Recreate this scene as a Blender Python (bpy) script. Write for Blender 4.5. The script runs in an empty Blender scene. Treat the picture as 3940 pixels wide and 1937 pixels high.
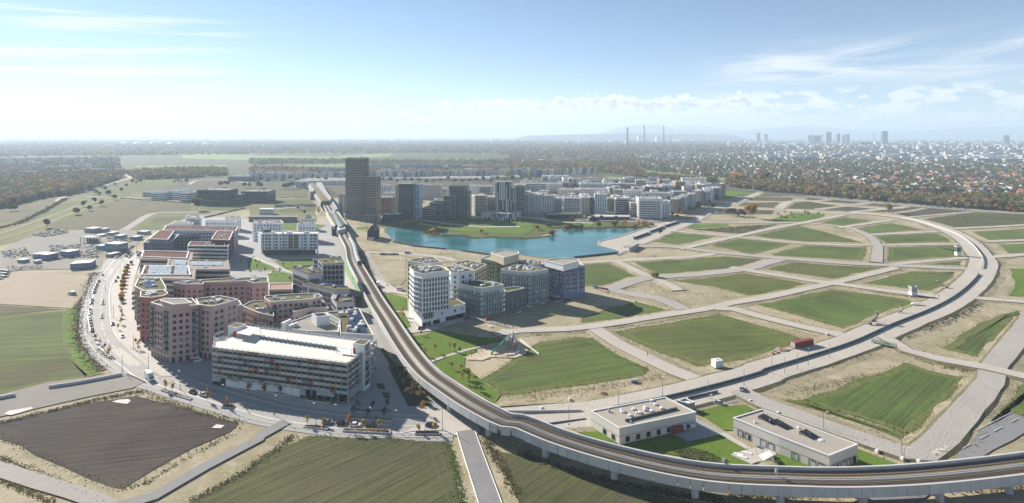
import bpy, math, random
import numpy as np
from mathutils import Vector, Matrix
random.seed(7); rng = np.random.default_rng(11)
SC = bpy.context.scene
COL = SC.collection
# ------------------------------------------------------------------ camera, sky, sun, exposure
CAMH = 111.0            # flying height in metres
FPX, CX, HY = 2100.0, 1970.0, 522.0      # focal length, centre and horizon in photograph pixels (3940 x 1937)
cam_d = bpy.data.cameras.new("camera"); cam = bpy.data.objects.new("camera", cam_d); COL.objects.link(cam)
cam.location = (0, 0, CAMH); cam.rotation_euler = (math.radians(90), 0, 0)
cam_d.sensor_width = 36; cam_d.lens = 36 * FPX / 3940
cam_d.shift_y = -(968.5 - HY) / 3940
cam_d.clip_start = 1; cam_d.clip_end = 200000
SC.camera = cam
SUN_AZ = math.radians(-50.0)   # measured from the viewing direction, negative to the left
SUN_EL = math.radians(27.0)
world = bpy.data.worlds.new("World"); SC.world = world; world.use_nodes = True
def build_world():
    nt = world.node_tree; N = nt.nodes; L = nt.links; N.clear()
    def nd(t, **k):
        n = N.new(t)
        for a, b in k.items(): setattr(n, a, b)
        return n
    def mth(op, a, b=None, c=None, clamp=False):
        n = nd('ShaderNodeMath', operation=op, use_clamp=clamp)
        for i, s in enumerate((a, b, c)):
            if s is None: continue
            if isinstance(s, (int, float)): n.inputs[i].default_value = s
            else: L.new(s, n.inputs[i])
        return n.outputs[0]
    def sstep(x, lo, hi):
        n = nd('ShaderNodeMapRange', interpolation_type='SMOOTHSTEP')
        L.new(x, n.inputs['Value']); n.inputs['From Min'].default_value = lo; n.inputs['From Max'].default_value = hi
        return n.outputs[0]
    sky = nd('ShaderNodeTexSky', sky_type='NISHITA', sun_disc=False)
    sky.sun_elevation = SUN_EL; sky.sun_rotation = SUN_AZ
    sky.altitude = 2500; sky.air_density = 1.0; sky.dust_density = .2; sky.ozone_density = 2.2
    tc = nd('ShaderNodeTexCoord'); sp = nd('ShaderNodeSeparateXYZ'); L.new(tc.outputs['Generated'], sp.inputs[0])
    x, y, z = sp.outputs
    az = mth('MULTIPLY', mth('ARCTAN2', x, y), 57.2958)
    el = mth('MULTIPLY', mth('ARCSINE', z), 57.2958)
    def noise(cx, cy, scale, detail=8, rough=.6, dist=0.0, off=0.0):
        cb = nd('ShaderNodeCombineXYZ'); L.new(cx, cb.inputs[0]); L.new(cy, cb.inputs[1]); cb.inputs[2].default_value = off
        n = nd('ShaderNodeTexNoise'); L.new(cb.outputs[0], n.inputs['Vector'])
        n.inputs['Scale'].default_value = scale; n.inputs['Detail'].default_value = detail
        n.inputs['Roughness'].default_value = rough; n.inputs['Distortion'].default_value = dist
        return n.outputs[0]
    # cumulus bank: rounded heads over a pale base that runs down into the horizon haze
    def cells(cx, cy, scale):
        cb = nd('ShaderNodeCombineXYZ'); L.new(cx, cb.inputs[0]); L.new(cy, cb.inputs[1])
        v = nd('ShaderNodeTexVoronoi', feature='F1'); L.new(cb.outputs[0], v.inputs['Vector']); v.inputs['Scale'].default_value = scale;
        return v.outputs['Distance']
    zero = mth('MULTIPLY', az, 0.0)
    head = noise(az, zero, .16, 2, .5)
    lump = noise(az, mth('MULTIPLY', el, 1.3), 1.1, 4, .6)
    bil = mth('ADD', mth('MULTIPLY', cells(az, mth('MULTIPLY', el, 1.4), .62), .95), mth('MULTIPLY', cells(az, mth('MULTIPLY', el, 1.3), 1.7), .5))
    top = mth('SUBTRACT', mth('ADD', 3.75, mth('MULTIPLY', head, 2.4)), mth('ADD', bil, mth('MULTIPLY', lump, .5)))
    inb = mth('MULTIPLY', sstep(az, -17, -3), mth('SUBTRACT', 1.0, mth('MULTIPLY', sstep(az, 22, 28), .9)))
    edge = mth('SUBTRACT', mth('ADD', top, mth('MULTIPLY', mth('SUBTRACT', inb, 1.0), 2.2)), el)
    cum = mth('MULTIPLY', sstep(edge, -.05, .28), mth('SUBTRACT', 1, mth('MULTIPLY', sstep(edge, .9, 2.2), .35)))
    cum = mth('MULTIPLY', cum, sstep(inb, .02, .25))
    pf = mth('SUBTRACT', noise(az, mth('MULTIPLY', el, 2.6), .36, 4, .5, 0, 5.0), mth('MULTIPLY', cells(az, mth('MULTIPLY', el, 1.6), 1.1), .16))
    puff = mth('MULTIPLY', sstep(pf, .40, .50), mth('MULTIPLY', sstep(el, .6, 1.6), mth('SUBTRACT', 1, sstep(el, 3.6, 4.8))))
    puff = mth('MULTIPLY', puff, mth('MULTIPLY', sstep(az, 16, 26), .8))
    # cirrus wisps, sheared along the wind
    shx = mth('ADD', mth('MULTIPLY', az, .045), mth('MULTIPLY', el, .05))
    cel = mth('SUBTRACT', el, mth('MULTIPLY', az, .06))
    cir = noise(shx, mth('MULTIPLY', cel, .35), 1.9, 6, .6, .8, 2.0)
    cirm = mth('MULTIPLY', mth('MULTIPLY', sstep(el, 3.6, 6.2), mth('SUBTRACT', 1, sstep(el, 6.4, 9.4))), sstep(az, 16, 27))
    cirr = mth('MULTIPLY', mth('MULTIPLY', sstep(cir, .34, .68), cirm), .8)
    tel = mth('SUBTRACT', el, mth('MULTIPLY', mth('ADD', az, 40), .075))
    tr = noise(mth('MULTIPLY', az, .035), mth('MULTIPLY', tel, 1.0), 1.25, 3, .5, .15, 8.0)
    trm = mth('MULTIPLY', mth('MULTIPLY', sstep(el, 3.5, 5.5), mth('SUBTRACT', 1, sstep(el, 9.5, 12))), mth('SUBTRACT', 1, sstep(az, -31, -24)))
    trail = mth('MULTIPLY', mth('MULTIPLY', sstep(tr, .5, .66), trm), .55)
    m = mth('MAXIMUM', mth('MAXIMUM', cum, puff), mth('MAXIMUM', cirr, trail), clamp=True)
    # a cloud is the sky's own light scattered white: brighter towards its sunlit top
    shade = mth('MULTIPLY', mth('MULTIPLY', sstep(edge, .15, .7), mth('SUBTRACT', 1, sstep(edge, .9, 1.7))), sstep(lump, .38, .62))
    bright = mth('SUBTRACT', 9.2, mth('MULTIPLY', shade, 4.4))
    cc = nd('ShaderNodeVectorMath', operation='SCALE'); cc.inputs[0].default_value = (1.0, .985, .97); L.new(bright, cc.inputs['Scale'])
    mx = nd('ShaderNodeMix', data_type='RGBA'); L.new(mth('MULTIPLY', m, .97), mx.inputs[0]); L.new(sky.outputs[0], mx.inputs[6]); L.new(cc.outputs[0], mx.inputs[7])
    bg = nd('ShaderNodeBackground'); bg.inputs['Strength'].default_value = .056; L.new(mx.outputs[2], bg.inputs['Color'])
    out = nd('ShaderNodeOutputWorld'); L.new(bg.outputs[0], out.inputs['Surface'])
build_world()
sun_d = bpy.data.lights.new("sun", 'SUN'); sun = bpy.data.objects.new("sun", sun_d); COL.objects.link(sun)
sun_d.energy = 5.0; sun_d.angle = math.radians(.53); sun_d.color = (1.0, .93, .82)
SUN_DIR = Vector((math.sin(SUN_AZ) * math.cos(SUN_EL), math.cos(SUN_AZ) * math.cos(SUN_EL), math.sin(SUN_EL)))
sun.rotation_euler = SUN_DIR.to_track_quat('Z', 'Y').to_euler(); sun.location = (-200, 200, 400)
SC.view_settings.view_transform = 'Standard'; SC.view_settings.look = 'None'
SC.view_settings.exposure = 1.18; SC.view_settings.gamma = 1
SC.render.engine = 'CYCLES'
SC.cycles.use_denoising = True
SC.cycles.max_bounces = 5; SC.cycles.diffuse_bounces = 3; SC.cycles.glossy_bounces = 2; SC.cycles.volume_bounces = 1
SC.cycles.transmission_bounces = 2; SC.cycles.transparent_max_bounces = 8

# ------------------------------------------------------------------ survey: photograph pixel -> place on the plain
ZR = {'A': (780, 1080, 2.5314), 'B': (500, 900, 2.5314), 'C': (1480, 900, 3.1415), 'D': (900, 780, 3.165), 'E': (1280, 580, 3.5778),
      'F': (2000, 660, 3.22), 'G': (500, 650, 3.22), 'a': (0, 500, 2.532), 'b': (1000, 500, 2.532), 'c': (2000, 500, 2.532),
      'd': (2940, 500, 2.532), 'e': (0, 950, 2.532), 'f': (1000, 950, 2.532), 'g': (2000, 950, 2.532), 'h': (2940, 950, 2.532),
      'i': (0, 1437, 2.532), 'j': (1000, 1437, 2.532), 'k': (2000, 1437, 2.532), 'l': (2940, 1437, 2.532), 's': (0, 0, 1.0), 'D0': (0, 0, .65355)}
def src(k, x, y):
    o = ZR[k]; return o[0] + x / o[2], o[1] + y / o[2]
def P(k, x, y, z=0.0):
    sx, sy = src(k, x, y); v = max(sy - HY, 2.0)
    return Vector(((sx - CX) * (CAMH - z) / v, FPX * (CAMH - z) / v, z))
def W(spec, z=0.0):
    """spec: 'k x y x y k x y ...' -> list of ground points"""
    out = []; k = None; buf = []
    for t in spec.split():
        if t in ZR: k = t; continue
        buf.append(float(t))
        if len(buf) == 2: out.append(P(k, buf[0], buf[1], z)); buf = []
    return out
# ------------------------------------------------------------------ materials
MATS = {}
def _nt(name):
    m = bpy.data.materials.new(name); m.use_nodes = True; MATS[name] = m
    nt = m.node_tree; b = nt.nodes['Principled BSDF']
    return m, nt, b
def _link(nt, a, b): nt.links.new(a, b)
def _pos(nt, sc=(1, 1, 1), rot=0.0):
    g = nt.nodes.new('ShaderNodeNewGeometry'); mp = nt.nodes.new('ShaderNodeMapping'); v = g.outputs['Position']
    if rot:
        m0 = nt.nodes.new('ShaderNodeMapping'); m0.inputs['Rotation'].default_value = (0, 0, rot); nt.links.new(v, m0.inputs['Vector']); v = m0.outputs[0]
    mp.inputs['Scale'].default_value = sc
    nt.links.new(v, mp.inputs['Vector']); return mp.outputs[0]
def _noise(nt, vec, scale, detail=5, rough=.6, dist=0):
    n = nt.nodes.new('ShaderNodeTexNoise'); nt.links.new(vec, n.inputs['Vector'])
    n.inputs['Scale'].default_value = scale; n.inputs['Detail'].default_value = detail
    n.inputs['Roughness'].default_value = rough; n.inputs['Distortion'].default_value = dist
    return n.outputs[0]
def _mix(nt, f, a, b, blend='MIX'):
    n = nt.nodes.new('ShaderNodeMix'); n.data_type = 'RGBA'; n.blend_type = blend
    for s, i in ((f, 0), (a, 6), (b, 7)):
        if isinstance(s, (int, float)): n.inputs[i].default_value = s
        elif isinstance(s, tuple): n.inputs[i].default_value = (*s[:3], 1)
        else: nt.links.new(s, n.inputs[i])
    return n.outputs[2]
def _rng(nt, x, lo, hi, a=0.0, b=1.0):
    n = nt.nodes.new('ShaderNodeMapRange'); nt.links.new(x, n.inputs[0])
    n.inputs[1].default_value = lo; n.inputs[2].default_value = hi; n.inputs[3].default_value = a; n.inputs[4].default_value = b
    return n.outputs[0]
def _math(nt, op, a, b):
    n = nt.nodes.new('ShaderNodeMath'); n.operation = op
    for i, s in enumerate((a, b)):
        if isinstance(s, (int, float)): n.inputs[i].default_value = s
        else: nt.links.new(s, n.inputs[i])
    return n.outputs[0]
def sc3(c, k): return tuple(min(1, v * k) for v in c)
def M(name, col, rough=.8, var=.14, scale=.35, metal=0.0, spec=.3, col2=None, rnd=0.0, bump=0.0):
    """weathered plain surface: base colour broken by two sizes of noise, optionally a shift per object"""
    if name in MATS: return MATS[name]
    m, nt, b = _nt(name)
    p = _pos(nt); n1 = _noise(nt, p, scale); n2 = _noise(nt, p, scale * 6.3, 4, .7)
    f = _rng(nt, _math(nt, 'ADD', _math(nt, 'MULTIPLY', n1, .6), _math(nt, 'MULTIPLY', n2, .4)), .33, .67)
    c = _mix(nt, f, sc3(col, 1 - var), col2 or sc3(col, 1 + var))
    if rnd:
        oi = nt.nodes.new('ShaderNodeObjectInfo'); hs = nt.nodes.new('ShaderNodeHueSaturation'); nt.links.new(c, hs.inputs['Color'])
        nt.links.new(_rng(nt, oi.outputs['Random'], 0, 1, 1 - rnd, 1 + rnd), hs.inputs['Value']); c = hs.outputs[0]
    nt.links.new(c, b.inputs['Base Color'])
    b.inputs['Roughness'].default_value = rough; b.inputs['Metallic'].default_value = metal
    b.inputs['Specular IOR Level'].default_value = spec
    if bump:
        bp = nt.nodes.new('ShaderNodeBump'); bp.inputs['Strength'].default_value = 1; bp.inputs['Distance'].default_value = bump
        nt.links.new(n2, bp.inputs['Height']); nt.links.new(bp.outputs[0], b.inputs['Normal'])
    return m
def GLASS(name, dark, light, share=.35, rough=.08):
    """window glass: dark pane, some panes with a pale blind behind"""
    if name in MATS: return MATS[name]
    m, nt, b = _nt(name)
    oi = nt.nodes.new('ShaderNodeObjectInfo'); r1 = oi.outputs['Random']
    p = _pos(nt, (.6, .6, .45)); vo = nt.nodes.new('ShaderNodeTexWhiteNoise'); sn = nt.nodes.new('ShaderNodeVectorMath'); sn.operation = 'FLOOR'
    nt.links.new(p, sn.inputs[0]); nt.links.new(sn.outputs[0], vo.inputs['Vector'])
    r = _math(nt, 'FRACT', _math(nt, 'ADD', r1, vo.outputs['Value']), 0)
    c = _mix(nt, _rng(nt, r, 1 - share, 1 - share + .12), dark, light)
    nt.links.new(c, b.inputs['Base Color']); b.inputs['Roughness'].default_value = rough
    b.inputs['Specular IOR Level'].default_value = .55
    return m
def FIELD(name, c1, c2, ang, period, edge=None, patch=.02):
    """sown field: drill rows at an angle, drifting patches of thinner and thicker growth"""
    if name in MATS: return MATS[name]
    m, nt, b = _nt(name)
    a = math.radians(ang)
    p = _pos(nt, (1, 1, 1), -a)
    st = _pos(nt, (.02, 1.0, 1), -a)
    rows = _noise(nt, st, 1.0 / period * 2.2, 3, .75)
    fine = _noise(nt, _pos(nt, (.08, 1, 1), -a), 1.6, 1, .7)
    big = _noise(nt, p, patch, 3, .6)
    spk = _noise(nt, p, 1.1, 2, .75)
    f = _math(nt, 'ADD', _math(nt, 'MULTIPLY', rows, .42), _math(nt, 'ADD', _math(nt, 'MULTIPLY', big, .34), _math(nt, 'MULTIPLY', _math(nt, 'ADD', fine, spk), .14)))
    c = _mix(nt, _rng(nt, f, .42, .60), c1, c2)
    # bare soil showing in places
    soil = (.105, .085, .055)
    c = _mix(nt, _rng(nt, _noise(nt, _pos(nt, (.25, 1, 1), -a), .035, 4, .7), .50, .70, 0, .7), c, soil)
    # tramlines: the sprayer's wheel marks every few bouts
    wv = nt.nodes.new('ShaderNodeTexWave'); wv.bands_direction = 'Y'; wv.inputs['Scale'].default_value = .05 if period < 20 else .004; wv.inputs['Distortion'].default_value = .35; wv.inputs['Detail'].default_value = 1.0
    nt.links.new(p, wv.inputs['Vector']); c = _mix(nt, _rng(nt, wv.outputs['Fac'], .955, .99, 0, .6), c, sc3(soil, .75))
    nt.links.new(c, b.inputs['Base Color']); b.inputs['Roughness'].default_value = .95; b.inputs['Specular IOR Level'].default_value = .1
    bp = nt.nodes.new('ShaderNodeBump'); bp.inputs['Distance'].default_value = .2; nt.links.new(rows, bp.inputs['Height'])
    nt.links.new(bp.outputs[0], b.inputs['Normal'])
    return m
def GROUND(name, cols, s1=.01, s2=.12, s3=1.2):
    """open ground of three colours that run into one another"""
    if name in MATS: return MATS[name]
    m, nt, b = _nt(name); p = _pos(nt)
    n1 = _noise(nt, p, s1, 4, .65, .4); n2 = _noise(nt, p, s2, 4, .7); n3 = _noise(nt, p, s3, 2, .75)
    c = _mix(nt, _rng(nt, _math(nt, 'ADD', _math(nt, 'MULTIPLY', n1, .55), _math(nt, 'MULTIPLY', n2, .45)), .42, .58), cols[0], cols[1])
    c = _mix(nt, _rng(nt, _math(nt, 'ADD', _math(nt, 'MULTIPLY', n2, .6), _math(nt, 'MULTIPLY', n3, .4)), .5, .68), c, cols[2])
    c = _mix(nt, _rng(nt, n3, .3, .75, 0, .35), c, sc3(cols[0], .55))
    nt.links.new(c, b.inputs['Base Color']); b.inputs['Roughness'].default_value = .95; b.inputs['Specular IOR Level'].default_value = .1
    bp = nt.nodes.new('ShaderNodeBump'); bp.inputs['Distance'].default_value = .25; nt.links.new(n3, bp.inputs['Height'])
    nt.links.new(bp.outputs[0], b.inputs['Normal'])
    return m
def VCOL(name, rough=.9, var=.25, scale=.8):
    """each plant or house keeps its own colour in a colour attribute"""
    m, nt, b = _nt(name)
    at = nt.nodes.new('ShaderNodeAttribute'); at.attribute_name = 'own'
    n = _noise(nt, _pos(nt), scale, 4, .7)
    hs = nt.nodes.new('ShaderNodeHueSaturation'); nt.links.new(at.outputs['Color'], hs.inputs['Color'])
    nt.links.new(_rng(nt, n, .3, .7, 1 - var, 1 + var), hs.inputs['Value'])
    nt.links.new(hs.outputs[0], b.inputs['Base Color']); b.inputs['Roughness'].default_value = rough; b.inputs['Specular IOR Level'].default_value = .1
    return m
def leafy(m, share=.4):
    """thin leaves let some light through"""
    nt = m.node_tree; b = nt.nodes['Principled BSDF']; out = nt.nodes['Material Output']; src_ = b.inputs['Base Color'].links[0].from_socket
    t = nt.nodes.new('ShaderNodeBsdfTranslucent'); nt.links.new(src_, t.inputs['Color']); mx = nt.nodes.new('ShaderNodeMixShader'); mx.inputs[0].default_value = share
    nt.links.new(b.outputs[0], mx.inputs[1]); nt.links.new(t.outputs[0], mx.inputs[2]); nt.links.new(mx.outputs[0], out.inputs['Surface']); return m
# ------------------------------------------------------------------ mesh helpers
def area2(p): return sum(p[i][0] * p[(i + 1) % len(p)][1] - p[(i + 1) % len(p)][0] * p[i][1] for i in range(len(p)))
def ccw(p):
    p = [Vector((q[0], q[1])) for q in p]
    return p if area2(p) > 0 else p[::-1]
def offset(p, d):
    """move a counter-clockwise outline outwards by d"""
    n = len(p); out = []
    for i in range(n):
        a, b, c = p[i - 1], p[i], p[(i + 1) % n]
        e1 = (b - a).normalized(); e2 = (c - b).normalized()
        n1 = Vector((e1.y, -e1.x)); n2 = Vector((e2.y, -e2.x))
        k = 1 + n1.dot(n2)
        out.append(b + (n1 + n2) * (d / max(k, .4)))
    return out
class MB:
    def __init__(s): s.v = []; s.f = []; s.m = []
    def poly(s, pts, m=0):
        i = len(s.v); s.v += [tuple(p) for p in pts]; s.f.append(tuple(range(i, i + len(pts)))); s.m.append(m); return s
    def prism(s, p, z0, z1, m=0, mt=None, top=True, bottom=False):
        n = len(p); i = len(s.v)
        s.v += [(q[0], q[1], z0) for q in p] + [(q[0], q[1], z1) for q in p]
        for k in range(n):
            j = (k + 1) % n; s.f.append((i + k, i + j, i + n + j, i + n + k)); s.m.append(m)
        if top: s.f.append(tuple(range(i + n, i + 2 * n))); s.m.append(m if mt is None else mt)
        if bottom: s.f.append(tuple(range(i + n - 1, i - 1, -1))); s.m.append(m)
        return s
    def ring(s, outer, inner, z0, z1, m=0):
        n = len(outer); i = len(s.v)
        for pl, z in ((outer, z0), (outer, z1), (inner, z1), (inner, z0)): s.v += [(q[0], q[1], z) for q in pl]
        for k in range(n):
            j = (k + 1) % n
            for a, b in ((0, 1), (1, 2), (2, 3)):
                s.f.append((i + a * n + k, i + a * n + j, i + b * n + j, i + b * n + k)); s.m.append(m)
        return s
    def box(s, x0, y0, z0, x1, y1, z1, m=0, mt=None):
        return s.prism([(x0, y0), (x1, y0), (x1, y1), (x0, y1)], z0, z1, m, mt, True, True)
    def obox(s, cx, cy, z0, z1, sx, sy, a=0.0, m=0, mt=None):
        c, d = math.cos(a), math.sin(a); h, g = sx / 2, sy / 2
        return s.prism([(cx + x * c - y * d, cy + x * d + y * c) for x, y in ((-h, -g), (h, -g), (h, g), (-h, g))], z0, z1, m, mt, True, True)
    def tube(s, pts, rs, n=6, m=0, cap=True):
        pts = [Vector(p) for p in pts]; rs = rs if isinstance(rs, (list, tuple)) else [rs] * len(pts); base = len(s.v)
        for k, p in enumerate(pts):
            d = (pts[min(k + 1, len(pts) - 1)] - pts[max(k - 1, 0)]).normalized()
            u = d.cross(Vector((0, 0, 1)));
            if u.length < 1e-3: u = Vector((1, 0, 0))
            u.normalize(); w = d.cross(u)
            for q in range(n):
                t = 2 * math.pi * q / n; s.v.append(tuple(p + (u * math.cos(t) + w * math.sin(t)) * rs[k]))
        for k in range(len(pts) - 1):
            for q in range(n):
                r = (q + 1) % n; a = base + k * n
                s.f.append((a + q, a + n + q, a + n + r, a + r)); s.m.append(m)
        if cap:
            s.f.append(tuple(base + (len(pts) - 1) * n + q for q in range(n - 1, -1, -1))); s.m.append(m)
            s.f.append(tuple(base + q for q in range(n))); s.m.append(m)
        return s
    def mesh(s, name, mats, off=(0, 0, 0)):
        me = bpy.data.meshes.new(name)
        ox, oy, oz = off
        me.from_pydata([(a - ox, b - oy, c - oz) for a, b, c in s.v], [], s.f)
        for m in (mats if isinstance(mats, (list, tuple)) else [mats]): me.materials.append(m)
        if any(s.m): me.polygons.foreach_set('material_index', s.m)
        me.update(); return me
    def build(s, name, mats, root=None, **tags):
        off = root.location if root is not None and not root.get('_abs') else (0, 0, 0)
        return link(name, s.mesh(name, mats, off), root, **tags)
def link(name, me, root=None, loc=None, rot=0.0, scale=None, **tags):
    o = bpy.data.objects.new(name, me); COL.objects.link(o)
    if root is not None: o.parent = root
    if loc is not None: o.location = loc
    if rot: o.rotation_euler = (0, 0, rot)
    if scale: o.scale = scale
    for k, v in tags.items():
        if v is not None: o[k] = v
    return o
def thing(name, label, category, loc, rot=0.0, group=None):
    return link(name, None, None, loc, rot, None, label=label, category=category, group=group)
def struct(name, mb, mats): return mb.build(name, mats, None, kind='structure')
def copy_tree(o, parent=None):
    c = o.copy(); COL.objects.link(c); c.parent = parent
    for ch in o.children: copy_tree(ch, c)
    return c
def smooth_path(pts, step=8.0, closed=False):
    """Catmull-Rom through the surveyed points, resampled"""
    pts = [Vector(p) for p in pts]; out = []; n = len(pts)
    if n < 3:
        k = max(1, int((pts[1] - pts[0]).length / step)); return [pts[0].lerp(pts[1], i / k) for i in range(k + 1)]
    for i in range(n - 1):
        p0, p1, p2, p3 = pts[max(i - 1, 0)], pts[i], pts[i + 1], pts[min(i + 2, n - 1)]
        k = max(1, int((p2 - p1).length / step))
        for j in range(k):
            t = j / k
            out.append(.5 * ((2 * p1) + (p2 - p0) * t + (2 * p0 - 5 * p1 + 4 * p2 - p3) * t * t + (3 * p1 - p0 - 3 * p2 + p3) * t ** 3))
    out.append(pts[-1]); return out
def side(pts, k):
    d = pts[min(k + 1, len(pts) - 1)] - pts[max(k - 1, 0)]; d.z = 0; d.normalize()
    return Vector((-d.y, d.x, 0))
def inside(p, poly):
    x, y = p; c = False; n = len(poly); j = n - 1
    for i in range(n):
        xi, yi = poly[i]; xj, yj = poly[j]
        if (yi > y) != (yj > y) and x < (xj - xi) * (y - yi) / (yj - yi) + xi: c = not c
        j = i
    return c
# ------------------------------------------------------------------ ground, fields, roads, water
SAND = GROUND('sandy_ground', ((.41, .35, .25), (.22, .20, .105), (.49, .425, .325)), .02, .11, .9)
DRY = GROUND('dry_grass', ((.30, .25, .15), (.20, .18, .085), (.36, .31, .215)), .03, .16, 1.4)
LAND = GROUND('far_land', ((.085, .085, .05), (.12, .105, .065), (.07, .085, .045)), .0012, .006, .05)
BANK = GROUND('bank_scrub', ((.16, .14, .085), (.09, .095, .05), (.24, .20, .13)), .05, .3, 1.5)
PALE = GROUND('road_dusty_concrete', ((.47, .43, .38), (.41, .37, .325), (.53, .48, .42)), .03, .22, 1.1)
PALE2 = GROUND('road_dusty_asphalt', ((.39, .36, .33), (.33, .305, .28), (.46, .41, .35)), .03, .22, 1.1)
SPOIL = GROUND('road_edge_spoil', ((.40, .34, .24), (.20, .185, .095), (.52, .45, .345)), .06, .35, 1.6)
HEAD = GROUND('headland_growth', ((.105, .135, .035), (.145, .155, .055), (.20, .17, .085)), .04, .2, 1.2)
ASPH = M('asphalt', (.20, .195, .195), .85, .12, .08, bump=.01)
ASPHD = M('asphalt_new', (.135, .135, .14), .85, .12, .08)
PAVE = M('paving_pale', (.42, .385, .345), .85, .08, .12)
PAVE2 = M('paving_grey', (.29, .285, .28), .85, .14, .9)
GRAV = GROUND('gravel', ((.30, .28, .25), (.26, .24, .215), (.36, .33, .28)), .05, .4, 2.5)
KERB = M('kerb_stone', (.46, .44, .41), .8, .1, .5)
WHITE_LINE = M('road_paint_white', (.72, .72, .70), .7, .1, 2.0)
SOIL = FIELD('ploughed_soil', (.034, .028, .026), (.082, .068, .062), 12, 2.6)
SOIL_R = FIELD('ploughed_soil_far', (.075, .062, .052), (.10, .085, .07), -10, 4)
GREENS = [FIELD('winter_crop_a', (.050, .070, .022), (.115, .155, .042), 22, 4.0),
          FIELD('winter_crop_b', (.060, .088, .024), (.125, .18, .044), -32, 4.4),
          FIELD('winter_crop_c', (.060, .076, .024), (.130, .155, .045), 8, 5.0),
          FIELD('winter_crop_d', (.048, .064, .020), (.100, .145, .040), math.degrees(math.atan2(*(lambda q: ((q[1] - q[0]).y, (q[1] - q[0]).x))(W('l 1460 630 1990 50')))), 3.6)]
OLIVE = FIELD('stubble_olive', (.050, .055, .024), (.106, .112, .045), 46, 3.2)
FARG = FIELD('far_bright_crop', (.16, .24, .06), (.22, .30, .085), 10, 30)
BROWN = FIELD('stubble_brown', (.080, .074, .034), (.130, .112, .056), -5, 4)
LUSH = FIELD('lush_crop', (.090, .155, .022), (.135, .215, .032), 20, 5)
LAWN = GROUND('lawn', ((.095, .16, .022), (.125, .195, .03), (.15, .18, .045)), .03, .25, 2.0)
LAWND = GROUND('meadow', ((.085, .115, .03), (.115, .125, .045), (.14, .135, .06)), .02, .15, 1.0)
_z = [0.0]
def flat(name, pts, mat, z=None):
    _z[0] += .002
    zz = .03 + _z[0] if z is None else z
    p = ccw(pts)
    return struct(name, MB().poly([(q.x, q.y, zz) for q in p]), mat)
g = MB().poly([(-30000, -1500, 0), (30000, -1500, 0), (30000, 30000, 0), (-30000, 30000, 0)])
struct('ground', g, SAND)
flat('far_land', [(-29900, 1010), (-900, 1010), (-560, 960), (600, 1000), (820, 1150), (29900, 2600), (29900, 29900), (-29900, 29900)], LAND, .02)
EDGES = []
ROUGH = GROUND('rough_meadow', ((.17, .155, .07), (.115, .13, .045), (.27, .23, .135)), .02, .12, .9)
flat('parkland', W('b 1100 905 1300 878 2532 866 c 0 845 1300 878 1290 932 900 962 350 1000 0 1075 b 2532 1075 2060 1072 1580 1040 1250 965 1100 935'), LAWND, .026)
flat('rough_meadow', W('a -500 1000 -500 800 300 660 1200 600 2400 690 2532 760 2200 800 1800 845 1450 1000 700 985 0 1130 -500 1300'), ROUGH, .024)
flat('rough_meadow', W('b -100 800 -60 640 480 560 560 900 200 910 -100 900'), ROUGH, .0245)
def field(spec, mat, name='field', ragged=2.2, head=True):
    """field outline with the slightly wandering edge a drill leaves"""
    pts = ccw(W(spec)); out = []
    n = len(pts)
    for i in range(n):
        a, b = pts[i], pts[(i + 1) % n]; L = (b - a).length; k = max(1, min(14, int(L / 9)))
        nr = Vector(((b - a).y, -(b - a).x)).normalized() if L else Vector((0, 0))
        for j in range(k):
            q = a.lerp(b, j / k)
            if j: q = q + nr * random.uniform(-ragged, ragged) * .5
            out.append(q)
    if head: EDGES.append(out)
    if head and mat in GREENS:
        flat('field_headland', out, HEAD)
        xs = [q.x for q in pts]; ys = [q.y for q in pts]; d = min(7.0, .05 * min(max(xs) - min(xs), max(ys) - min(ys)) + 1.5)
        out = offset(ccw(out), -d * random.uniform(.6, 1.1))
    return flat(name, out, mat)
G4 = GREENS
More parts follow.
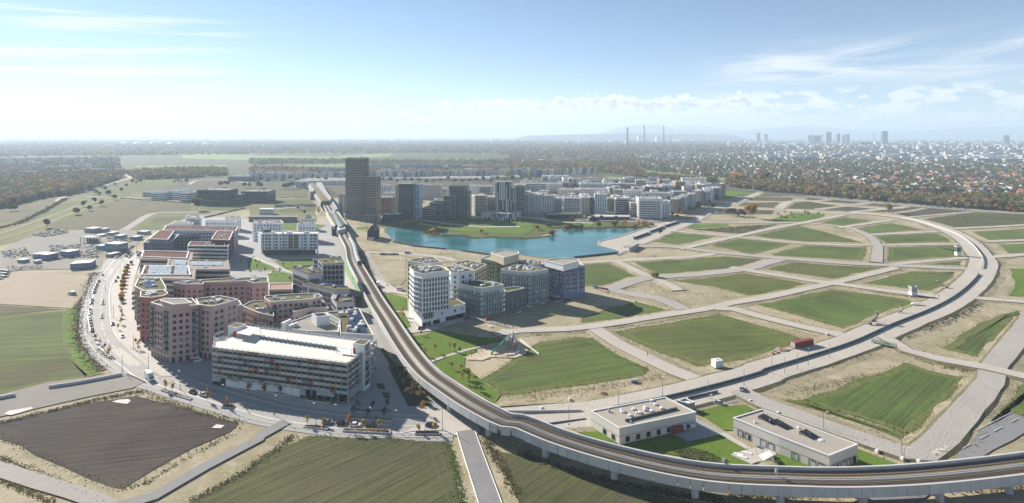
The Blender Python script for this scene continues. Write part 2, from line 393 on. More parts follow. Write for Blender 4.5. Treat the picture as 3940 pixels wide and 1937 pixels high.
# plots east of the railway
for i, (spec, mat) in enumerate([
    ('g 560 168 865 160 1180 290 815 390 560 380', G4[0]), ('g 1120 150 2000 95 2450 130 2300 190 2000 225 1360 275 1170 185', G4[0]),
    ('D0 1690 706 1900 686 2032 714 1960 735 1885 744 1800 722', G4[2]), ('g 600 700 760 640 1130 535 1440 620 1080 690 620 760', G4[1]),
    ('g 890 830 1930 655 h 150 820 390 905 280 950 60 1040 g 2440 1060 1830 1150 1730 1170 1250 985', G4[2]),
    ('g 190 930 560 880 720 900 860 1000 1270 1200 k 1200 20 0 205 j 2350 215 2150 60', G4[0]),
    ('D0 1900 765 2090 728 2270 752 2305 762 2150 822 2130 829 2055 808', G4[1]), ('h 960 355 1430 240 1960 245 1820 370 1600 430', G4[0]),
    ('h 40 220 280 145 1200 205 710 320', G4[2]), ('h 1480 165 1990 135 1990 185', G4[0]),
    ('c 2290 1030 2532 975 d 340 935 640 1010 960 1100 400 1090 0 1050', G4[0]), ('d 70 1210 440 1115 990 1140 1000 1170 h 960 130 800 125 90 85', G4[0]),
    ('d 1220 1140 1900 1130 2050 1230 h 2060 80 1200 140', G4[0]), ('d 1080 1030 1660 1000 1860 1090 1130 1110', G4[0]),
    ('d 860 965 1240 910 1540 975 1050 1010', G4[1]), ('d 530 910 770 850 1060 885 740 940', G4[1]),
    ('d 1560 870 2050 805 2532 830 2700 830 2700 922 1850 950', OLIVE), ('d 2030 995 2700 960 2700 1055 2190 1075', G4[1]),
    ('d 2290 1120 2700 1110 2700 1200 2380 1205', G4[1]), ('c 1290 1090 1500 990 1960 1030 1540 1120', G4[1]),
    ('D0 1765 612 1862 597 1900 603 2000 612 1890 640', G4[0]), ('c 1620 950 1730 910 2010 915 2050 940 1640 965', LAWN),
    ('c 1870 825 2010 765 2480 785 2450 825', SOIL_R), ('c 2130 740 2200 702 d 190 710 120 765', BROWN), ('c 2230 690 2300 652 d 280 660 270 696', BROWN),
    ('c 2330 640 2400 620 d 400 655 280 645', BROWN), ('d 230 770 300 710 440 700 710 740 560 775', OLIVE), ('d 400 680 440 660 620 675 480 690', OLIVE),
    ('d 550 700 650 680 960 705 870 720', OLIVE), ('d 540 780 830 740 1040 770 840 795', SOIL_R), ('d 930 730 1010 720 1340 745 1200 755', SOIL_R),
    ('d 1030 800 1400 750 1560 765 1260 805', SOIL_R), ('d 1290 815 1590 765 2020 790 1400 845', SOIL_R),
    ('h 2390 480 2440 400 2420 250 2400 215 2700 215 2700 500', LAWN), ('h 1740 990 2100 740 2480 620 2440 700 2150 1090', G4[3]),
    ('h 1080 1250 1380 1130 l 1650 -10 1990 50 1460 630 380 260', G4[3]), ('l 200 270 380 260 1460 630 1440 690 900 480', G4[1]),
    ('l 1640 850 2080 620 2532 100 2700 0 2700 320 2000 680 1560 885', G4[1]), ('c 1680 970 2500 922 2300 1000 2120 1012', BANK),
    ('d 80 870 300 810 600 820 560 850 390 895 90 895', LAWN)]):
    field(spec, mat)
# lighter headlands where the drill turned
for spec in ('g 560 880 720 900 860 1000 1270 1200 1200 1195 800 1010 640 915',):
    field(spec, G4[1], head=False)
# west of the railway and the foreground
for spec, mat in [('i -400 700 -300 560 0 495 900 290 1330 225 1500 270 2330 490 2250 570 1850 745 1150 1155 520 880 0 640', SOIL),
                  ('j 480 612 1000 640 1800 668 1880 900 1960 1266 1980 1500 i 1000 1500 1850 1266 2532 880 j 0 872 200 740', OLIVE),
                  ('j 2330 770 k 0 800 300 920 900 1100 1700 1266 1900 1600 j 2600 1500 2400 1000', OLIVE),
                  ('e -400 690 0 672 600 625 760 615 745 760 760 950 860 1130 965 1235 i 1030 0 400 120 0 212 -400 290', G4[2]),
                  ('e 600 625 790 612 735 760 760 950 870 1140 965 1235 840 1240 700 1080 610 900 590 760', LUSH),
                  ('e -400 560 0 572 640 612 0 668 -400 690', BROWN),
                  ('a 450 960 1100 672 1880 730 1850 790 1480 808 1220 980 800 965', BROWN), ('a 1330 970 1510 845 1810 840 1800 870 1600 930 1590 985', G4[2]),
                  ('a -500 960 -500 850 0 780 350 680 560 680 180 890', BROWN), ('a 200 905 640 712 890 680 760 720 330 910', LAWND),
                  ('a 420 950 760 780 1080 680 880 790 620 900', LAWND), ('a 850 640 1330 490 1830 478 1800 530 1380 580 1220 660', LAWND),
                  ('a 1960 740 2360 765 2280 790 1960 770', LAWND), ('b -130 430 140 455 150 480 -130 470', LAWND),
                  ('b 130 690 500 680 530 715 140 740', LAWND), ('b 80 590 455 585 470 655 90 660', BROWN), ('b 0 760 550 750 545 790 250 800 0 790', LAWND)]:
    field(spec, mat)
# light tracks the tractors left in the two olive fields
TRACK = M('wheel_track', (.105, .108, .046), .95, .2, .6)
for a, b in [((560, 700), (1090, 690)), ((120, 900), (800, 690)), ((60, 1170), (1090, 760)), ((300, 1266), (1490, 790)), ((620, 1266), (1520, 860)), ((900, 1266), (1550, 960)), ((1000, 690), (20, 1020)), ((1660, 770), (1850, 1266)), ((1770, 800), (1900, 1200))]:
    p = W('j %d %d %d %d' % (*a, *b)); d = (p[1] - p[0]).normalized(); n = Vector((-d.y, d.x, 0)) * .16
    _z[0] += .0015
    struct('wheel_track', MB().poly([(q.x, q.y, .06 + _z[0]) for q in (p[0] - n, p[1] - n, p[1] + n, p[0] + n)]), TRACK)
# far fields between the woods
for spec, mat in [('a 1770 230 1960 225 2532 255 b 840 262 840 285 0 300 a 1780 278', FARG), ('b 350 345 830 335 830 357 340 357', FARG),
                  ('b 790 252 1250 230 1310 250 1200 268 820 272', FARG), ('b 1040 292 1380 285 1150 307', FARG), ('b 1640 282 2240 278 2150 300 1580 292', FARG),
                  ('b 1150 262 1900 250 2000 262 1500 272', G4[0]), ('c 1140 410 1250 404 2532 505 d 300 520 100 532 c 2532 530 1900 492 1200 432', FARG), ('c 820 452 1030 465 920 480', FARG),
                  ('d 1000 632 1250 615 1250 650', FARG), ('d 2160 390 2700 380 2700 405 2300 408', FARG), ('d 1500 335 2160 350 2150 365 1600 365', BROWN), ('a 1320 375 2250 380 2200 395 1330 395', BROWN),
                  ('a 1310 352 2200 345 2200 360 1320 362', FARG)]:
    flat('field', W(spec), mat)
# lawns by the buildings, park by the lake
for spec in ('f 1195 465 1260 455 1430 500 1435 620 1310 620', 'f 1460 880 1600 860 1720 820 2120 880 2400 900 2440 920 2000 1010 1660 1115',
             'f 1310 640 1400 640 1480 790 1410 800', 'f 1690 1140 2000 1010 2120 1010 2000 1090 1990 1170 j 2150 60 2350 215 2280 300 1790 0', 'D 450 690 960 690 950 800 700 860',
             'D 170 720 240 650 540 830 170 830', 'D 430 970 420 880 520 830 710 880 710 970', 'D 600 250 765 255 760 340 600 340', 'D 1000 265 1130 280 1000 330', 'D 1355 840 1430 930 1430 965 1355 965',
             'b 230 910 360 915 350 980 230 980', 'b 560 920 640 935 560 970', 'b 930 955 1060 945 1050 970 940 970',
             'b 2160 900 2532 895 c 130 925 150 940 b 2300 950 2180 940', 'b 1690 975 1870 940 2200 945 2532 950 c 150 945 100 1000 b 2532 1020 2200 1000', 'c 300 890 420 885 720 905 700 940 420 945 330 930',
             'k 360 520 690 475 690 510 960 690 880 690', 'k 1700 270 1990 195 2000 250 1860 280 1960 330 2330 300 l 0 350 k 2080 440 2080 560 1990 560 1720 380',
             'k 1000 700 1480 590 1640 680 2000 600 2220 740 2050 795 2250 895 l 120 915 640 960 400 950 k 1800 860 1300 760', 'l 0 830 130 790 640 960 300 950',
             'l 910 740 1400 930 1370 945 640 955 910 850', 'c 1980 610 2050 585 2240 610 2000 680', 'c 2150 640 2200 615 2300 610 2200 640', 'k 1640 680 1980 590 2230 740 2050 795'):
    flat('lawn', W(spec), LAWN)
# sandy sites
for name, spec, mat in [('sandy_yard', 'f 1085 75 1420 110 1420 330 1350 400 1230 350 1170 250', SAND), ('lake_site', 'b 1040 1090 1230 1010 1310 1100 2240 1225 2532 1250 2532 1300 1700 1290 1040 1160', SAND),
                        ('car_park', 'e -300 290 130 265 870 285 820 470 700 605 0 562 -300 540', PAVE2 if False else GROUND('compacted_sand', ((.40, .335, .25), (.35, .29, .21), (.43, .37, .29)), .04, .3, 1.5)),
                        ('works_yard', 'a 0 1180 240 1060 700 980 1220 980 1450 990 1400 1050 1180 1266 e 1000 40 990 215 200 230 0 260', GRAV),
                        ('gravel_apron', 'i -300 300 0 215 480 90 1200 0 1400 95 1290 150 900 225 0 430 -300 520', GRAV)]:
    flat(name, W(spec), mat)
# paved town ground
flat('promenade', W('a 1380 1266 1330 1260 e 1330 60 1200 190 1110 330 1080 450 1095 600 1085 780 1115 840 1200 965 1330 1085 1470 1205 1570 1266 1680 1266 1500 1080 1400 950 1340 800 1300 600 1290 420 1330 250 1390 60'), PAVE)
flat('pavement', W('e 1330 700 1400 950 1500 1080 1700 1266 i 1750 60 j -300 90 300 170 900 330 1000 400 1500 400 1800 400 1900 300 1500 -100 f 1100 1000 A 100 880'), PAVE2)
flat('town_ground', W('B 0 300 140 120 s 700 830 1290 860 f 900 300 1160 700 1560 1266 1200 1290 A 0 900'), PAVE2, .021)
flat('plaza', W('j 1520 350 1800 360 1900 330 2120 500 2150 580 2090 612 1900 612 1780 560 1500 570 1380 590 1480 545 1640 480'), PAVE)
flat('plaza', W('f 830 200 900 210 1010 420 1100 560 940 560 920 440 830 380'), PAVE)
flat('forecourt', W('f 1130 300 1450 480 1290 450 1190 460'), PAVE)
flat('forecourt', W('f 1390 620 1450 640 1540 780 1600 790 2000 690 2090 700 1700 820 1450 850 1420 800 1480 790'), PAVE)
flat('bicycle_lane', W('f 830 90 900 250 1010 470 1090 640 1060 640 960 470 820 220'), M('green_lane_paint', (.20, .33, .16), .8, .12, .8))
flat('bicycle_lane', W('j 1480 30 1530 60 1820 320 1880 350 1820 350 1500 110'), MATS['green_lane_paint'])
flat('playground_sand', W('f 1990 1075 2150 1030 2300 1000 2400 960 2532 930 g 10 970 80 1010 60 1050 f 2480 1090 2250 1080 2160 1115 2020 1105'), M('play_sand', (.50, .41, .30), .95, .08, .3))
flat('school_terrace', W('k 1470 590 1600 470 1720 450 2000 590 1650 672'), PAVE2)
flat('school_terrace', W('k 2050 798 2250 740 2390 715 2480 740 l 120 800 k 2255 895'), PAVE)
flat('garden_path', W('k 1940 600 2000 585 2260 740 2200 745'), PAVE)
flat('parking_bay', W('k 1860 280 2000 215 2150 270 1960 325'), GRAV)
flat('lakeside_walk', W('b 1300 880 1560 870 1830 915 2180 945 2532 940 2532 950 2180 953 1830 925 1560 885 1300 900'), PAVE)
flat('lakeside_walk', W('c 0 848 240 860 300 880 420 895 720 908 720 915 420 905 290 892 0 856'), PAVE)
flat('lakeside_road', W('c 300 885 730 875 1300 880 1420 890 1380 905 1000 902 700 895'), ASPH)
flat('lake_terrace', W('c 760 1100 950 1055 1280 945 1440 895 1560 880 1700 880 1500 960 1200 1085 1150 1130 1150 1150 960 1235 990 1190 770 1120'), PALE)
# ---- raised roads: pale deck on a scrubby bank
_rz = [0.0]; VERGES = []
def road(spec, width, mat=PALE, z=1.1, bank=1.8, name='road', step=10.0, bankmat=None, taper=0):
    _rz[0] += .005; width *= .86; z *= .6; bank *= 1.5
    pts = smooth_path(W(spec, z), step); n = len(pts); mb = MB()
    run = [0.0]
    for a, b in zip(pts, pts[1:]): run.append(run[-1] + (b - a).length)
    zs = [_rz[0] + (z if not taper else max(.1, z * min(1, r / taper))) for r in run]
    L = [pts[k] + side(pts, k) * width / 2 for k in range(n)]; R = [pts[k] - side(pts, k) * width / 2 for k in range(n)]
    jit = [random.uniform(-.3, .3) for _ in range(2 * n)]
    L = [p + side(pts, k) * jit[k] for k, p in enumerate(L)]; R = [p + side(pts, k) * jit[n + k] for k, p in enumerate(R)]
    lo = [p + side(pts, k) * bank * z * random.uniform(.85, 1.25) for k, p in enumerate(L)]; ro = [p - side(pts, k) * bank * z * random.uniform(.85, 1.25) for k, p in enumerate(R)]
    for k in range(n - 1):
        def q(p, zz): return (p.x, p.y, zz)
        zt, zu = zs[k], zs[k + 1]; mb.poly([q(R[k], zt), q(R[k + 1], zu), q(L[k + 1], zu), q(L[k], zt)])
        if z > .3:
            mb.poly([q(L[k], zt), q(L[k + 1], zu), q(lo[k + 1], -.05), q(lo[k], -.05)], 1)
            mb.poly([q(R[k + 1], zu), q(R[k], zt), q(ro[k], -.05), q(ro[k + 1], -.05)], 1)
    struct(name, mb, [mat, bankmat or BANK])
    if z > .25 and name in ('road', 'ring_road'):
        VERGES.append((pts, width / 2))
        mb = MB(); wob = [random.uniform(0, 3.5) for _ in range(n)]
        for k in range(n - 1):
            for A_, B_ in ((L, 1), (R, -1)):
                o0, o1 = bank * z + 1.5 + wob[k], bank * z + 1.5 + wob[k + 1]; a, b = A_[k], A_[k + 1]; c, d = b + side(pts, k + 1) * B_ * o1, a + side(pts, k) * B_ * o0
                q = [(a.x, a.y, .5), (b.x, b.y, .5), (c.x, c.y, -.05), (d.x, d.y, -.05)]; mb.poly(q if B_ < 0 else q[::-1])
        struct('road_shoulder', mb, SPOIL)
    return pts
RING = 'k -300 440 300 400 690 380 1420 245 2040 90 2350 0 h 0 1210 430 1080 870 935 1250 765 1650 603 1900 460 2080 290 2140 150 d 2110 1235 2010 1110 1880 1020 1700 945 1500 885 1300 848 1000 815 840 808'
ring_pts = road(RING, 22, PALE, 1.5, 2.2, 'ring_road', taper=70)
for spec, w, mat, z in [
    ('g 720 780 950 935 1500 1205 1720 1290', 10, PALE, 1.0), ('g -250 850 0 815 450 800 680 775 1000 730 1500 650 1870 592 2060 545 h 0 495 600 365 760 330 1290 200', 8.5, PALE, 1.2),
    ('g 1600 610 1500 560 1350 500 1150 470 950 430 880 405', 12, PALE2, 1.0), ('g 780 420 900 400 1250 300 1700 270 2200 215 2350 170 2560 115', 13, PALE2, 1.1),
    ('g 900 130 960 150 1250 285 1400 340 1550 425', 9, PALE, .9), ('g 560 155 1200 120 1700 95 1950 50', 9, PALE, .8),
    ('c 1000 1130 1150 1130 1500 1140 1900 1190 h 0 95 700 152 1300 183 2080 217', 12, PALE2, 1.3), ('g 1900 595 2080 605 h 0 685 500 805 780 865', 10, PALE, 1.2),
    ('h -330 200 0 255 600 348 760 365 1300 440 1740 485', 11, PALE, 1.2), ('h 1250 172 2080 97', 6, PALE, 1.0),
    ('h 1095 150 d 1105 1180 1100 1120 1040 1050 900 980 750 940 380 905 0 908 c 1700 905', 10, PALE2, 1.2), ('c 1560 1160 2100 1040 d 0 978 380 905 790 830', 9, PALE, 1.2),
    ('c 1480 985 2000 1032 d 440 1108 1000 1122 1960 1112', 8, PALE, 1.1), ('d 720 955 1250 880', 8, PALE, 1.2), ('d 990 1025 1700 990', 8, PALE, 1.1),
    ('c 1150 1110 1480 975 1700 885 1830 805 1970 745 2150 690 2340 612', 14, PALE, .5), ('c 1900 752 d 0 775 800 815 860 815', 11, PALE, .8),
    ('c 2180 702 d 0 703 480 692 640 680', 8, PALE, .5), ('d 150 768 240 702 400 690', 14, PALE, .5), ('d 470 695 830 742 1200 768 1400 745', 10, PALE, .5), ('d 500 778 780 742 1020 715', 8, PALE, .5),
    ('d 830 803 1200 768', 8, PALE, .6), ('d 1260 812 1400 795 1560 765', 4, PALE, .5), ('h 1980 490 2700 550', 9, PALE, 1.2), ('h 2200 100 2340 92 2700 60', 9, PALE, 1.2), ('d 1850 965 2700 918', 8, PALE, 1.2), ('d 2150 1090 2700 1068', 8, PALE, 1.2),
    ('d 1380 858 1600 835 2030 800', 6, PALE, 1.0),
    ('h 1180 880 1400 1010 1700 1090 2180 1175 2560 1265', 9, PALE, 1.8), ('l -260 160 0 290 500 472 1000 645 1350 765 1540 780 1850 500 2200 80 h 2230 1180 2420 940 2600 700', 11, PALE2, 1.3)]:
    road(spec, w, mat, z)
road('l 600 1500 1350 1190 1690 930 2100 690 2560 440', 10, ASPH, .2, 1.5, 'country_road')
road('i -250 840 0 935 400 1062 950 1240 1100 1330', 6.5, PALE2, .4, 1.5, 'farm_track')
road('i 1050 1330 1500 1195 2000 905 2532 635 j 0 615 260 470', 5.5, ASPH, .5, 1.6, 'farm_track')
road('i -250 640 0 735 500 960 1000 1165 1200 1205 1500 1130 2200 780 2450 620', 6, SAND, .15, 1.5, 'farm_track')
road('j 2005 560 2080 800 2240 1266 2330 1560', 7.6, ASPH, .25, 1.5, 'access_road')
road('a -300 1060 0 1010 240 930 600 800 760 740', 7, DRY, .1, 1, 'farm_track'); road('a -300 1130 0 1070 400 940 700 815 1100 690', 6, DRY, .1, 1, 'farm_track')
road('a 1150 1020 1290 930 1500 815 1800 805 2300 800', 12, PALE2, .15, 1, 'farm_track')
road('a 560 700 640 645 850 595 1060 530 1240 480 1270 465 1230 435', 12, PALE, .5, 1.4, 'main_road'); road('a 840 650 1270 665 1460 690 1830 718 2050 735', 8, PALE, .2, 1.2, 'main_road')
road('a 1840 535 1930 495 2200 490 2350 510 2450 525', 10, PALE, .2, 1.2, 'main_road')
road('b 0 790 280 760 540 740', 9, PALE, .2, 1.2, 'main_road'); road('b -20 670 470 665', 9, PALE, .2, 1.2, 'main_road')
road('a 1150 1010 1330 990 1600 990', 8, PALE, .1, 1, 'farm_track')
road('c 2040 570 2330 600 d 0 615 500 665 1000 710 1500 752 2040 795 2700 832', 12, ASPH, .5, 1.2, 'highway')
road('f 1040 60 1080 150 1160 260 1250 380 1290 430', 6, PALE2, .1, 1, 'site_road'); road('f 1010 55 1420 70 1760 100 1900 135', 7, PALE, .1, 1, 'site_road')
road('f 2000 660 2200 720 2532 800 g 0 800', 5, PALE2, .1, 1, 'site_road')
road('f 1650 1130 2000 1010 2420 930', 2.6, PAVE, .06, 1, 'park_path'); road('D 240 670 480 770 710 860', 4, PAVE, .06, 1, 'park_path'); road('D 100 830 560 830', 2, PAVE, .06, 1, 'park_path'); road('D 420 710 960 680', 3, PAVE, .06, 1, 'park_path')
# ring street on the west side, with kerbs and lane paint
def strip(spec, width, mat, z, name, off=0.0, step=5.0, dash=None):
    pts = smooth_path(W(spec), step); mb = MB(); n = len(pts); acc = 0.0
    for k in range(n - 1):
        a, b = side(pts, k), side(pts, k + 1)
        acc += (pts[k + 1] - pts[k]).length
        if dash and (acc % (2 * dash)) > dash: continue
        q = [pts[k] + a * (off - width / 2), pts[k + 1] + b * (off - width / 2), pts[k + 1] + b * (off + width / 2), pts[k] + a * (off + width / 2)]
        if z > .25:
            lo = [(p.x, p.y, .0) for p in q]; hi = [(p.x, p.y, z) for p in q]; mb.poly(hi); mb.poly([lo[0], lo[1], hi[1], hi[0]]); mb.poly([lo[2], lo[3], hi[3], hi[2]])
        else: mb.poly([(p.x, p.y, z) for p in q])
    return struct(name, mb, mat)
STREET = 'a 1420 1180 1350 1240 e 1240 60 1110 210 1025 340 985 470 980 600 985 740 1020 870 1130 1010 1290 1130 1440 1240 i 1600 60 2050 200 2500 330 j 200 390 700 465 1100 505 1600 520 1900 520'
ASPHW = M('street_worn_asphalt', (.30, .285, .27), .85, .10, .07)
strip(STREET, 15, ASPHW, .175, 'ring_street')
strip(STREET, .28, WHITE_LINE, .183, 'lane_line', 4.6); strip(STREET, .28, WHITE_LINE, .184, 'lane_line', -4.6)
strip(STREET, .2, WHITE_LINE, .185, 'lane_line', 0.3, 3.0, 6.0)
strip(STREET, .35, KERB, .29, 'kerb', 7.7); strip(STREET, .35, KERB, .292, 'kerb', -7.7)
strip(STREET, 2.4, PAVE2, .16, 'pavement', -9.0)
strip(STREET, 4.5, PAVE, .165, 'pavement', 10.2)
for o in (3.4, -3.4): strip('j 2005 575 2080 800 2240 1266 2330 1560', .22, WHITE_LINE, .27 + _rz[0], 'edge_line', o)
strip('l 1350 1190 1690 930 2100 690 2560 440', .12, WHITE_LINE, .22 + _rz[0], 'lane_line', 1.2, 3, 6.0); strip('l 1690 930 2100 690 2560 440', .12, WHITE_LINE, .22 + _rz[0], 'edge_line', 4.6)
strip('e 955 250 885 330 835 430 785 540 745 680 750 820 785 960 865 1090 985 1215', 12.5, BANK, .15, 'verge_bank')
BED = GROUND('planting_bed', ((.07, .075, .03), (.10, .09, .045), (.05, .06, .025)), .1, .6, 2)
for sp in ('j 1245 -60 1470 -60 1690 330 1445 328', 'j 1130 105 1200 105 1225 160 1155 162', 'j 1185 195 1262 195 1268 250 1215 250', 'f 930 490 985 490 1000 590 940 590', 'f 1170 1000 1200 990 1420 1266 1330 1266'): flat('planting_bed', W(sp), BED)
strip('j 1180 -80 1290 120 1400 330', 4.5, ASPH, .172, 'side_street'); strip('f 1010 620 1120 860 1200 1050 1300 1266', 5, ASPHW, .171, 'side_street')
# crossing plates in paler concrete
flat('crossing_plate', W('e 1075 1005 1175 990 1390 1150 1250 1165'), PAVE, .19); flat('crossing_plate', W('e 1040 270 1080 205 1120 212 1085 275'), PAVE, .19)
# bright salt patches on the ploughed field
for spec in ('i 1090 285 1150 265 1250 258 1275 275 1240 305 1180 300', 'i 2060 540 2110 505 2190 515 2150 545', 'i 40 405 80 375 310 335 320 355 110 415'):
    flat('pale_patch', W(spec), M('chalky_patch', (.55, .53, .50), .9, .25, .5))
# ---- lake
def make_lake():
    m, nt, b = _nt('lake_water')
    p = _pos(nt); n = _noise(nt, _pos(nt, (1, 2.4, 1)), .008, 5, .6, .6)
    nt.links.new(_mix(nt, _rng(nt, n, .35, .65), (.014, .09, .105), (.05, .205, .205)), b.inputs['Base Color'])
    b.inputs['Roughness'].default_value = .12; b.inputs['IOR'].default_value = 1.33
    bp = nt.nodes.new('ShaderNodeBump'); bp.inputs['Strength'].default_value = .18; bp.inputs['Distance'].default_value = .3
    nt.links.new(_noise(nt, _pos(nt, (1, 2.2, 1)), .6, 3, .6), bp.inputs['Height']); nt.links.new(bp.outputs[0], b.inputs['Normal'])
    pts = W('b 1230 1000 1310 1100 1500 1140 1810 1165 1985 1185 2240 1220 c 0 1215 250 1247 530 1245 950 1200 990 1185 760 1125 770 1090 950 1052 1290 938 1180 968 900 960 620 968 420 962 340 985 360 1035 200 1050 80 1065 0 1060 b 2532 1062 2300 1050 2060 1065 1980 1030 1800 1012 1700 1040 1590 1030 1600 988 1480 972 1300 960 1225 955')
    flat('lake_margin', offset(ccw(pts), 2.2), GROUND('lake_mud', ((.22, .18, .12), (.15, .135, .085), (.30, .26, .19)), .05, .4, 2), .17)
    flat('lake', pts, m, .2)
    mb = MB()
    for spec in ('b 1300 1098 1500 1140 1810 1168', 'b 1985 1188 2240 1226', 'c 530 1250 950 1205'):
        q = W(spec)
        for a, c in zip(q, q[1:]):
            d = (c - a); mb.obox((a.x + c.x) / 2, (a.y + c.y) / 2, 0, 1.6, d.length + .5, 1.2, math.atan2(d.y, d.x))
    t = mb.build('quay_wall', M('dark_timber', (.075, .07, .065), .85, .2, .4)); t['label'] = 'dark timber quay wall along the turquoise lake shore'; t['category'] = 'wall'
    mb = MB(); q = W('c 1040 1180 950 1225 990 1188 765 1122 772 1092 950 1052 1290 940')
    for a, c in zip(q, q[1:]):
        d = (c - a); mb.obox((a.x + c.x) / 2, (a.y + c.y) / 2, 0, .9, d.length + .4, 1.4, math.atan2(d.y, d.x))
    t = mb.build('quay_coping', KERB); t['label'] = 'pale stone coping round the pointed lake terrace'; t['category'] = 'wall'
    for spec in ('c 1105 1055 1250 1005 1255 1022 1110 1072', 'c 1268 990 1395 945 1395 965 1270 1008', 'c 1410 935 1530 905 1535 915 1415 952'):
        q = ccw(W(spec)); r = thing('seating_step_block', 'dark slatted block with seating steps on the lake terrace', 'steps', (q[0].x, q[0].y, .1), group='step blocks along the lake terrace')
        MB().prism(q, .05, 2.4).build('body', MATS['dark_timber'], r); MB().prism(offset(q, -1.0), 2.4, 2.75).build('top', KERB, r)
    q = W('c 1070 1190 1155 1145'); d = q[1] - q[0]
    t = MB().obox((q[0].x + q[1].x) / 2, (q[0].y + q[1].y) / 2, 0, 4.2, d.length, 1.0, math.atan2(d.y, d.x)).build('retaining_wall', PALE); t['label'] = 'tall concrete retaining wall end at the terrace point'; t['category'] = 'wall'
make_lake()
# ------------------------------------------------------------------ elevated railway
CONC = M('concrete_pale', (.50, .49, .475), .75, .09, .25)
CONC2 = M('concrete_grey', (.29, .29, .29), .8, .12, .3)
BALL = GROUND('track_ballast', ((.16, .125, .10), (.12, .095, .078), (.20, .16, .135)), .1, .8, 4)
STEEL = M('rail_steel', (.22, .17, .14), .45, .15, 1.0, .6)
METAL = M('metal_grey', (.42, .43, .44), .45, .08, .6, .4)
DARKM = M('metal_dark', (.06, .065, .07), .5, .1, .6, .3)
YEL = M('third_rail_yellow', (.36, .28, .12), .6, .1, .6)
GREENP = M('pier_green_paint', (.10, .30, .17), .6, .1, .6)
ZT = 7.4                      # top of the parapet
VIA = ('b 520 545 600 650 660 745 720 850 790 965 835 1050 885 1140 f 915 130 1000 290 1130 520 1247 700 1360 880 1500 1080 1645 1240 '
       'j 1800 122 2000 256 2200 370 2400 466 k 0 478 300 600 620 706 1000 810 1500 922 2000 990 l 300 1018 600 1026 1000 1022 1500 996 2000 950 2532 886 3000 815')
via = smooth_path(W(VIA, ZT - .6), 4.0)
NV = len(via)
vdist = [0.0]
for a_, b_ in zip(via, via[1:]): vdist.append(vdist[-1] + (b_ - a_).length)
HALF = 4.9
def via_strip(o0, o1, z0, z1, name, mat, root, i0=0, i1=None, top=True, sides=True):
    mb = MB(); i1 = i1 or NV - 1
    for k in range(i0, i1):
        s0, s1 = side(via, k), side(via, k + 1)
        a, b = via[k] + s0 * o0, via[k + 1] + s1 * o0; c, d = via[k + 1] + s1 * o1, via[k] + s0 * o1
        if top: mb.poly([(a.x, a.y, z1), (b.x, b.y, z1), (c.x, c.y, z1), (d.x, d.y, z1)])
        if sides:
            mb.poly([(a.x, a.y, z0), (b.x, b.y, z0), (b.x, b.y, z1), (a.x, a.y, z1)]); mb.poly([(c.x, c.y, z0), (d.x, d.y, z0), (d.x, d.y, z1), (c.x, c.y, z1)])
    return mb.build(name, mat, root)
VR = thing('railway_viaduct', 'long curving concrete railway viaduct with two brown tracks on round piers', 'viaduct', (via[NV // 2].x, via[NV // 2].y, 0))
via_strip(-HALF + .3, HALF - .3, ZT - 2.2, ZT - 1.35, 'deck', CONC2, VR)
via_strip(-2.6, 2.6, 3.9, ZT - 2.2, 'girder', CONC2, VR)
via_strip(-HALF + .45, -1.0, ZT - 1.34, ZT - 1.18, 'ballast_bed', BALL, VR); via_strip(1.0, HALF - .45, ZT - 1.34, ZT - 1.18, 'ballast_bed', BALL, VR)
via_strip(-.5, -.36, ZT - 1.35, ZT - .6, 'cable_trough_wall', CONC, VR); via_strip(.36, .5, ZT - 1.35, ZT - .6, 'cable_trough_wall', CONC, VR)
for o in (-3.55, -2.1, 2.1, 3.55): via_strip(o - .06, o + .06, ZT - 1.05, ZT - .86, 'rail', STEEL, VR)
for o in (-1.3, 1.3): via_strip(o - .06, o + .06, ZT - 1.0, ZT - .86, 'conductor_rail', YEL, VR)
# sleepers of the near kilometre
mb = MB(); nxt = 0.0
for k in range(NV - 1):
    while nxt < vdist[k + 1]:
        t = (nxt - vdist[k]) / (vdist[k + 1] - vdist[k]); p = via[k].lerp(via[k + 1], t); s = side(via, k); an = math.atan2(s.y, s.x)
        for o in (-2.82, 2.82): q = p + s * o; mb.obox(q.x, q.y, ZT - 1.17, ZT - 1.06, 2.3, .26, an)
        nxt += .75
mb.build('sleepers', M('sleeper_brown', (.17, .135, .11), .9, .15, .8), VR, kind='stuff')
# parapets: a cap on top, panel by panel outside
via_strip(-HALF, -HALF + .28, ZT - 1.3, ZT - .12, 'parapet_wall', CONC, VR); via_strip(HALF - .28, HALF, ZT - 1.3, ZT - .12, 'parapet_wall', CONC, VR)
via_strip(-HALF - .22, -HALF + .36, ZT - .12, ZT, 'parapet_cap', CONC, VR); via_strip(HALF - .36, HALF + .22, ZT - .12, ZT, 'parapet_cap', CONC, VR)
PANEL = M('parapet_panel_concrete', (.48, .48, .475), .75, .07, .15, rnd=.06)
pm = MB().box(-1.7, -.09, 0, 1.7, .09, 2.95).mesh('parapet_panel', PANEL)
def via_at(dist):
    k = max(0, min(NV - 2, int(np.searchsorted(vdist, dist)) - 1)); t = (dist - vdist[k]) / (vdist[k + 1] - vdist[k])
    return via[k].lerp(via[k + 1], t), via[k + 1] - via[k], side(via, k)
for sgn in (-1, 1):
    d = 12.0
    while d < vdist[-1] - 4:
        p, dr, s = via_at(d); q = p + s * sgn * (HALF + .12)
        vis = sgn < 0 and d > 180
        if sgn < 0 or d > 120:
            link('parapet_panel', pm, VR, (q.x - VR.location.x, q.y - VR.location.y, ZT - 3.1), math.atan2(dr.y, dr.x), (.9925 if sgn < 0 else 1.01, 1, 1))
        d += 3.42
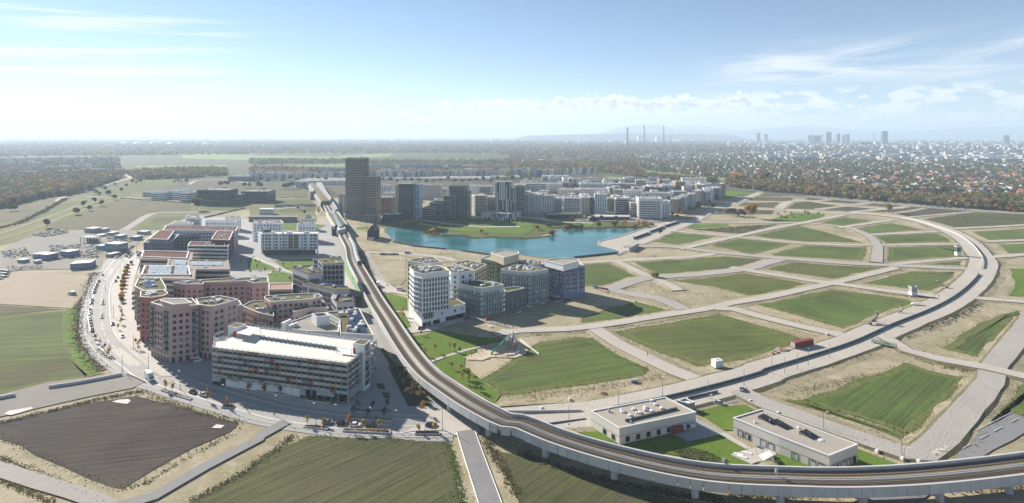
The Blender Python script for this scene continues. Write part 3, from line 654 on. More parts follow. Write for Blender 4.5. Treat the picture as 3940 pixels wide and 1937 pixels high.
# piers in pairs
d = 60.0; pk = 0
while d < vdist[-1] - 5:
    p, dr, s = via_at(d); an = math.atan2(dr.y, dr.x)
    grn = vdist[-1] * .44 < d < vdist[-1] * .60
    for o in (-1.9, 1.9):
        q = p + s * o; mb = MB(); n = 14
        mb.prism([(q.x + 1.15 * math.cos(2 * math.pi * i / n), q.y + 1.15 * math.sin(2 * math.pi * i / n)) for i in range(n)], -.2, 4.0)
        mb.build('pier', GREENP if grn else CONC, VR)
    MB().obox(p.x, p.y, 3.35, 3.95, 1.6, 6.0, an).build('pier_head', CONC2, VR)
    d += 24.5
# signal mast and boxes on the deck
for k_, x_, y_ in (('D', 1365, 470), ('k', 1990, 905), ('k', 2500, 1010)):
    p = P(k_, x_, y_, ZT - 1); MB().tube([(p.x, p.y, ZT - 1.2), (p.x, p.y, ZT + 1.6)], .09).box(p.x - .35, p.y - .25, ZT + .3, p.x + .35, p.y + .25, ZT + 1.5).build('signal', METAL, VR)
# ------------------------------------------------------------------ train
TRW = M('train_silver', (.55, .56, .57), .35, .06, .4, .35); TGL = GLASS('train_glass', (.02, .025, .03), (.03, .035, .04), .1)
TR = thing('metro_train', 'silver metro train with dark end on the curving viaduct', 'train', (0, 0, 0))
d0 = None
best = min(range(NV), key=lambda k: (via[k] - P('f', 965, 160, ZT)).length)
dend = vdist[best]
p, dr, s = via_at(dend - 50); TR.location = (p.x, p.y, ZT - 1)
for c in range(6):
    a0 = dend - 18.2 * c; p, dr, s = via_at(a0 - 9); an = math.atan2(dr.y, dr.x); q = p + s * (2.8)
    cxz = [(q.x, q.y)]
    def loc(x, y): return (q.x + x * math.cos(an) - y * math.sin(an), q.y + x * math.sin(an) + y * math.cos(an))
    mb = MB()
    prof = [(-1.35, 0), (-1.4, .5), (-1.4, 2.3), (-1.1, 2.75), (0, 2.9), (1.1, 2.75), (1.4, 2.3), (1.4, .5), (1.35, 0)]
    for i in range(len(prof) - 1):
        (y0, z0), (y1, z1) = prof[i], prof[i + 1]
        a, b = loc(-8.8, y0), loc(8.8, y0); e, f_ = loc(8.8, y1), loc(-8.8, y1)
        mb.poly([(*f_, z1 + ZT - .8), (*e, z1 + ZT - .8), (*b, z0 + ZT - .8), (*a, z0 + ZT - .8)])
    for xx, od in ((-8.8, 1), (8.8, -1)): mb.poly([(*loc(xx, y0), z0 + ZT - .8) for y0, z0 in prof[::od]], 1 if (c == 0 and xx > 0) else 0)
    car = mb.build('carriage', [TRW, DARKM], TR)
    for sg in (-1, 1):
        w = MB(); a, b = loc(-8, sg * 1.42), loc(8, sg * 1.42); w.poly([(*a, ZT + .3), (*b, ZT + .3), (*b, ZT + 1.2), (*a, ZT + 1.2)]); o = w.build('window_strip', TGL, TR)
    u = loc(0, 0); MB().obox(u[0], u[1], ZT + 2.1, ZT + 2.4, 5, 1.4, an).build('roof_unit', METAL, TR)
# ------------------------------------------------------------------ station over the tracks
ST = thing('railway_station', 'elevated station with pale glass roof strip between two green roof strips', 'station', tuple(P('b', 735, 880)))
def st_poly(spec, z): return ccw(W(spec, z))
MB().prism(st_poly('b 640 815 670 800 790 965 840 935 870 930 780 790 830 860 850 935 715 945', 6.0) if False else st_poly('b 645 810 765 790 850 935 705 945', 6.5), 4.2, 6.5).build('platform_deck', CONC2, ST)
GRF = GROUND('sedum_roof', ((.20, .17, .075), (.15, .14, .06), (.26, .22, .11)), .08, .5, 2)
SKYL = GLASS('roof_light_glass', (.42, .50, .56), (.55, .62, .66), .4, .15)
MB().prism(st_poly('b 692 790 715 788 800 935 765 940', 12.5), 11.9, 12.5).build('glass_roof', SKYL, ST)
for sp in ('b 665 815 692 800 762 925 735 930', 'b 718 795 740 800 832 915 805 930'): MB().prism(st_poly(sp, 12.0), 11.4, 12.0, 0).build('green_roof', GRF, ST)
for sp in ('b 645 810 662 808 735 935 715 940', 'b 742 795 760 800 852 915 835 925'): MB().prism(st_poly(sp, 11.0), 7.5, 11.0).build('side_wall', CONC, ST)
for sp in ('b 698 925 745 925 745 975 700 970', 'b 820 925 866 920 866 970 825 985'): MB().prism(st_poly('b 698 928 745 925 745 940 700 945' if sp[2:5] == '698' else 'b 822 922 864 920 866 935 824 940', 10.0), 0, 10.0).build('stair_tower', DARKM, ST)
MB().prism(st_poly('b 752 940 815 925 835 960 755 980', 10.5), 5.5, 10.5).build('entrance_box', CONC, ST)
for i in range(14):
    a = P('b', 700 + i * 6.7, 800 + i * 9.6, 12.55); MB().obox(a.x + 2, a.y, 12.5, 12.85, 9, .25, .1).build('roof_rib', METAL, ST)
S2 = thing('railway_station', 'second elevated station with ribbed roofs farther along the viaduct', 'station', tuple(P('b', 560, 600)))
for sp, z, nm, mt in (('b 490 520 520 515 680 690 600 695', 12, 'platform_roof', GRF), ('b 470 545 490 520 600 690 590 720', 10.5, 'side_wall', CONC2), ('b 545 515 575 512 700 660 680 690', 12.6, 'platform_roof', CONC2), ('b 575 510 600 512 760 770 735 775', 9.5, 'side_wall', CONC2),
                     ('b 485 575 525 570 525 598 490 602', 14.5, 'lift_tower', CONC2), ('b 605 680 680 675 680 700 605 712', 9.5, 'end_wall', DARKM)):
    MB().prism(ccw(W(sp, z)), 5.0 if nm != 'lift_tower' else 0, z).build(nm, mt, S2)
# ------------------------------------------------------------------ houses: walls, roof, parapet, windows
GL = GLASS('pane', (.022, .028, .034), (.20, .21, .215), .25)
GLB = GLASS('pane_blue', (.035, .06, .075), (.14, .18, .20), .35)
GLD = GLASS('pane_dark', (.012, .016, .02), (.05, .06, .065), .2)
FRW = M('frame_white', (.62, .61, .59), .6, .05, 1.0); FRD = M('frame_dark', (.07, .07, .075), .6, .1, 1.0)
ROOFG = GROUND('green_roof', ((.17, .145, .075), (.11, .115, .05), (.24, .20, .13)), .12, .8, 3)
ROOFT = GROUND('gravel_roof', ((.36, .33, .29), (.31, .285, .25), (.42, .39, .35)), .1, .8, 4)
ROOFR = GROUND('red_sedum_roof', ((.16, .062, .045), (.12, .05, .038), (.20, .09, .065)), .1, .8, 3)
ROOFW = M('white_roof', (.60, .585, .55), .8, .06, .3)
PARW = M('parapet_sheet', (.66, .65, .63), .5, .06, .8)
_wm = {}
def win_mesh(gl, fr):
    k = (gl.name, fr.name)
    if k not in _wm:
        mb = MB()
        mb.poly([(-.5, -.02, 0), (.5, -.02, 0), (.5, -.02, 1), (-.5, -.02, 1)], 0)
        o = [(-.56, 0), (.56, 0), (.56, 1.05), (-.56, 1.05)]; i_ = [(-.47, .05), (.47, .05), (.47, .97), (-.47, .97)]
        for a in range(4):
            b = (a + 1) % 4
            mb.poly([(o[a][0], -.09, o[a][1]), (o[b][0], -.09, o[b][1]), (i_[b][0], -.09, i_[b][1]), (i_[a][0], -.09, i_[a][1])], 1)
            mb.poly([(i_[a][0], -.09, i_[a][1]), (i_[b][0], -.09, i_[b][1]), (i_[b][0], -.02, i_[b][1]), (i_[a][0], -.02, i_[a][1])], 1)
            mb.poly([(o[b][0], -.09, o[b][1]), (o[a][0], -.09, o[a][1]), (o[a][0], 0, o[a][1]), (o[b][0], 0, o[b][1])], 1)
        mb.poly([(-.02, -.06, .05), (.02, -.06, .05), (.02, -.06, .97), (-.02, -.06, .97)], 1)
        _wm[k] = mb.mesh('window', [gl, fr])
    return _wm[k]
class Bld:
    def __init__(s, name, label, poly, h, wall, roof=None, z0=0.0, par=.55, parmat=None, group=None, cat='building', root=None, wname='wall', pw=.35):
        p = ccw(poly); s.p = p; s.h = h; s.z0 = z0
        c = sum((Vector(q) for q in p), Vector((0, 0))) / len(p)
        s.r = root or thing(name, label, cat, (c.x, c.y, 0), group=group)
        s.wall = MB().prism(p, z0 - (.3 if z0 == 0 else 0), h, 0, top=False, bottom=z0 > 0).build(wname, wall, s.r)
        s.roof = MB().prism(offset(p, -.05), h - par - .2, h - par).build('roof', roof or ROOFT, s.r)
        s.par = MB().ring(offset(p, .12), offset(p, -pw), h - .28, h + .06).build('parapet', parmat or PARW, s.r)
    def sides(s, minlen=2.5, allsides=False):
        out = []
        n = len(s.p)
        for i in range(n):
            a, b = s.p[i], s.p[(i + 1) % n]; d = b - a
            nr = Vector((d.y, -d.x)); mid = (a + b) / 2
            if d.length >= minlen and (allsides or nr.dot(-mid) > -.12 * nr.length * mid.length): out.append((i, a, b))
        return out
    def windows(s, fh=3.0, w=1.3, h=1.6, gap=2.6, sill=.95, first=0, gl=None, fr=None, only=None, skip=0.0, top=None, margin=.9, joined=False, jit=0.0, nm='window'):
        """a grid of windows on every side that the street or the air can see"""
        me = win_mesh(gl or GL, fr or FRW); L = s.r.location; top = top or s.h
        nf = int((top - s.z0 - .6) / fh); J = MB()
        for i, a, b in s.sides():
            if only is not None and i not in only: continue
            d = b - a; ln = d.length; n = max(1, int((ln - 2 * margin + (gap - w)) / gap)); an = math.atan2(d.y, d.x); u = d / ln; nr = Vector((u.y, -u.x))
            st = (ln - n * gap) / 2 + gap / 2
            for fl in range(first, nf):
                for k in range(n):
                    if skip and random.random() < skip: continue
                    t = st + k * gap + (random.uniform(-jit, jit) if jit else 0); q = a + u * t; z = s.z0 + fl * fh + sill
                    if joined:
                        e = u * w / 2; f = nr * .05; g_ = nr * .14
                        J.poly([(*(q - e + f), z), (*(q + e + f), z), (*(q + e + f), z + h), (*(q - e + f), z + h)], 0)
                        J.poly([(*(q - e + f), z - .1), (*(q + e + f), z - .1), (*(q + e + g_), z), (*(q - e + g_), z)], 1)
                    else: link(nm, me, s.r, (q.x - L.x, q.y - L.y, z - L.z), an, (w, 1, h))
        if joined and J.f: J.build('window_grid', [gl or GL, fr or FRW], s.r, kind='stuff')
    def bands(s, zs, th, dep, mat, name='floor_band'):
        for z in zs: MB().ring(offset(s.p, dep), offset(s.p, -.1), z, z + th).build(name, mat, s.r)
    def strips(s, fh, h, sill, gl, first=0, margin=.6, name='window_strip', top=None, only=None):
        nf = int(((top or s.h) - s.z0 - .5) / fh)
        for i, a, b in s.sides():
            if only is not None and i not in only: continue
            d = b - a; u = d.normalized(); nr = Vector((u.y, -u.x)) * .05; a2, b2 = a + u * margin + nr, b - u * margin + nr
            for fl in range(first, nf):
                z = s.z0 + fl * fh + sill; MB().poly([(*a2, z), (*b2, z), (*b2, z + h), (*a2, z + h)]).build(name, gl, s.r)
    def balconies(s, i, ts, fh=3.0, first=1, last=None, w=3.0, dep=1.5, mat=None, rail=None, drop=0):
        a, b = s.p[i], s.p[(i + 1) % len(s.p)]; d = b - a; u = d.normalized(); nr = Vector((u.y, -u.x)); an = math.atan2(d.y, d.x); L = s.r.location
        key = ('balc', round(w, 2), round(dep, 2), (mat or CONC).name, (rail or RAILG).name)
        if key not in _wm:
            mb = MB().box(-w / 2, -dep, 0, w / 2, 0, .2, 0)
            mb.box(-w / 2, -dep, .2, w / 2, -dep + .06, 1.2, 1).box(-w / 2, -dep + .06, .2, -w / 2 + .06, 0, 1.2, 1).box(w / 2 - .06, -dep + .06, .2, w / 2, 0, 1.2, 1)
            _wm[key] = mb.mesh('balcony', [mat or CONC, rail or RAILG])
        nf = last or int((s.h - s.z0) / fh)
        for t in ts:
            q = a + d * t
            for fl in range(first, nf): link('balcony', _wm[key], s.r, (q.x - L.x, q.y - L.y, s.z0 + fl * fh), an)
    def rooftop(s, n, seed=0, size=(1, 2.6), hh=(.5, 1.6), mat=None, inset=2.2, name='roof_unit'):
        rr = random.Random(seed + 31); p = offset(s.p, -inset); xs = [q.x for q in p]; ys = [q.y for q in p]; k = 0; t = 0; z = s.h - .55
        while k < n and t < n * 40:
            t += 1; x, y = rr.uniform(min(xs), max(xs)), rr.uniform(min(ys), max(ys))
            if not inside((x, y), [(q.x, q.y) for q in p]): continue
            w, dd, h = rr.uniform(*size), rr.uniform(*size), rr.uniform(*hh); mb = MB().obox(x, y, z - .05, z + h, w, dd, rr.uniform(0, .5))
            if rr.random() < .5: mb.obox(x, y, z + h, z + h + .18, w * .7, dd * .7, .2)
            else: mb.tube([(x, y, z + h), (x, y, z + h + .6)], .18)
            mb.build(name, mat or (PARW if rr.random() < .6 else METAL), s.r); k += 1
RAILG = GLASS('rail_glass', (.10, .15, .16), (.16, .21, .22), .4, .2)
def panel_rows(b, spec, z, rows, cols, mat, nm='solar_panel', gapu=.12, gapv=.3, tilt=.35, base=None):
    """panels set out in rows on a roof quad given by four surveyed corners"""
    q = W(spec, z)
    for i in range(rows):
        for j in range(cols):
            def at(u, v): return q[0].lerp(q[1], u).lerp(q[3].lerp(q[2], u), v)
            u0, u1 = (j + gapu / 2) / cols, (j + 1 - gapu / 2) / cols; v0, v1 = (i + gapv / 2) / rows, (i + 1 - gapv / 2) / rows
            c = [at(u0, v1), at(u1, v1), at(u1, v0), at(u0, v0)]; zz = [z + .15, z + .15, z + .15 + tilt, z + .15 + tilt]
            mb = MB().poly([(p.x, p.y, k) for p, k in zip(c, zz)]); mb.poly([(p.x, p.y, k - .1) for p, k in zip(c[::-1], zz[::-1])]); mb.poly([(c[3].x, c[3].y, zz[3]), (c[2].x, c[2].y, zz[2]), (c[2].x, c[2].y, z), (c[3].x, c[3].y, z)]); mb.poly([(c[0].x, c[0].y, z), (c[1].x, c[1].y, z), (c[1].x, c[1].y, zz[1]), (c[0].x, c[0].y, zz[0])]); mb.build(nm, mat, b.r)
PV = GLASS('solar_glass', (.03, .05, .10), (.06, .09, .15), .4, .12)
# ------------------------------------------------------------------ the parking garage
PINK = M('plaster_rose_grey', (.50, .36, .325), .85, .07, .12)
PINK2 = M('plaster_dusty_pink', (.49, .335, .29), .85, .07, .12)
REDP = M('plaster_brick_red', (.40, .15, .115), .85, .08, .12)
WHT = M('plaster_white', (.76, .76, .74), .8, .05, .1)
LGREY = M('plaster_light_grey', (.60, .605, .60), .8, .06, .12)
MGREY = M('plaster_mid_grey', (.235, .24, .24), .8, .08, .12)
DGREY = M('cladding_dark_grey', (.075, .082, .088), .6, .1, .2)
TANP = M('plaster_tan', (.46, .385, .28), .85, .07, .12)
BEIGE = M('plaster_beige', (.55, .50, .42), .85, .06, .12)
def garage():
    top = 16.8
    poly = ccw(W('A 96 650 108 580 240 545 430 432 1690 585 1412 805', top))
    c = sum((Vector(q) for q in poly), Vector((0, 0))) / len(poly)
    r = thing('parking_garage', 'long open parking garage with coloured slanted panels and a white roof deck', 'garage', (c.x, c.y, 0)); L = r.location
    dark = M('garage_inner_shade', (.10, .105, .11), .8, .2, .4)
    MB().prism(offset(poly, -3.0), 0, 15.7).build('shade_core', dark, r)  # dark solid fill stands for the shade inside the open decks
    lev = [3.9 + 2.42 * k for k in range(6)]           # floor plates
    for z in lev[:-1]: MB().prism(offset(poly, -.25), z - .35, z, bottom=True).build('floor_slab', CONC2, r)
    MB().prism(offset(poly, -.05), 15.75, 16.1, bottom=True).build('roof_deck', M('deck_coating_pale', (.60, .575, .525), .8, .05, .08), r)
    MB().ring(offset(poly, .1), offset(poly, -.2), 15.7, 16.45).build('deck_kerb', CONC, r)
    cols = [(.46, .445, .40), (.42, .42, .39), (.50, .47, .40), (.38, .39, .36), (.44, .445, .42), (.16, .22, .20), (.40, .33, .14), (.30, .09, .085), (.36, .26, .20), (.17, .16, .15), (.27, .31, .30)]
    pms = []
    for i, cl in enumerate(cols):
        mb = MB(); sl = .16
        f = [(-.5 + sl, -.28, 0), (.5 - .02, -.12, 0), (.5 - sl, -.12, 1), (-.5 + .02, -.28, 1)]
        mb.poly(f).poly([(x, y + .1, z) for x, y, z in f[::-1]])
        for a in range(4):
            b = (a + 1) % 4; mb.poly([f[b], f[a], (f[a][0], f[a][1] + .1, f[a][2]), (f[b][0], f[b][1] + .1, f[b][2])])
        pms.append(mb.mesh('facade_panel', M('garage_panel_%d' % i, cl, .55, .05, .5)))
    post = MB().box(-.08, -.34, 3.3, .08, -.1, 17.3).mesh('facade_post', METAL)
    n = len(poly)
    lens = [(poly[(i + 1) % n] - poly[i]).length for i in range(n)]
    for i in range(n):
        a, b = poly[i], poly[(i + 1) % n]; d = b - a; u = d.normalized(); nr = Vector((u.y, -u.x))
        if nr.dot(-(a + b) / 2) < 0: 
            continue
        k = max(2, round(d.length / 2.75)); an = math.atan2(d.y, d.x)
        for j in range(k + 1):
            q = a + d * (j / k); link('facade_post', post, r, (q.x - L.x, q.y - L.y, 0), an)
            if j == k: break
            q = a + d * ((j + .5) / k)
            for z in lev:
                w = random.random(); m = random.randrange(5) if w < .72 else random.randrange(5, 11)
                link('facade_panel', pms[m], r, (q.x - L.x, q.y - L.y, z - .1), an, (d.length / k * 1.0, 1, 1.28 if z < 15 else .95))
    # ground floor: white wall, then glazing, then open corner on columns
    i0 = min(range(n), key=lambda i: (poly[i] - Vector(W('A 1412 805', top)[0][:2])).length)
    fr = poly[i0]; fl = poly[i0 - 1]; d = fr - fl; u = d.normalized(); nr = Vector((u.y, -u.x)); an = math.atan2(d.y, d.x)
    if (fl - fr).length < 20: fl = poly[(i0 + 1) % n]
    def seg(t0, t1, z0, z1, dep, mat, nm):
        q = fl + d * ((t0 + t1) / 2) - nr * .5; MB().obox(q.x, q.y, z0, z1, d.length * (t1 - t0), dep, an).build(nm, mat, r)
    seg(.10, .66, 0, 3.4, .5, WHT, 'ground_floor_wall'); seg(.66, .97, 0, 3.3, .3, GLD, 'ground_floor_glazing'); seg(0, .1, 0, 3.3, .3, DARKM, 'ground_floor_gate')
    for t in (.2, .3, .4, .5, .6): seg(t, t + .0015, 0, 3.4, .56, FRD, 'wall_joint')
    for t in (.70, .74, .78, .83, .88, .93): seg(t, t + .003, 0, 3.4, .7, CONC, 'mullion')
    # black and white wave panels
    m, nt, b = _nt('wave_print'); wv = nt.nodes.new('ShaderNodeTexWave'); wv.inputs['Scale'].default_value = .35; wv.inputs['Distortion'].default_value = 7; wv.inputs['Detail'].default_value = 1.0; wv.bands_direction = 'Z'
    nt.links.new(_pos(nt, (.45, .45, 1.6)), wv.inputs['Vector']); nt.links.new(_mix(nt, _rng(nt, wv.outputs['Fac'], .62, .70), (.62, .62, .60), (.02, .02, .022)), b.inputs['Base Color'])
    for t0, t1, z0, z1 in ((.0, .07, 2.2, 4.2), (.14, .21, 3.0, 4.3), (.25, .285, 3.0, 4.3), (.36, .43, 3.0, 4.3), (.47, .51, 3.0, 4.3), (.665, .705, 1.2, 3.6), (.785, .91, 2.2, 3.9)):
        q = fl + d * ((t0 + t1) / 2) + nr * .42; MB().obox(q.x, q.y, z0, z1, d.length * (t1 - t0), .12, an).build('mural_panel', m, r)
    br = Vector(W('A 1690 585', top)[0][:2]); e = br - fr; ue = e.normalized(); ne = Vector((ue.y, -ue.x)); ae = math.atan2(e.y, e.x)
    q = fr + e * .33 + ne * .45; MB().obox(q.x, q.y, 1.6, 4.3, e.length * .6, .12, ae).build('mural_panel', m, r)
    for t in (.02, .2, .4): q = fr + e * t; MB().tube([(q.x, q.y, 0), (q.x, q.y, 3.6)], .28, 8).build('column', CONC, r)
    # white stair tower on the corner, and the one at the other end
    def box(spec, z0, z1, mat, nm, roofm=None):
        p = ccw(W(spec, z1)); o = MB().prism(p, z0, z1 - .3).build(nm, mat, r)
        if roofm: MB().ring(offset(p, .06), offset(p, -.3), z1 - .3, z1).build('tower_parapet', PARW, r); MB().prism(offset(p, -.3), z1 - .29, z1 - .2).build('tower_roof', roofm, r)
        return p
    p = box('A 1462 612 1575 628 1632 582 1528 570', 0, 20.3, WHT, 'stair_tower', ROOFG)
    a, b2 = max(((p[i], p[(i + 1) % 4]) for i in range(4)), key=lambda ab: Vector(((ab[1] - ab[0]).y, -(ab[1] - ab[0]).x)).normalized().x)
    for z in range(2, 19, 3):
        dd = b2 - a; nn = Vector((dd.y, -dd.x)).normalized() * .06; aa, bb = a + dd * .1 + nn, a + dd * .9 + nn
        MB().poly([(*aa, z), (*bb, z), (*bb, z + 2.7), (*aa, z + 2.7)]).build('stair_glazing', GLB, r)
    box('A 245 445 335 460 425 425 330 408', 12, 20.0, WHT, 'stair_tower', ROOFG)
    RED = M('sign_red', (.50, .03, .035), .6, .05, .5)
    for xx, yy in ((318, 538), (1485, 705)): p0 = P('A', xx, yy, 16.1); MB().obox(p0.x, p0.y - .4, 16.1, 18.2, 1.5, .25, .1).build('ticket_sign', RED, r)
    # pale canopies over the ramp heads
    for spec, z in (('A 330 510 460 535 560 462 430 440', 18.8), ('A 1305 650 1450 668 1465 655 1310 635', 18.6)):
        p = ccw(W(spec, z)); MB().prism(p, z - .2, z, bottom=True).build('canopy', PARW, r)
        for qv in p: MB().tube([(qv.x, qv.y, 16), (qv.x, qv.y, z - .2)], .12).build('canopy_post', METAL, r)
    # split-level upstand with its row of posts, rails round the edge
    s0, s1 = P('A', 560, 565, 16.1), P('A', 1300, 672, 16.1); dd = s1 - s0; aa = math.atan2(dd.y, dd.x); mid = (s0 + s1) / 2
    MB().obox(mid.x, mid.y, 16.1, 17.3, dd.length, .35, aa).build('split_level_wall', M('upstand_grey', (.22, .24, .25), .7, .1, .4), r)
    pst = MB().box(-.11, -.3, 0, .11, .1, 1.9).mesh('deck_post', METAL)
    for j in range(17): q = s0 + dd * (j / 16); link('deck_post', pst, r, (q.x - L.x, q.y - L.y - .25, 16.1), aa)
    s0, s1 = P('A', 440, 445, 16.1), P('A', 1480, 580, 16.1); dd = s1 - s0
    for j in range(25): q = s0 + dd * (j / 24); link('deck_post', pst, r, (q.x - L.x, q.y - L.y, 16.1), aa, (.8, .8, .8))
    rl = M('mesh_rail', (.46, .42, .42), .6, .1, 1.0)
    pr = offset(poly, -.12)
    for i in range(n):
        a, b = pr[i], pr[(i + 1) % n]; mb = MB()
        for z in (16.7, 17.0, 17.25): dd = b - a; mb.obox((a.x + b.x) / 2, (a.y + b.y) / 2, z, z + .06, dd.length, .06, math.atan2(dd.y, dd.x))
        mb.build('deck_railing', rl, r)
    # curved ramp wall at the west end
    q = Vector(P('A', 150, 690, 10)[:2]) + Vector((2.5, 4))
    for z in lev[1:]:
        mb = MB(); seg_ = [(q.x + 6.0 * math.cos(t), q.y + 6.0 * math.sin(t)) for t in np.linspace(math.pi * .75, math.pi * 1.6, 9)]
        for (x0, y0), (x1, y1) in zip(seg_, seg_[1:]): mb.poly([(x0, y0, z - .2), (x1, y1, z - .2), (x1, y1, z + 1.0), (x0, y0, z + 1.0)])
        mb.build('ramp_wall', WHT, r)
garage()
# ------------------------------------------------------------------ white building with solar roof behind the garage
b = Bld('apartment_building', 'white angular block with blue solar rows on a brown roof behind the garage', W('A 1200 308 1525 272 1662 528 1340 508 1332 385', 17), 17, WHT, ROOFG)
b.windows(3.0, 1.4, 1.7, 3.4, gl=GLB, first=3); panel_rows(b, 'A 1430 320 1530 312 1610 520 1400 500', 16.6, 12, 2, PV, tilt=.5); b.rooftop(12, 1, (1.2, 3.2), (.6, 2.0))
b = Bld('apartment_building', 'white terraced wing with frame pergola beside the solar roof', W('A 870 395 1055 330 1195 315 1330 390 1320 500 1000 488 860 470', 14), 14, WHT, ROOFT)
b.windows(3.0, 1.4, 1.7, 3.4, gl=GLB, first=2)
for sp in ('A 1060 325 1190 312 1240 345 1110 362',):
    p = ccw(W(sp, 18)); MB().prism(p, 13.4, 18, top=False).build('penthouse_wall', WHT, b.r); MB().ring(p, offset(p, -.6), 17.7, 18.2).build('pergola_frame', PARW, b.r); MB().prism(offset(p, -.6), 15, 17.3).build('penthouse_roof', GLB, b.r)
for (x0, y0, x1, y1) in ((770, 455, 855, 378), (840, 480, 920, 410)):
    a_, c_ = P('A', x0, y0, 13), P('A', x1, y1, 15); d_ = c_ - a_; MB().obox((a_.x + c_.x) / 2, (a_.y + c_.y) / 2, 11, 15.2, d_.length, 1.1, math.atan2(d_.y, d_.x)).build('stair_cheek', WHT, b.r)
# ------------------------------------------------------------------ rose-coloured blocks
def pinkblock(label, spec, h, wall, sides_balc=True, name='apartment_building', fh=3.02, gap=2.7, w=1.35, seed=1, roof=None, units=6, first=1):
    b = Bld(name, label, W(spec, h), h, wall, roof or ROOFG)
    b.windows(fh, w, 1.55, gap, gl=GL, fr=FRD if seed % 3 == 0 else M('frame_brown', (.16, .11, .10), .7), first=first)
    ground = M('ground_floor_dark', (.05, .05, .052), .5, .2, .4)
    for i, a, c in b.sides(4):
        d = c - a; u = d.normalized(); nr = Vector((u.y, -u.x)); k = max(1, int(d.length / 2.6)); an = math.atan2(d.y, d.x)
        for j in range(k):
            q = a + d * ((j + .5) / k) + nr * .04; MB().obox(q.x, q.y, .3, 2.9, 1.5, .1, an).build('shop_window', ground, b.r)
        if sides_balc and d.length > 9: b.balconies(i, (.12, .88) if d.length > 16 else (.9,), fh, 2, w=2.7, dep=1.5, mat=CONC2, rail=RAILG)
    b.rooftop(units, seed, (1, 2.2), (.4, 1.2)); return b
b = pinkblock('tall rose grey corner block with teal balconies beside the garage', 'B 205 668 385 722 668 690 605 628 330 628', 27.2, PINK, seed=1, units=8); 
panel_rows(b, 'B 380 650 560 640 590 668 430 685', 26.7, 3, 5, PV, tilt=.3)
p_ = ccw(W('B 250 655 400 702 650 678 560 632 350 632', 29.6)); MB().prism(offset(p_, -2), 27.2, 29.6, top=False).build('penthouse_wall', PINK, b.r); MB().prism(offset(p_, -1.4), 29.4, 29.7, bottom=True).build('penthouse_roof', ROOFT, b.r); MB().ring(offset(p_, -1.2), offset(p_, -1.7), 29.5, 29.95).build('penthouse_parapet', PARW, b.r)
b = pinkblock('rose grey block with stepped roof adjoining the tall corner block', 'B 672 690 800 705 935 672 1050 636 870 602 640 632', 26.6, PINK, seed=2, units=9)
b = pinkblock('lower rose wing with deep balconies at the end of the stepped block', 'B 937 712 1092 690 1060 645 940 668', 23.2, PINK2, seed=4, units=3)
b = pinkblock('brick red apartment block on the curving promenade', 'B 100 612 205 618 330 600 372 575 330 545 105 558', 24.2, REDP, seed=3, units=7)
b = pinkblock('rose grey block with zigzag parapet above the red block', 'B 45 510 130 552 350 545 350 520 300 430 82 436', 20.5, PINK, seed=5, units=8)
panel_rows(b, 'B 130 450 250 445 265 520 145 530', 20.0, 5, 3, PV, tilt=.3)
b = pinkblock('long rose slab with staggered pale balcony fronts behind the corner block', 'B 420 472 545 490 712 488 718 470 1130 455 1200 478 1345 468 1340 424 1050 424 680 447', 21.5, PINK2, sides_balc=False, seed=6, units=14, gap=3.3)
for i, a, c in b.sides(20):
    b.balconies(i, [.08 + .105 * k for k in range(9)], 3.02, 2, w=3.6, dep=1.1, mat=CONC, rail=M('balcony_front_pink', (.42, .29, .25), .8, .06, .3))
b = pinkblock('rose block with white roof kerbs behind the garage deck', 'A 600 168 660 208 1050 178 1165 152 1120 122 880 128 610 150', 19.5, PINK, seed=7, units=10)
b = pinkblock('low rose block with white stair kerbs between two rose blocks', 'A 388 245 540 312 690 345 690 250 600 190 470 200', 14.5, PINK2, seed=8, units=5)
panel_rows(b, 'A 545 285 620 270 660 300 580 318', 14.0, 3, 4, PV, tilt=.25)
b = pinkblock('lower rose terrace beside the dark gridded offices', 'A 880 300 1060 262 1225 262 1160 178 1055 190 880 215', 15.5, PINK, seed=9, units=2)
# ------------------------------------------------------------------ school with saw-tooth skylights
b = Bld('school_building', 'low brown roofed school with rows of glass skylights and pale parapets', W('B 130 164 612 180 605 252 960 257 975 347 640 347 630 442 75 427 150 312 355 312 375 247 95 242', 12), 12, BEIGE, ROOFT, pw=1.6, parmat=M('roof_border_brown', (.22, .16, .135), .8, .1, .3))
SK = GLASS('skylight_glass', (.34, .38, .40), (.52, .55, .56), .5, .15)
for sp in ('B 135 175 565 182 545 245 120 228', 'B 150 320 560 325 580 405 125 405'):
    p = ccw(W(sp, 11.6)); MB().prism(p, 11.4, 11.62).build('red_roof_field', ROOFR, b.r); MB().ring(offset(p, .9), p, 11.4, 12.5).build('roof_kerb', PARW, b.r)
panel_rows(b, 'B 188 318 412 318 395 408 168 400', 11.7, 2, 11, SK, 'skylight', tilt=.9); panel_rows(b, 'B 440 318 560 322 555 405 428 402', 11.7, 2, 6, SK, 'skylight', tilt=.9); panel_rows(b, 'B 445 262 545 266 548 312 440 308', 11.7, 1, 6, SK, 'skylight', tilt=.9); panel_rows(b, 'B 600 278 898 280 905 318 600 312', 11.7, 1, 13, SK, 'skylight', tilt=.9)
b.strips(3.8, 2.0, 1.0, GLD, 0, .8); b.rooftop(14, 4, (1, 2.4), (.4, 1.2))
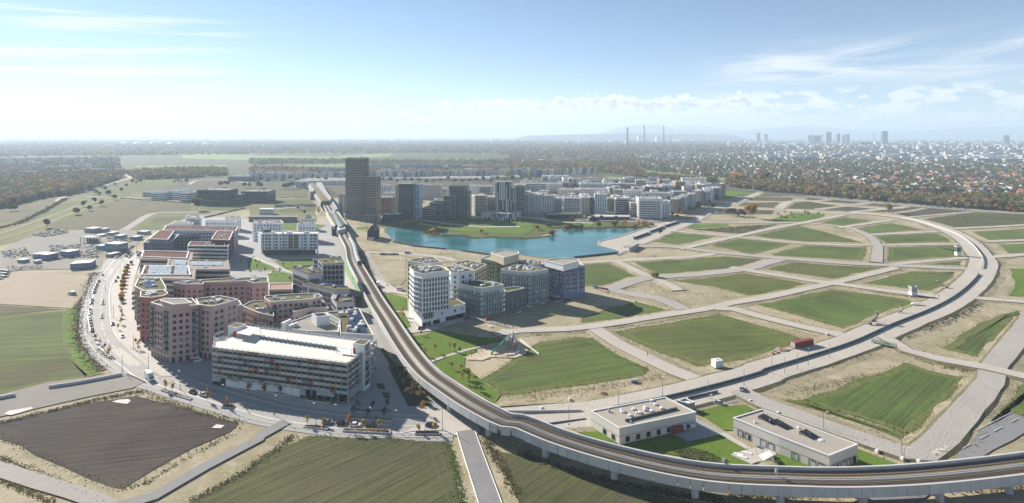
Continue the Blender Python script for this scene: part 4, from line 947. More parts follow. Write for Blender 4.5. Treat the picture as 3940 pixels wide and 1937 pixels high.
# ------------------------------------------------------------------ dark gridded offices
GRID = M('office_grid_grey', (.46, .465, .47), .7, .06, .2)
def office(label, spec, h, fh=3.5, gap=2.7, roof=None, units=6, w=2.0):
    b = Bld('office_building', label, W(spec, h), h, GRID, roof or ROOFG, parmat=DARKM); b.windows(fh, w, 2.7, gap, sill=.45, gl=GLD, fr=FRD); b.rooftop(units, int(h), (1, 3), (.5, 1.5)); return b
office('tall dark gridded office block with white roof units', 'D 960 668 1300 652 1345 742 1075 748 1030 690', 22)
office('dark gridded office wing with planted roof terrace', 'D 735 772 960 765 1068 847 905 863 716 792', 18)
b = office('low dark office with solar rows and glass walkway', 'D 830 970 960 945 1385 1022 1410 1062 1200 1062 900 990', 13, units=2)
panel_rows(b, 'D 960 955 1290 1010 1340 1035 930 980', 12.6, 2, 10, PV, tilt=.5)
b = office('small dark block with square green roof beside the viaduct', 'D 1185 1125 1250 1090 1440 1120 1465 1200 1250 1215', 10, gap=3.2)
p_ = ccw(W('D 1330 1140 1405 1138 1425 1185 1345 1190', 9.9)); MB().prism(p_, 9.5, 9.95).build('green_roof_bed', LAWND, b.r)
for t in range(3): a_ = P('D', 1195 + t * 22, 1190 - t * 5, 10); c_ = P('D', 1215 + t * 18, 1110 - t * 4, 10.4); d_ = c_ - a_; MB().obox((a_.x + c_.x) / 2, (a_.y + c_.y) / 2, 9.9, 10.8, d_.length, .5, math.atan2(d_.y, d_.x)).build('stair_wall', PARW, b.r)
b = Bld('pavilion', 'low hall with reddish planted roof between offices and rose slab', W('D 430 985 712 980 712 1052 430 1055', 6), 6, MGREY, M('red_gravel_roof', (.30, .18, .12), .9, .12, .3), cat='hall'); b.strips(5, 2.6, 1.6, GLD)
# ------------------------------------------------------------------ white and pale blue blocks around the court
b = Bld('apartment_building', 'pale blue white slab raised over a dark ground floor with a framed loggia', W('D 330 380 1028 377 1028 350 292 350', 20), 20, M('plaster_ice_white', (.62, .69, .72), .8, .05, .1), ROOFW, z0=5.0)
MB().prism(offset(b.p, -2.5), -.3, 5.0).build('ground_floor', DGREY, b.r)
L_ = b.r.location
fa, fb = sorted(((x, y) for i, x, y in b.sides(30)), key=lambda ab: -(ab[1] - ab[0]).length)[0]
fd = fb - fa; an_ = math.atan2(fd.y, fd.x); me_ = win_mesh(GLB, FRW)
for t in (.04, .095, .15, .225, .27, .345, .395, .44, .72, .775, .875, .92, .955):
    for fl in range(5):
        q = fa + fd * t; link('window', me_, b.r, (q.x - L_.x, q.y - L_.y, 5.7 + fl * 2.85), an_, (2.3 if int(t * 100) % 2 else 1.3, 1, 1.9))
q0, q1 = fa + fd * .475, fa + fd * .665; nr_ = Vector((fd.y, -fd.x)).normalized()
MB().poly([(*(q0 + nr_ * .06), 6), (*(q1 + nr_ * .06), 6), (*(q1 + nr_ * .06), 19), (*(q0 + nr_ * .06), 19)]).build('loggia_back', M('loggia_brown', (.17, .135, .11), .8, .15, .3), b.r)
for z in (6, 8.6, 11.2, 13.8, 16.4, 18.8):
    m_ = (q0 + q1) / 2 + nr_ * .5; MB().obox(m_.x, m_.y, z, z + .25, (q1 - q0).length, 1.0, an_).build('loggia_slab', BEIGE, b.r)
for t in (.475, .57, .665): q = fa + fd * t + nr_ * .5; MB().obox(q.x, q.y, 6, 19, .4, 1.1, an_).build('loggia_pier', MATS['plaster_ice_white'], b.r)
MB().obox(*(Vector(P('D', 400, 358, 20)[:2])), 20, 22.2, 7, 3, 0).build('roof_plant', DARKM, b.r); b.rooftop(12, 3, (1, 3), (.5, 1.4), inset=1.0)
b = Bld('apartment_building', 'white courtyard block with scattered dark square windows', W('D 228 252 590 258 600 235 570 208 250 212', 19), 19, WHT, ROOFT); b.windows(3.0, 1.5, 1.6, 3.3, gl=GL, jit=.7, skip=.12); b.rooftop(14, 8, (1, 2.5), (.6, 1.8))
b = Bld('apartment_building', 'white block with cluttered roof terrace above the ice white slab', W('D 778 262 1000 265 1000 240 800 238', 18), 18, WHT, ROOFT); b.windows(3.0, 1.5, 1.6, 3.3, gl=GL); b.rooftop(18, 9, (1, 3), (.5, 1.6), inset=1)
b = Bld('apartment_building', 'small beige block with blue roof units near the station', W('D 815 190 975 192 970 172 830 172', 14), 14, BEIGE, ROOFT); b.windows(3.0, 1.4, 1.6, 3.0); b.rooftop(8, 5, (2, 4), (.8, 1.8), mat=M('unit_blue', (.10, .14, .30), .6))
b = Bld('sports_hall', 'long low brown hall with pale edge roof behind the white courtyard blocks', W('D 180 168 770 170 770 158 185 155', 7), 7, M('hall_brown', (.19, .165, .15), .8, .1, .2), BEIGE, cat='hall'); b.windows(5, 2.5, 1.2, 5, sill=3.8, gl=GLD)
b = Bld('stadium_stand', 'small white grandstand with striped front by the parking rows', W('G 1600 500 1780 500 1765 480 1610 482', 8), 8, WHT, ROOFW, cat='grandstand'); b.strips(2.4, .9, 1.0, GLB)
# ------------------------------------------------------------------ red-roofed complex
RC = [('blue grey block with red roof and white roof domes on the ring street', 'G 355 765 600 820 500 912 168 908', 17, M('plaster_slate_blue', (.135, .155, .19), .8, .07, .15), ROOFG),
      ('tall block with a square red roof behind the striped front', 'G 1075 770 1280 774 1232 882 1005 872', 20, M('plaster_wine', (.25, .10, .09), .8, .07, .15), ROOFR),
      ('grey block with red roof and dark window strips facing the school', 'G 750 900 1232 908 1222 957 712 948', 16.5, LGREY, ROOFR),
      ('long grey block with narrow red roof and pale roof hatches', 'G 450 702 1342 717 1312 768 405 757', 18, LGREY, ROOFR)]
for i, (lb, sp, h, wl, rf) in enumerate(RC):
    b = Bld('school_building' if i else 'apartment_building', lb, W(sp, h), h, wl, rf, pw=.7)
    if i in (2,): b.strips(3.2, 1.5, 1.2, GLD, 0, 1.2)
    else: b.windows(3.2, 1.9, 1.5, 3.3, gl=GLD, fr=FRD)
    dm = MB(); dm.tube([(0, 0, 0), (0, 0, .35), (0, 0, .8)], [.9, .8, .3], 8); dmm = dm.mesh('roof_dome', PARW); rr = random.Random(i); pp = offset(b.p, -3); xs = [q.x for q in pp]; ys = [q.y for q in pp]; k = 0
    for t in range(500):
        x, y = rr.uniform(min(xs), max(xs)), rr.uniform(min(ys), max(ys))
        if inside((x, y), [(q.x, q.y) for q in pp]): link('roof_dome', dmm, b.r, (x - b.r.location.x, y - b.r.location.y, h - .55)); k += 1
        if k > 16: break
    if i == 0:
        p = ccw(W('G 365 764 548 772 470 877 240 868', 20)); MB().prism(p, 16.4, 20, top=False).build('penthouse_wall', MATS['plaster_slate_blue'], b.r); MB().prism(p, 19.7, 19.9).build('penthouse_roof', ROOFR, b.r); MB().ring(offset(p, .15), offset(p, -.5), 19.6, 20.3).build('penthouse_parapet', PARW, b.r)
b = Bld('apartment_building', 'dark courtyard wing with pale roof and round roof vessel', W('G 600 815 880 800 860 770 560 770', 15), 15, MGREY, M('roof_cream', (.50, .45, .35), .8, .06, .3)); b.windows(3, 2.0, 1.6, 3.2, gl=GLD, fr=FRD); q = P('G', 735, 775, 15); MB().tube([(q.x, q.y, 14.4), (q.x, q.y, 15.5), (q.x, q.y, 16.4), (q.x, q.y, 16.9)], [2.6, 2.8, 2.0, .5], 12).build('roof_vessel', METAL, b.r)
for lb, sp, h in (('white long block with square windows behind the narrow red roof', 'G 930 655 1310 660 1330 640 935 638', 16), ('small white cube block at the field corner', 'G 688 602 872 610 887 582 708 568', 17), ('white block with brown roof next to the cube block', 'G 1180 600 1360 612 1375 588 1190 580', 15), ('pale block with striped white roof frames beside the cube block', 'G 480 692 770 690 800 648 560 645', 13)):
    b = Bld('apartment_building', lb, W(sp, h), h, WHT if 'pale' not in lb else BEIGE, ROOFT); b.windows(3.0, 1.5, 1.6, 3.0, gl=GL); b.rooftop(8, len(lb), (1, 3), (.4, 1.2), inset=1.2)
for i in range(9):
    a_, c_ = P('G', 500 + i * 30, 690, 13.2), P('G', 570 + i * 24, 648, 13.2); d_ = c_ - a_; MB().obox((a_.x + c_.x) / 2, (a_.y + c_.y) / 2, 12.4, 13.5, d_.length, .4, math.atan2(d_.y, d_.x)).build('roof_frame', PARW, b.r)
# ------------------------------------------------------------------ white tower and its neighbours
TW = M('tower_white', (.74, .74, .73), .75, .04, .1)
b = Bld('podium_building', 'white podium with sloped dark glass openings under the white tower', W('C 452 959 978 842 840 772 292 822', 8.4), 8.4, TW, ROOFG, cat='building')
i_, a_, c_ = max(b.sides(5), key=lambda t: (t[2] - t[1]).length); d_ = c_ - a_; u_ = d_.normalized(); n_ = Vector((u_.y, -u_.x)) * .06
def cut(t0, t1, z0, z1, mat, nm, sk=0.0):
    q = [a_ + d_ * (t0 + sk), a_ + d_ * t1, a_ + d_ * t1, a_ + d_ * t0]; MB().poly([(*(p + n_), z) for p, z in zip(q, (z0, z0, z1, z1))]).build(nm, mat, b.r)
cut(.53, .99, .3, 2.9, GLD, 'shop_glazing', .0); cut(.24, .40, .3, 2.6, GLD, 'shop_glazing'); cut(.01, .2, .2, 2.6, GLB, 'shop_glazing'); cut(.43, .46, 5.0, 6.2, GLD, 'window'); cut(.72, .77, 4.6, 6.2, GLD, 'window'); cut(.9, .93, 5.2, 6.2, GLD, 'window')
for k in range(1, 9): cut(.53 + .051 * k, .533 + .051 * k, .3, 2.92, FRW, 'mullion')
t = Bld('tower_block', 'white twelve storey tower with projecting floor bands and rounded corner', W('C 455 482 780 446 660 380 430 374 335 386 302 402 352 456', 31.1), 31.1, TW, ROOFG, cat='tower', z0=8.4)
t.windows(2.82, 1.05, 2.2, 1.75, sill=.35, gl=GL, fr=FRW, margin=.5); t.bands([8.4 + 2.82 * k - .12 for k in range(0, 8)], .42, .42, TW); t.rooftop(26, 3, (.8, 2.2), (.5, 1.8), inset=2.5)
cut2 = Bld('bay', '', [(0, 0), (1, 0), (1, 1)], 1, TW, root=t.r) if False else None
q0 = P('C', 375, 950, 8.4); q1 = P('C', 590, 948, 8.4); mbx = MB()
for k in range(7):
    x = a_ + d_ * (.0 + .037 * k) + n_ * 2; MB().obox(x.x, x.y, 4.6, 8.2, .25, .2, math.atan2(d_.y, d_.x)).build('bay_mullion', FRW, b.r)
cut(.0, .25, 4.4, 8.2, M('bay_bronze_glass', (.07, .06, .045), .2, .2, .3), 'bay_window', .04)
b = Bld('apartment_building', 'pale blue white house with two square windows behind the white tower', W('C 730 400 800 465 900 476 1080 442 880 388', 23.5), 23.5, M('plaster_sky_white', (.62, .67, .71), .8, .05, .12), ROOFG); b.windows(3.1, 1.9, 1.9, 5.5, gl=GL); b.rooftop(12, 6, (1, 2), (.5, 1.5), inset=1.5)
GG = M('plaster_green_grey', (.48, .53, .52), .8, .08, .15)
def decked(label, spec, h, wall=GG, fh=3.0, units=8, seed=0, roof=None):
    b = Bld('apartment_building', label, W(spec, h), h, wall, roof or ROOFG); b.windows(fh, 1.15, 2.1, 1.9, sill=.3, gl=GLB, fr=FRW, skip=.08)
    for k in range(1, int(h / fh)):
        MB().ring(offset(b.p, 1.25), offset(b.p, -.1), k * fh - .18, k * fh).build('balcony_deck', CONC2, b.r); MB().ring(offset(b.p, 1.27), offset(b.p, 1.2), k * fh, k * fh + .55).build('balcony_rail', RAILG, b.r)
    for i, a, c in b.sides(5):
        d = c - a; u = d.normalized(); nr = Vector((u.y, -u.x)) * 1.2; k = int(d.length / 4.2)
        for j in range(k + 1): q = a + d * (j / max(k, 1)) + nr; MB().obox(q.x, q.y, 0, h - 3.2, .14, .14).build('balcony_post', METAL, b.r)
    b.rooftop(units, seed, (1, 2.2), (.5, 1.6), inset=2.0); return b
decked('green grey block with glass balcony decks and bright green roof terrace', 'C 1165 658 1440 614 1310 578 1060 558 850 585', 17.2, roof=LAWND, seed=11)
b = Bld('apartment_building', 'dark slate link building between two green grey blocks', W('C 1462 706 1692 655 1600 638 1430 652', 12.5), 12.5, M('brick_slate', (.135, .14, .145), .85, .1, .4), LAWND); b.windows(3.0, 1.0, 2.0, 4.2, gl=GLB, skip=.3)
decked('tall green grey block with pale roof parapet and deck balconies', 'C 1762 464 1975 428 1700 378 1590 373 1405 428 1560 448', 21.2, seed=12, units=16)
PUR = M('plaster_violet', (.225, .22, .38), .8, .06, .15)
b = Bld('apartment_building', 'violet block with scattered white windows and white penthouse', W('C 1890 364 2165 412 2420 388 2340 332 2130 300', 20.9), 20.9, PUR, ROOFT)
b.windows(2.95, 1.3, 1.9, 2.9, sill=.5, gl=GLASS('pane_pale', (.10, .12, .16), (.48, .50, .55), .6), fr=FRW, jit=.55, skip=.1, first=1)
for i, a, c in b.sides(5):
    if (c - a).length > 12: b.balconies(i, (.2, .5, .85), 2.95, 2, w=2.6, dep=1.2, mat=CONC2)
pz = ccw(W('C 1935 320 2130 288 2345 303 2340 332 2160 378', 24.6)); MB().prism(pz, 20.4, 24.6, top=False).build('penthouse_wall', WHT, b.r); MB().prism(pz, 24.0, 24.2).build('penthouse_roof', ROOFT, b.r); MB().ring(offset(pz, .2), offset(pz, -.4), 24.2, 24.8).build('penthouse_parapet', PARW, b.r)
LMG = M('plaster_sage_green', (.21, .27, .145), .8, .07, .15)
b = Bld('apartment_building', 'sage green block with tan upper storeys by the lake site', W('C 1165 292 1340 332 1620 298 1620 242 1290 250', 19.5), 19.5, LMG, ROOFT); b.windows(3.0, 1.2, 1.7, 2.8, gl=GL, fr=FRD)
pz = ccw(W('C 1285 228 1440 288 1622 244 1620 212 1440 192', 24.5)); MB().prism(pz, 19, 24.5, top=False).build('upper_wall', TANP, b.r); MB().prism(pz, 24.0, 24.2).build('upper_roof', ROOFT, b.r); MB().ring(offset(pz, .15), offset(pz, -.4), 24.2, 24.8).build('upper_parapet', PARW, b.r)
for k in range(9): q = P('C', 1330 + k * 30, 262 - abs(k - 4) * 3, 22); 
b = Bld('apartment_building', 'tan block with small dark windows behind the pale blue house', W('C 822 352 1090 445 1232 368 1010 320', 20), 20, TANP, ROOFG); b.windows(3.0, 1.2, 1.5, 3.3, gl=GL, fr=FRD); b.rooftop(14, 14, (1, 2), (.5, 1.5))
b = Bld('apartment_building', 'tan block with white roof units rising behind the white tower', W('C 280 322 520 364 690 335 590 282 430 287', 26), 26, BEIGE, ROOFG); b.windows(3.0, 1.2, 1.6, 3.0, gl=GL, fr=FRD); b.rooftop(14, 15, (1, 2), (.5, 1.8))
b = Bld('apartment_building', 'low pale block with planted roof next to the violet block', W('C 1540 348 1700 388 1900 352 1900 328 1650 312', 15), 15, M('plaster_pale_green', (.42, .45, .36), .8, .06, .15), ROOFG); b.windows(3.0, 1.2, 1.6, 3.0, gl=GL); b.rooftop(12, 16, (1, 2.4), (.5, 1.4))
b = Bld('bicycle_shed', 'small brown timber shed beside the violet block', W('C 1970 735 2080 765 2120 752 2010 725', 3), 3, M('timber_brown', (.16, .10, .06), .8, .15, .6), BEIGE, cat='shed')
# ------------------------------------------------------------------ two low container schools by the viaduct
SCH = M('school_pale_panel', (.60, .57, .53), .8, .06, .15)
def school(label, spec, h):
    b = Bld('school_building', label, W(spec, h), h, SCH, M('bitumen_roof_tan', (.335, .295, .25), .9, .08, .12), parmat=PARW, par=.3); return b
b = school('low two storey school with flat tan roof and white roof domes', 'k 692 366 970 532 1715 376 1415 230', 6.1)
b.windows(2.9, 1.5, 1.8, 4.4, sill=.6, gl=GLD, fr=FRD, skip=.15); b.bands([2.85], .18, .06, MGREY)
dm = MB().tube([(0, 0, 0), (0, 0, .3), (0, 0, .55)], [.95, .9, .5], 4).mesh('roof_dome', PARW)
for x, y in ((1290, 265), (1325, 303), (1225, 332), (1110, 350), (1385, 340), (1290, 368), (1172, 384), (1010, 375), (1075, 410)):
    q = P('k', x, y, 6.0); link('roof_dome', dm, b.r, (q.x - b.r.location.x, q.y - b.r.location.y, 5.75), .6, (1.1, 1.1, 1.2))
a1, a2 = P('k', 1030, 465, 6), P('k', 1530, 345, 6); dd = a2 - a1; MB().obox((a1.x + a2.x) / 2, (a1.y + a2.y) / 2, 5.7, 6.5, dd.length, .8, math.atan2(dd.y, dd.x)).build('roof_duct', DARKM, b.r)
b.rooftop(7, 3, (.5, 1.1), (.5, 1.1)); 
a1, a2 = P('k', 1480, 520, 2.8), P('k', 1590, 500, 2.8); MB().obox((a1.x + a2.x) / 2, (a1.y + a2.y) / 2 - .3, .1, 2.9, 4.6, .6, .2).build('entrance_recess', M('entrance_red', (.22, .05, .045), .7, .1, .4), b.r)
qq = ccw(W('k 1600 495 1740 490 1730 475 1600 480', 2.9)); MB().prism(qq, 2.7, 2.9, bottom=True).build('awning', M('awning_blue', (.30, .48, .58), .6, .05, .4), b.r)
b2 = Bld('annex', 'small pale roofed plant hut attached to the domed school', W('k 1530 262 1640 292 1705 278 1610 240', 3.4), 3.4, MGREY, PARW, cat='hut')
b = school('long two storey school with dark solar collectors along its tan roof', 'k 2080 432 2525 612 l 635 800 912 690 k 2360 348', 6.3)
b.windows(2.9, 2.0, 2.2, 2.75, sill=.35, gl=GLASS('pane_shutter', (.04, .045, .05), (.60, .60, .58), .62), fr=FRD, skip=.2); b.bands([2.9], .16, .06, MGREY)
CO = GLASS('collector_glass', (.018, .026, .034), (.05, .06, .07), .2, .1)
panel_rows(b, 'k 2320 445 2380 418 2532 482 2480 515', 5.9, 1, 5, CO, 'solar_collector', .25, 0, 1.0); panel_rows(b, 'l 60 490 130 470 300 540 225 562', 5.9, 1, 4, CO, 'solar_collector', .25, 0, 1.0); panel_rows(b, 'l 340 595 410 570 560 632 490 660', 5.9, 1, 4, CO, 'solar_collector', .25, 0, 1.0)
for x, y in ((560, 655), (68, 465)): q = P('l', x, y, 6); link('roof_dome', dm, b.r, (q.x - b.r.location.x, q.y - b.r.location.y, 5.75), .6, (1.3, 1.3, 1.1))
b.rooftop(5, 9, (.5, 1.1), (.5, 1.2))
sr = ccw(W('k 2330 795 2380 850 2475 795 2425 750', 2.4)); t_ = thing('shelter', 'open white shelter with barred sides on the school terrace', 'shelter', (sr[0].x, sr[0].y, 0))
MB().prism(sr, 2.2, 2.4, bottom=True).build('roof', PARW, t_)
for i in range(4):
    q, w = sr[i], sr[(i + 1) % 4]
    for j in range(6): p = q.lerp(w, j / 6); MB().obox(p.x, p.y, 0, 2.2, .09, .09).build('bar', PARW, t_)
for x, y in ((2130, 800), (2165, 825), (2215, 785)):
    q = P('k', x, y); t_ = thing('terrace_bench', 'pale slab bench on the school terrace', 'bench', (q.x, q.y, .1), group='slab benches on the school terrace'); MB().obox(q.x, q.y, .1, .5, 3.2, 1.0, -.5).build('seat', PARW, t_); MB().obox(q.x, q.y, .06, .12, 2.8, .7, -.5).build('base', MGREY, t_)
qq = ccw(W('k 2300 715 2370 740 2410 720 2350 695', 2.6)); t_ = thing('entrance_canopy', 'glass entrance canopy at the collector roofed school', 'canopy', (qq[0].x, qq[0].y, 0)); MB().prism(qq, 2.45, 2.6, bottom=True).build('roof', GLB, t_)
for p in qq: MB().tube([(p.x, p.y, 0), (p.x, p.y, 2.45)], .08).build('post', METAL, t_)
# ------------------------------------------------------------------ towers and blocks round the lake
def face(k, x0, x1, yt, yb, depth, yaw=0.0):
    """plan and height of a block from its front: corners at x0, x1, roof yt, foot yb"""
    a, c = P(k, x0, yb), P(k, x1, yb); w = c.x - a.x; sy_t = src(k, 0, yt)[1]; sy_b = src(k, 0, yb)[1]
    h = CAMH * (sy_b - sy_t) / (sy_b - HY); m = (a + c) / 2; ca, sa = math.cos(yaw), math.sin(yaw)
    return [(m.x + x * ca - y * sa, m.y + x * sa + y * ca) for x, y in ((-w / 2, 0), (w / 2, 0), (w / 2, depth), (-w / 2, depth))], h
HW = M('tower_brown_grey', (.225, .215, .20), .8, .08, .12); 
def cblock(label, k, x0, x1, yt, yb, depth, wall, yaw=-.12, fh=3.0, w=1.5, h=1.7, gap=3.2, gl=None, fr=None, roof=None, style='w', name='apartment_building', units=5, cat='building', sill=.8, group=None):
    p, hh = face(k, x0, x1, yt, yb, depth, yaw); b = Bld(name, label, p, hh, wall, roof or ROOFT, cat=cat, group=group)
    if style == 'w': b.windows(fh, w, h, gap, sill=sill, gl=gl or GL, fr=fr or FRW, joined=True)
    elif style == 'b': b.windows(fh, 1.8, 2.1, 2.4, sill=.3, gl=gl or GLD, fr=fr or FRW, joined=True); b.bands([fh * i - .1 for i in range(1, int(hh / fh) + 1)], .55, .7, fr or WHT)
    elif style == 'v':
        b.windows(fh, 1.1, 2.4, 2.2, sill=.3, gl=gl or GLD, fr=fr or FRD, joined=True)
        for i, a, c in b.sides(4):
            d = c - a; n = int(d.length / 2.2); an = math.atan2(d.y, d.x)
            for j in range(n):
                q = a + d * ((j + random.uniform(.2, .8)) / n); z0 = random.choice((0, hh * .25, hh * .5)); MB().obox(q.x, q.y, z0, min(hh, z0 + random.uniform(.4, 1) * hh), random.uniform(.6, 1.3), .3, an).build('fin', fr or WHT, b.r)
    b.rooftop(units, int(x0), (1.2, 3.0), (.6, 1.8), inset=1.5); return b
b = Bld('wooden_tower', 'tallest brown grey tower with a dense grid of square windows', *(lambda f: (f[0], f[1]))(face('E', 172, 424, 103, 945, 24, -.04)), HW, ROOFT, cat='tower'); b.windows(3.3, 1.25, 1.75, 2.2, sill=.8, gl=GLD, fr=M('frame_bronze', (.12, .105, .09), .7), margin=.6, first=2)
b.bands([5.6], .5, .4, CONC2); b.rooftop(6, 1, (2, 5), (1, 2.5))
b = Bld('wooden_tower', 'shorter brown grey tower with gridded windows joined to the tallest', *(lambda f: (f[0], f[1]))(face('E', 432, 600, 358, 958, 22, -.04)), M('tower_grey_brown', (.215, .20, .18), .8, .08, .12), ROOFT, cat='tower'); b.windows(3.3, 1.25, 1.75, 2.2, sill=.8, gl=GLD, fr=MATS['frame_bronze'], margin=.6, first=2); b.rooftop(4, 2, (2, 4), (1, 2.5))
p, hh = face('E', 425, 605, 892, 975, 8, -.04); b = Bld('colonnade', 'tall glazed colonnade at the foot of the shorter brown tower', p, hh, GLD, ROOFT); 
for i, a, c in b.sides(4):
    for j in range(9): q = a + (c - a) * (j / 8); MB().obox(q.x, q.y, 0, hh, .5, .5).build('column', CONC, b.r)
cblock('dark green tower with mottled balconies beside the lake', 'E', 905, 1090, 458, 958, 20, M('plaster_forest', (.045, .065, .055), .7, .12, .2), -.05, gl=GLB, fr=M('frame_mint', (.25, .32, .28), .7), w=1.4, h=1.3, gap=2.2, cat='tower')
cblock('mustard yellow narrow slab between the green and pale blue tower faces', 'E', 1088, 1116, 462, 945, 18, M('plaster_mustard', (.28, .24, .045), .8, .06), -.05, style='', cat='tower', units=0)
cblock('pale blue tower face with paired dark windows', 'E', 1114, 1200, 468, 942, 18, M('plaster_pale_blue', (.36, .48, .60), .8, .05), -.05, w=1.5, h=2.2, gap=3.0, cat='tower')
cblock('beige side block painting in the sunlit flank of the green tower', 'E', 858, 908, 470, 940, 22, BEIGE, -.05, w=.8, h=1.6, gap=1.5)  # tower's side-lit strip: sunlight put into a separate beige block
cblock('brown brick block with small windows behind the dark green tower', 'E', 602, 815, 645, 888, 18, M('brick_brown', (.175, .12, .10), .85, .1, .2), -.06, fr=FRD)
cblock('black low pavilion with few openings by the lake edge', 'E', 680, 912, 880, 985, 14, M('cladding_black', (.03, .03, .032), .7, .15, .3), -.05, style='w', gap=6, gl=GL, fr=FRD, cat='pavilion')
cblock('pale grey block peeking beside the green tower', 'E', 785, 865, 800, 870, 12, LGREY, 0)
cblock('ribbed pale block behind the brown brick block', 'E', 695, 850, 580, 690, 16, LGREY, 0, style='v', fr=LGREY)
cblock('pale cut corner block behind the ribbed block', 'E', 640, 760, 480, 600, 20, WHT, -.1, w=2, gap=4)
cblock('grey glass block at the foot of the tallest tower', 'E', 75, 172, 600, 850, 40, MGREY, -.25, style='v', fr=LGREY)
cblock('long pale block with rows of small windows behind the terraces', 'E', 1205, 1490, 470, 680, 14, M('plaster_sand_white', (.45, .43, .40), .8, .05), -.1, w=1.2, gap=2.6)
# stepped terrace building
TG = M('terrace_teal_grey', (.135, .165, .165), .75, .1, .15)
tr = None
for j, (x0, x1, yt, dp) in enumerate(((1225, 1420, 790, 34), (1330, 1520, 720, 30), (1400, 1640, 690, 26), (1520, 1700, 620, 24), (1600, 1820, 480, 22), (1640, 1870, 560, 30))):
    p, hh = face('E', x0, x1, yt, 955 - j * 2, dp, -.16 + .02 * j)
    b = Bld('terraced_building', 'teal grey building stepping up in long white edged terraces', p, hh, TG, ROOFG, root=tr, wname='step_wall'); tr = b.r
    b.windows(3.0, 2.2, 2.0, 2.6, sill=.4, gl=GLD, fr=FRD, joined=True); b.bands([3.0 * i - .15 for i in range(1, int(hh / 3) + 1)], .35, 1.0, CONC2, 'terrace_slab')
cblock('white striped slim tower with vertical fins above the lake park', 'E', 2262, 2450, 432, 935, 20, M('plaster_charcoal', (.07, .078, .085), .7, .1), -.1, style='v', fr=WHT, cat='tower')
cblock('shorter finned slab leaning against the striped tower', 'E', 2415, 2505, 518, 930, 24, MATS['plaster_charcoal'], -.1, style='v', fr=WHT, cat='tower')
cblock('beige slab coloured as the sunlit side of the striped tower', 'E', 2238, 2268, 450, 900, 20, BEIGE, -.1, style='', units=0, cat='tower')  # lit side of the tower painted as its own pale block
cblock('low podium striped dark and white below the slim tower', 'E', 2035, 2576, 868, 965, 24, MATS['plaster_charcoal'], -.08, style='v', fr=WHT)
cblock('rounded pale block with sunlit balconies beside the striped podium', 'E', 1955, 2130, 620, 900, 30, BEIGE, .35, style='b')
cblock('dark leafy courtyard block behind the striped podium', 'E', 2075, 2270, 640, 880, 20, MGREY, -.1)
cblock('white block with square windows behind the terrace building', 'E', 1885, 2000, 480, 720, 20, WHT, -.1, w=1.2, gap=3.2)
cblock('grey block with long balcony strips behind the striped tower', 'E', 2000, 2185, 490, 700, 22, LGREY, -.1, style='b', fr=LGREY)
cblock('slate block with balconies next to the finned slab', 'E', 2505, 2640, 480, 900, 26, MGREY, -.1, style='b', fr=LGREY)
# lake front row
LK = [('pale grey block with green roof plants at the park', 'F', 275, 420, 300, 518, 24, LGREY, 'w'), ('greenish tall block behind the park trees', 'F', -10, 110, 270, 540, 40, GG, 'b'), ('grey mottled block behind the greenish block', 'F', 110, 260, 290, 520, 40, LGREY, 'w'),
      ('narrow beige block beside the banded block', 'F', 420, 520, 335, 500, 30, BEIGE, 'w'), ('white banded block with dark window strips above a green podium', 'F', 540, 752, 332, 522, 22, WHT, 'b'), ('tan block with small windows beside the banded block', 'F', 765, 862, 325, 525, 34, BEIGE, 'w'),
      ('dark recessed block between tan and white blocks', 'F', 862, 935, 325, 520, 20, DGREY, 'w'), ('white high block with blue grey window columns', 'F', 930, 1078, 285, 530, 22, M('plaster_blue_white', (.56, .63, .67), .8, .05), 'w'),
      ('beige linking block with open ground floor', 'F', 1080, 1192, 340, 500, 20, M('plaster_grey_beige', (.30, .275, .23), .8, .06), 'w'), ('dark teal glass block on the lake front', 'F', 1195, 1312, 335, 535, 20, M('glass_teal_dark', (.06, .085, .09), .4, .1), 'b'), ('flank coloured sunlit beige beside the teal glass block', 'F', 1312, 1372, 330, 530, 28, BEIGE, 'w'),  # beige flank block carries sunlight in its wall colour
      ('beige block with balconies left of the white corner block', 'F', 1372, 1470, 390, 560, 30, TANP, 'b'), ('large white corner block with continuous balcony bands', 'F', 1475, 1755, 335, 592, 26, WHT, 'b'), ('white block with scattered balconies next to the corner block', 'F', 1755, 1862, 372, 565, 24, WHT, 'w'),
      ('grey beige block at the start of the avenue', 'F', 1862, 1955, 345, 520, 34, MATS['plaster_grey_beige'], 'w'), ('pale grey narrow block on the avenue', 'F', 1955, 2045, 310, 490, 34, LGREY, 'w'), ('grey green block on the avenue', 'F', 2045, 2135, 285, 465, 34, GG, 'w'),
      ('tan block with plain flank on the avenue', 'F', 2135, 2230, 245, 420, 34, TANP, 'w'), ('pale blue block with balconies on the avenue', 'F', 2230, 2320, 250, 395, 34, MATS['plaster_blue_white'], 'b'), ('white block with balconies on the avenue', 'F', 2310, 2385, 210, 365, 30, WHT, 'b'), ('deep blue block on the avenue', 'F', 2385, 2470, 205, 345, 30, M('plaster_deep_blue', (.10, .16, .25), .8, .06), 'b'), ('ochre block closing the avenue', 'F', 2470, 2520, 155, 325, 30, M('plaster_ochre', (.30, .225, .11), .8, .06), 'w')]
for lb, k, x0, x1, yt, yb, dp, wl, stl in LK: cblock(lb.replace(' left of ', ' beside '), k, x0, x1, yt, yb, dp, wl, -.1 if x0 < 1860 else -.5, style=stl)
for lb, sp, z in (('low podium with a planted dark green roof under the banded block', 'F 340 530 752 522 752 505 380 512', 5.5), ('low curved podium canopy below the white high block', 'F 860 575 930 530 1360 540 1360 560 940 560', 4.5)):
    b = Bld('podium_building', lb, W(sp, z), z, GLD, LAWND if 'planted' in lb else CONC); b.bands([z - .9], .8, .6, GG if 'planted' in lb else CONC)
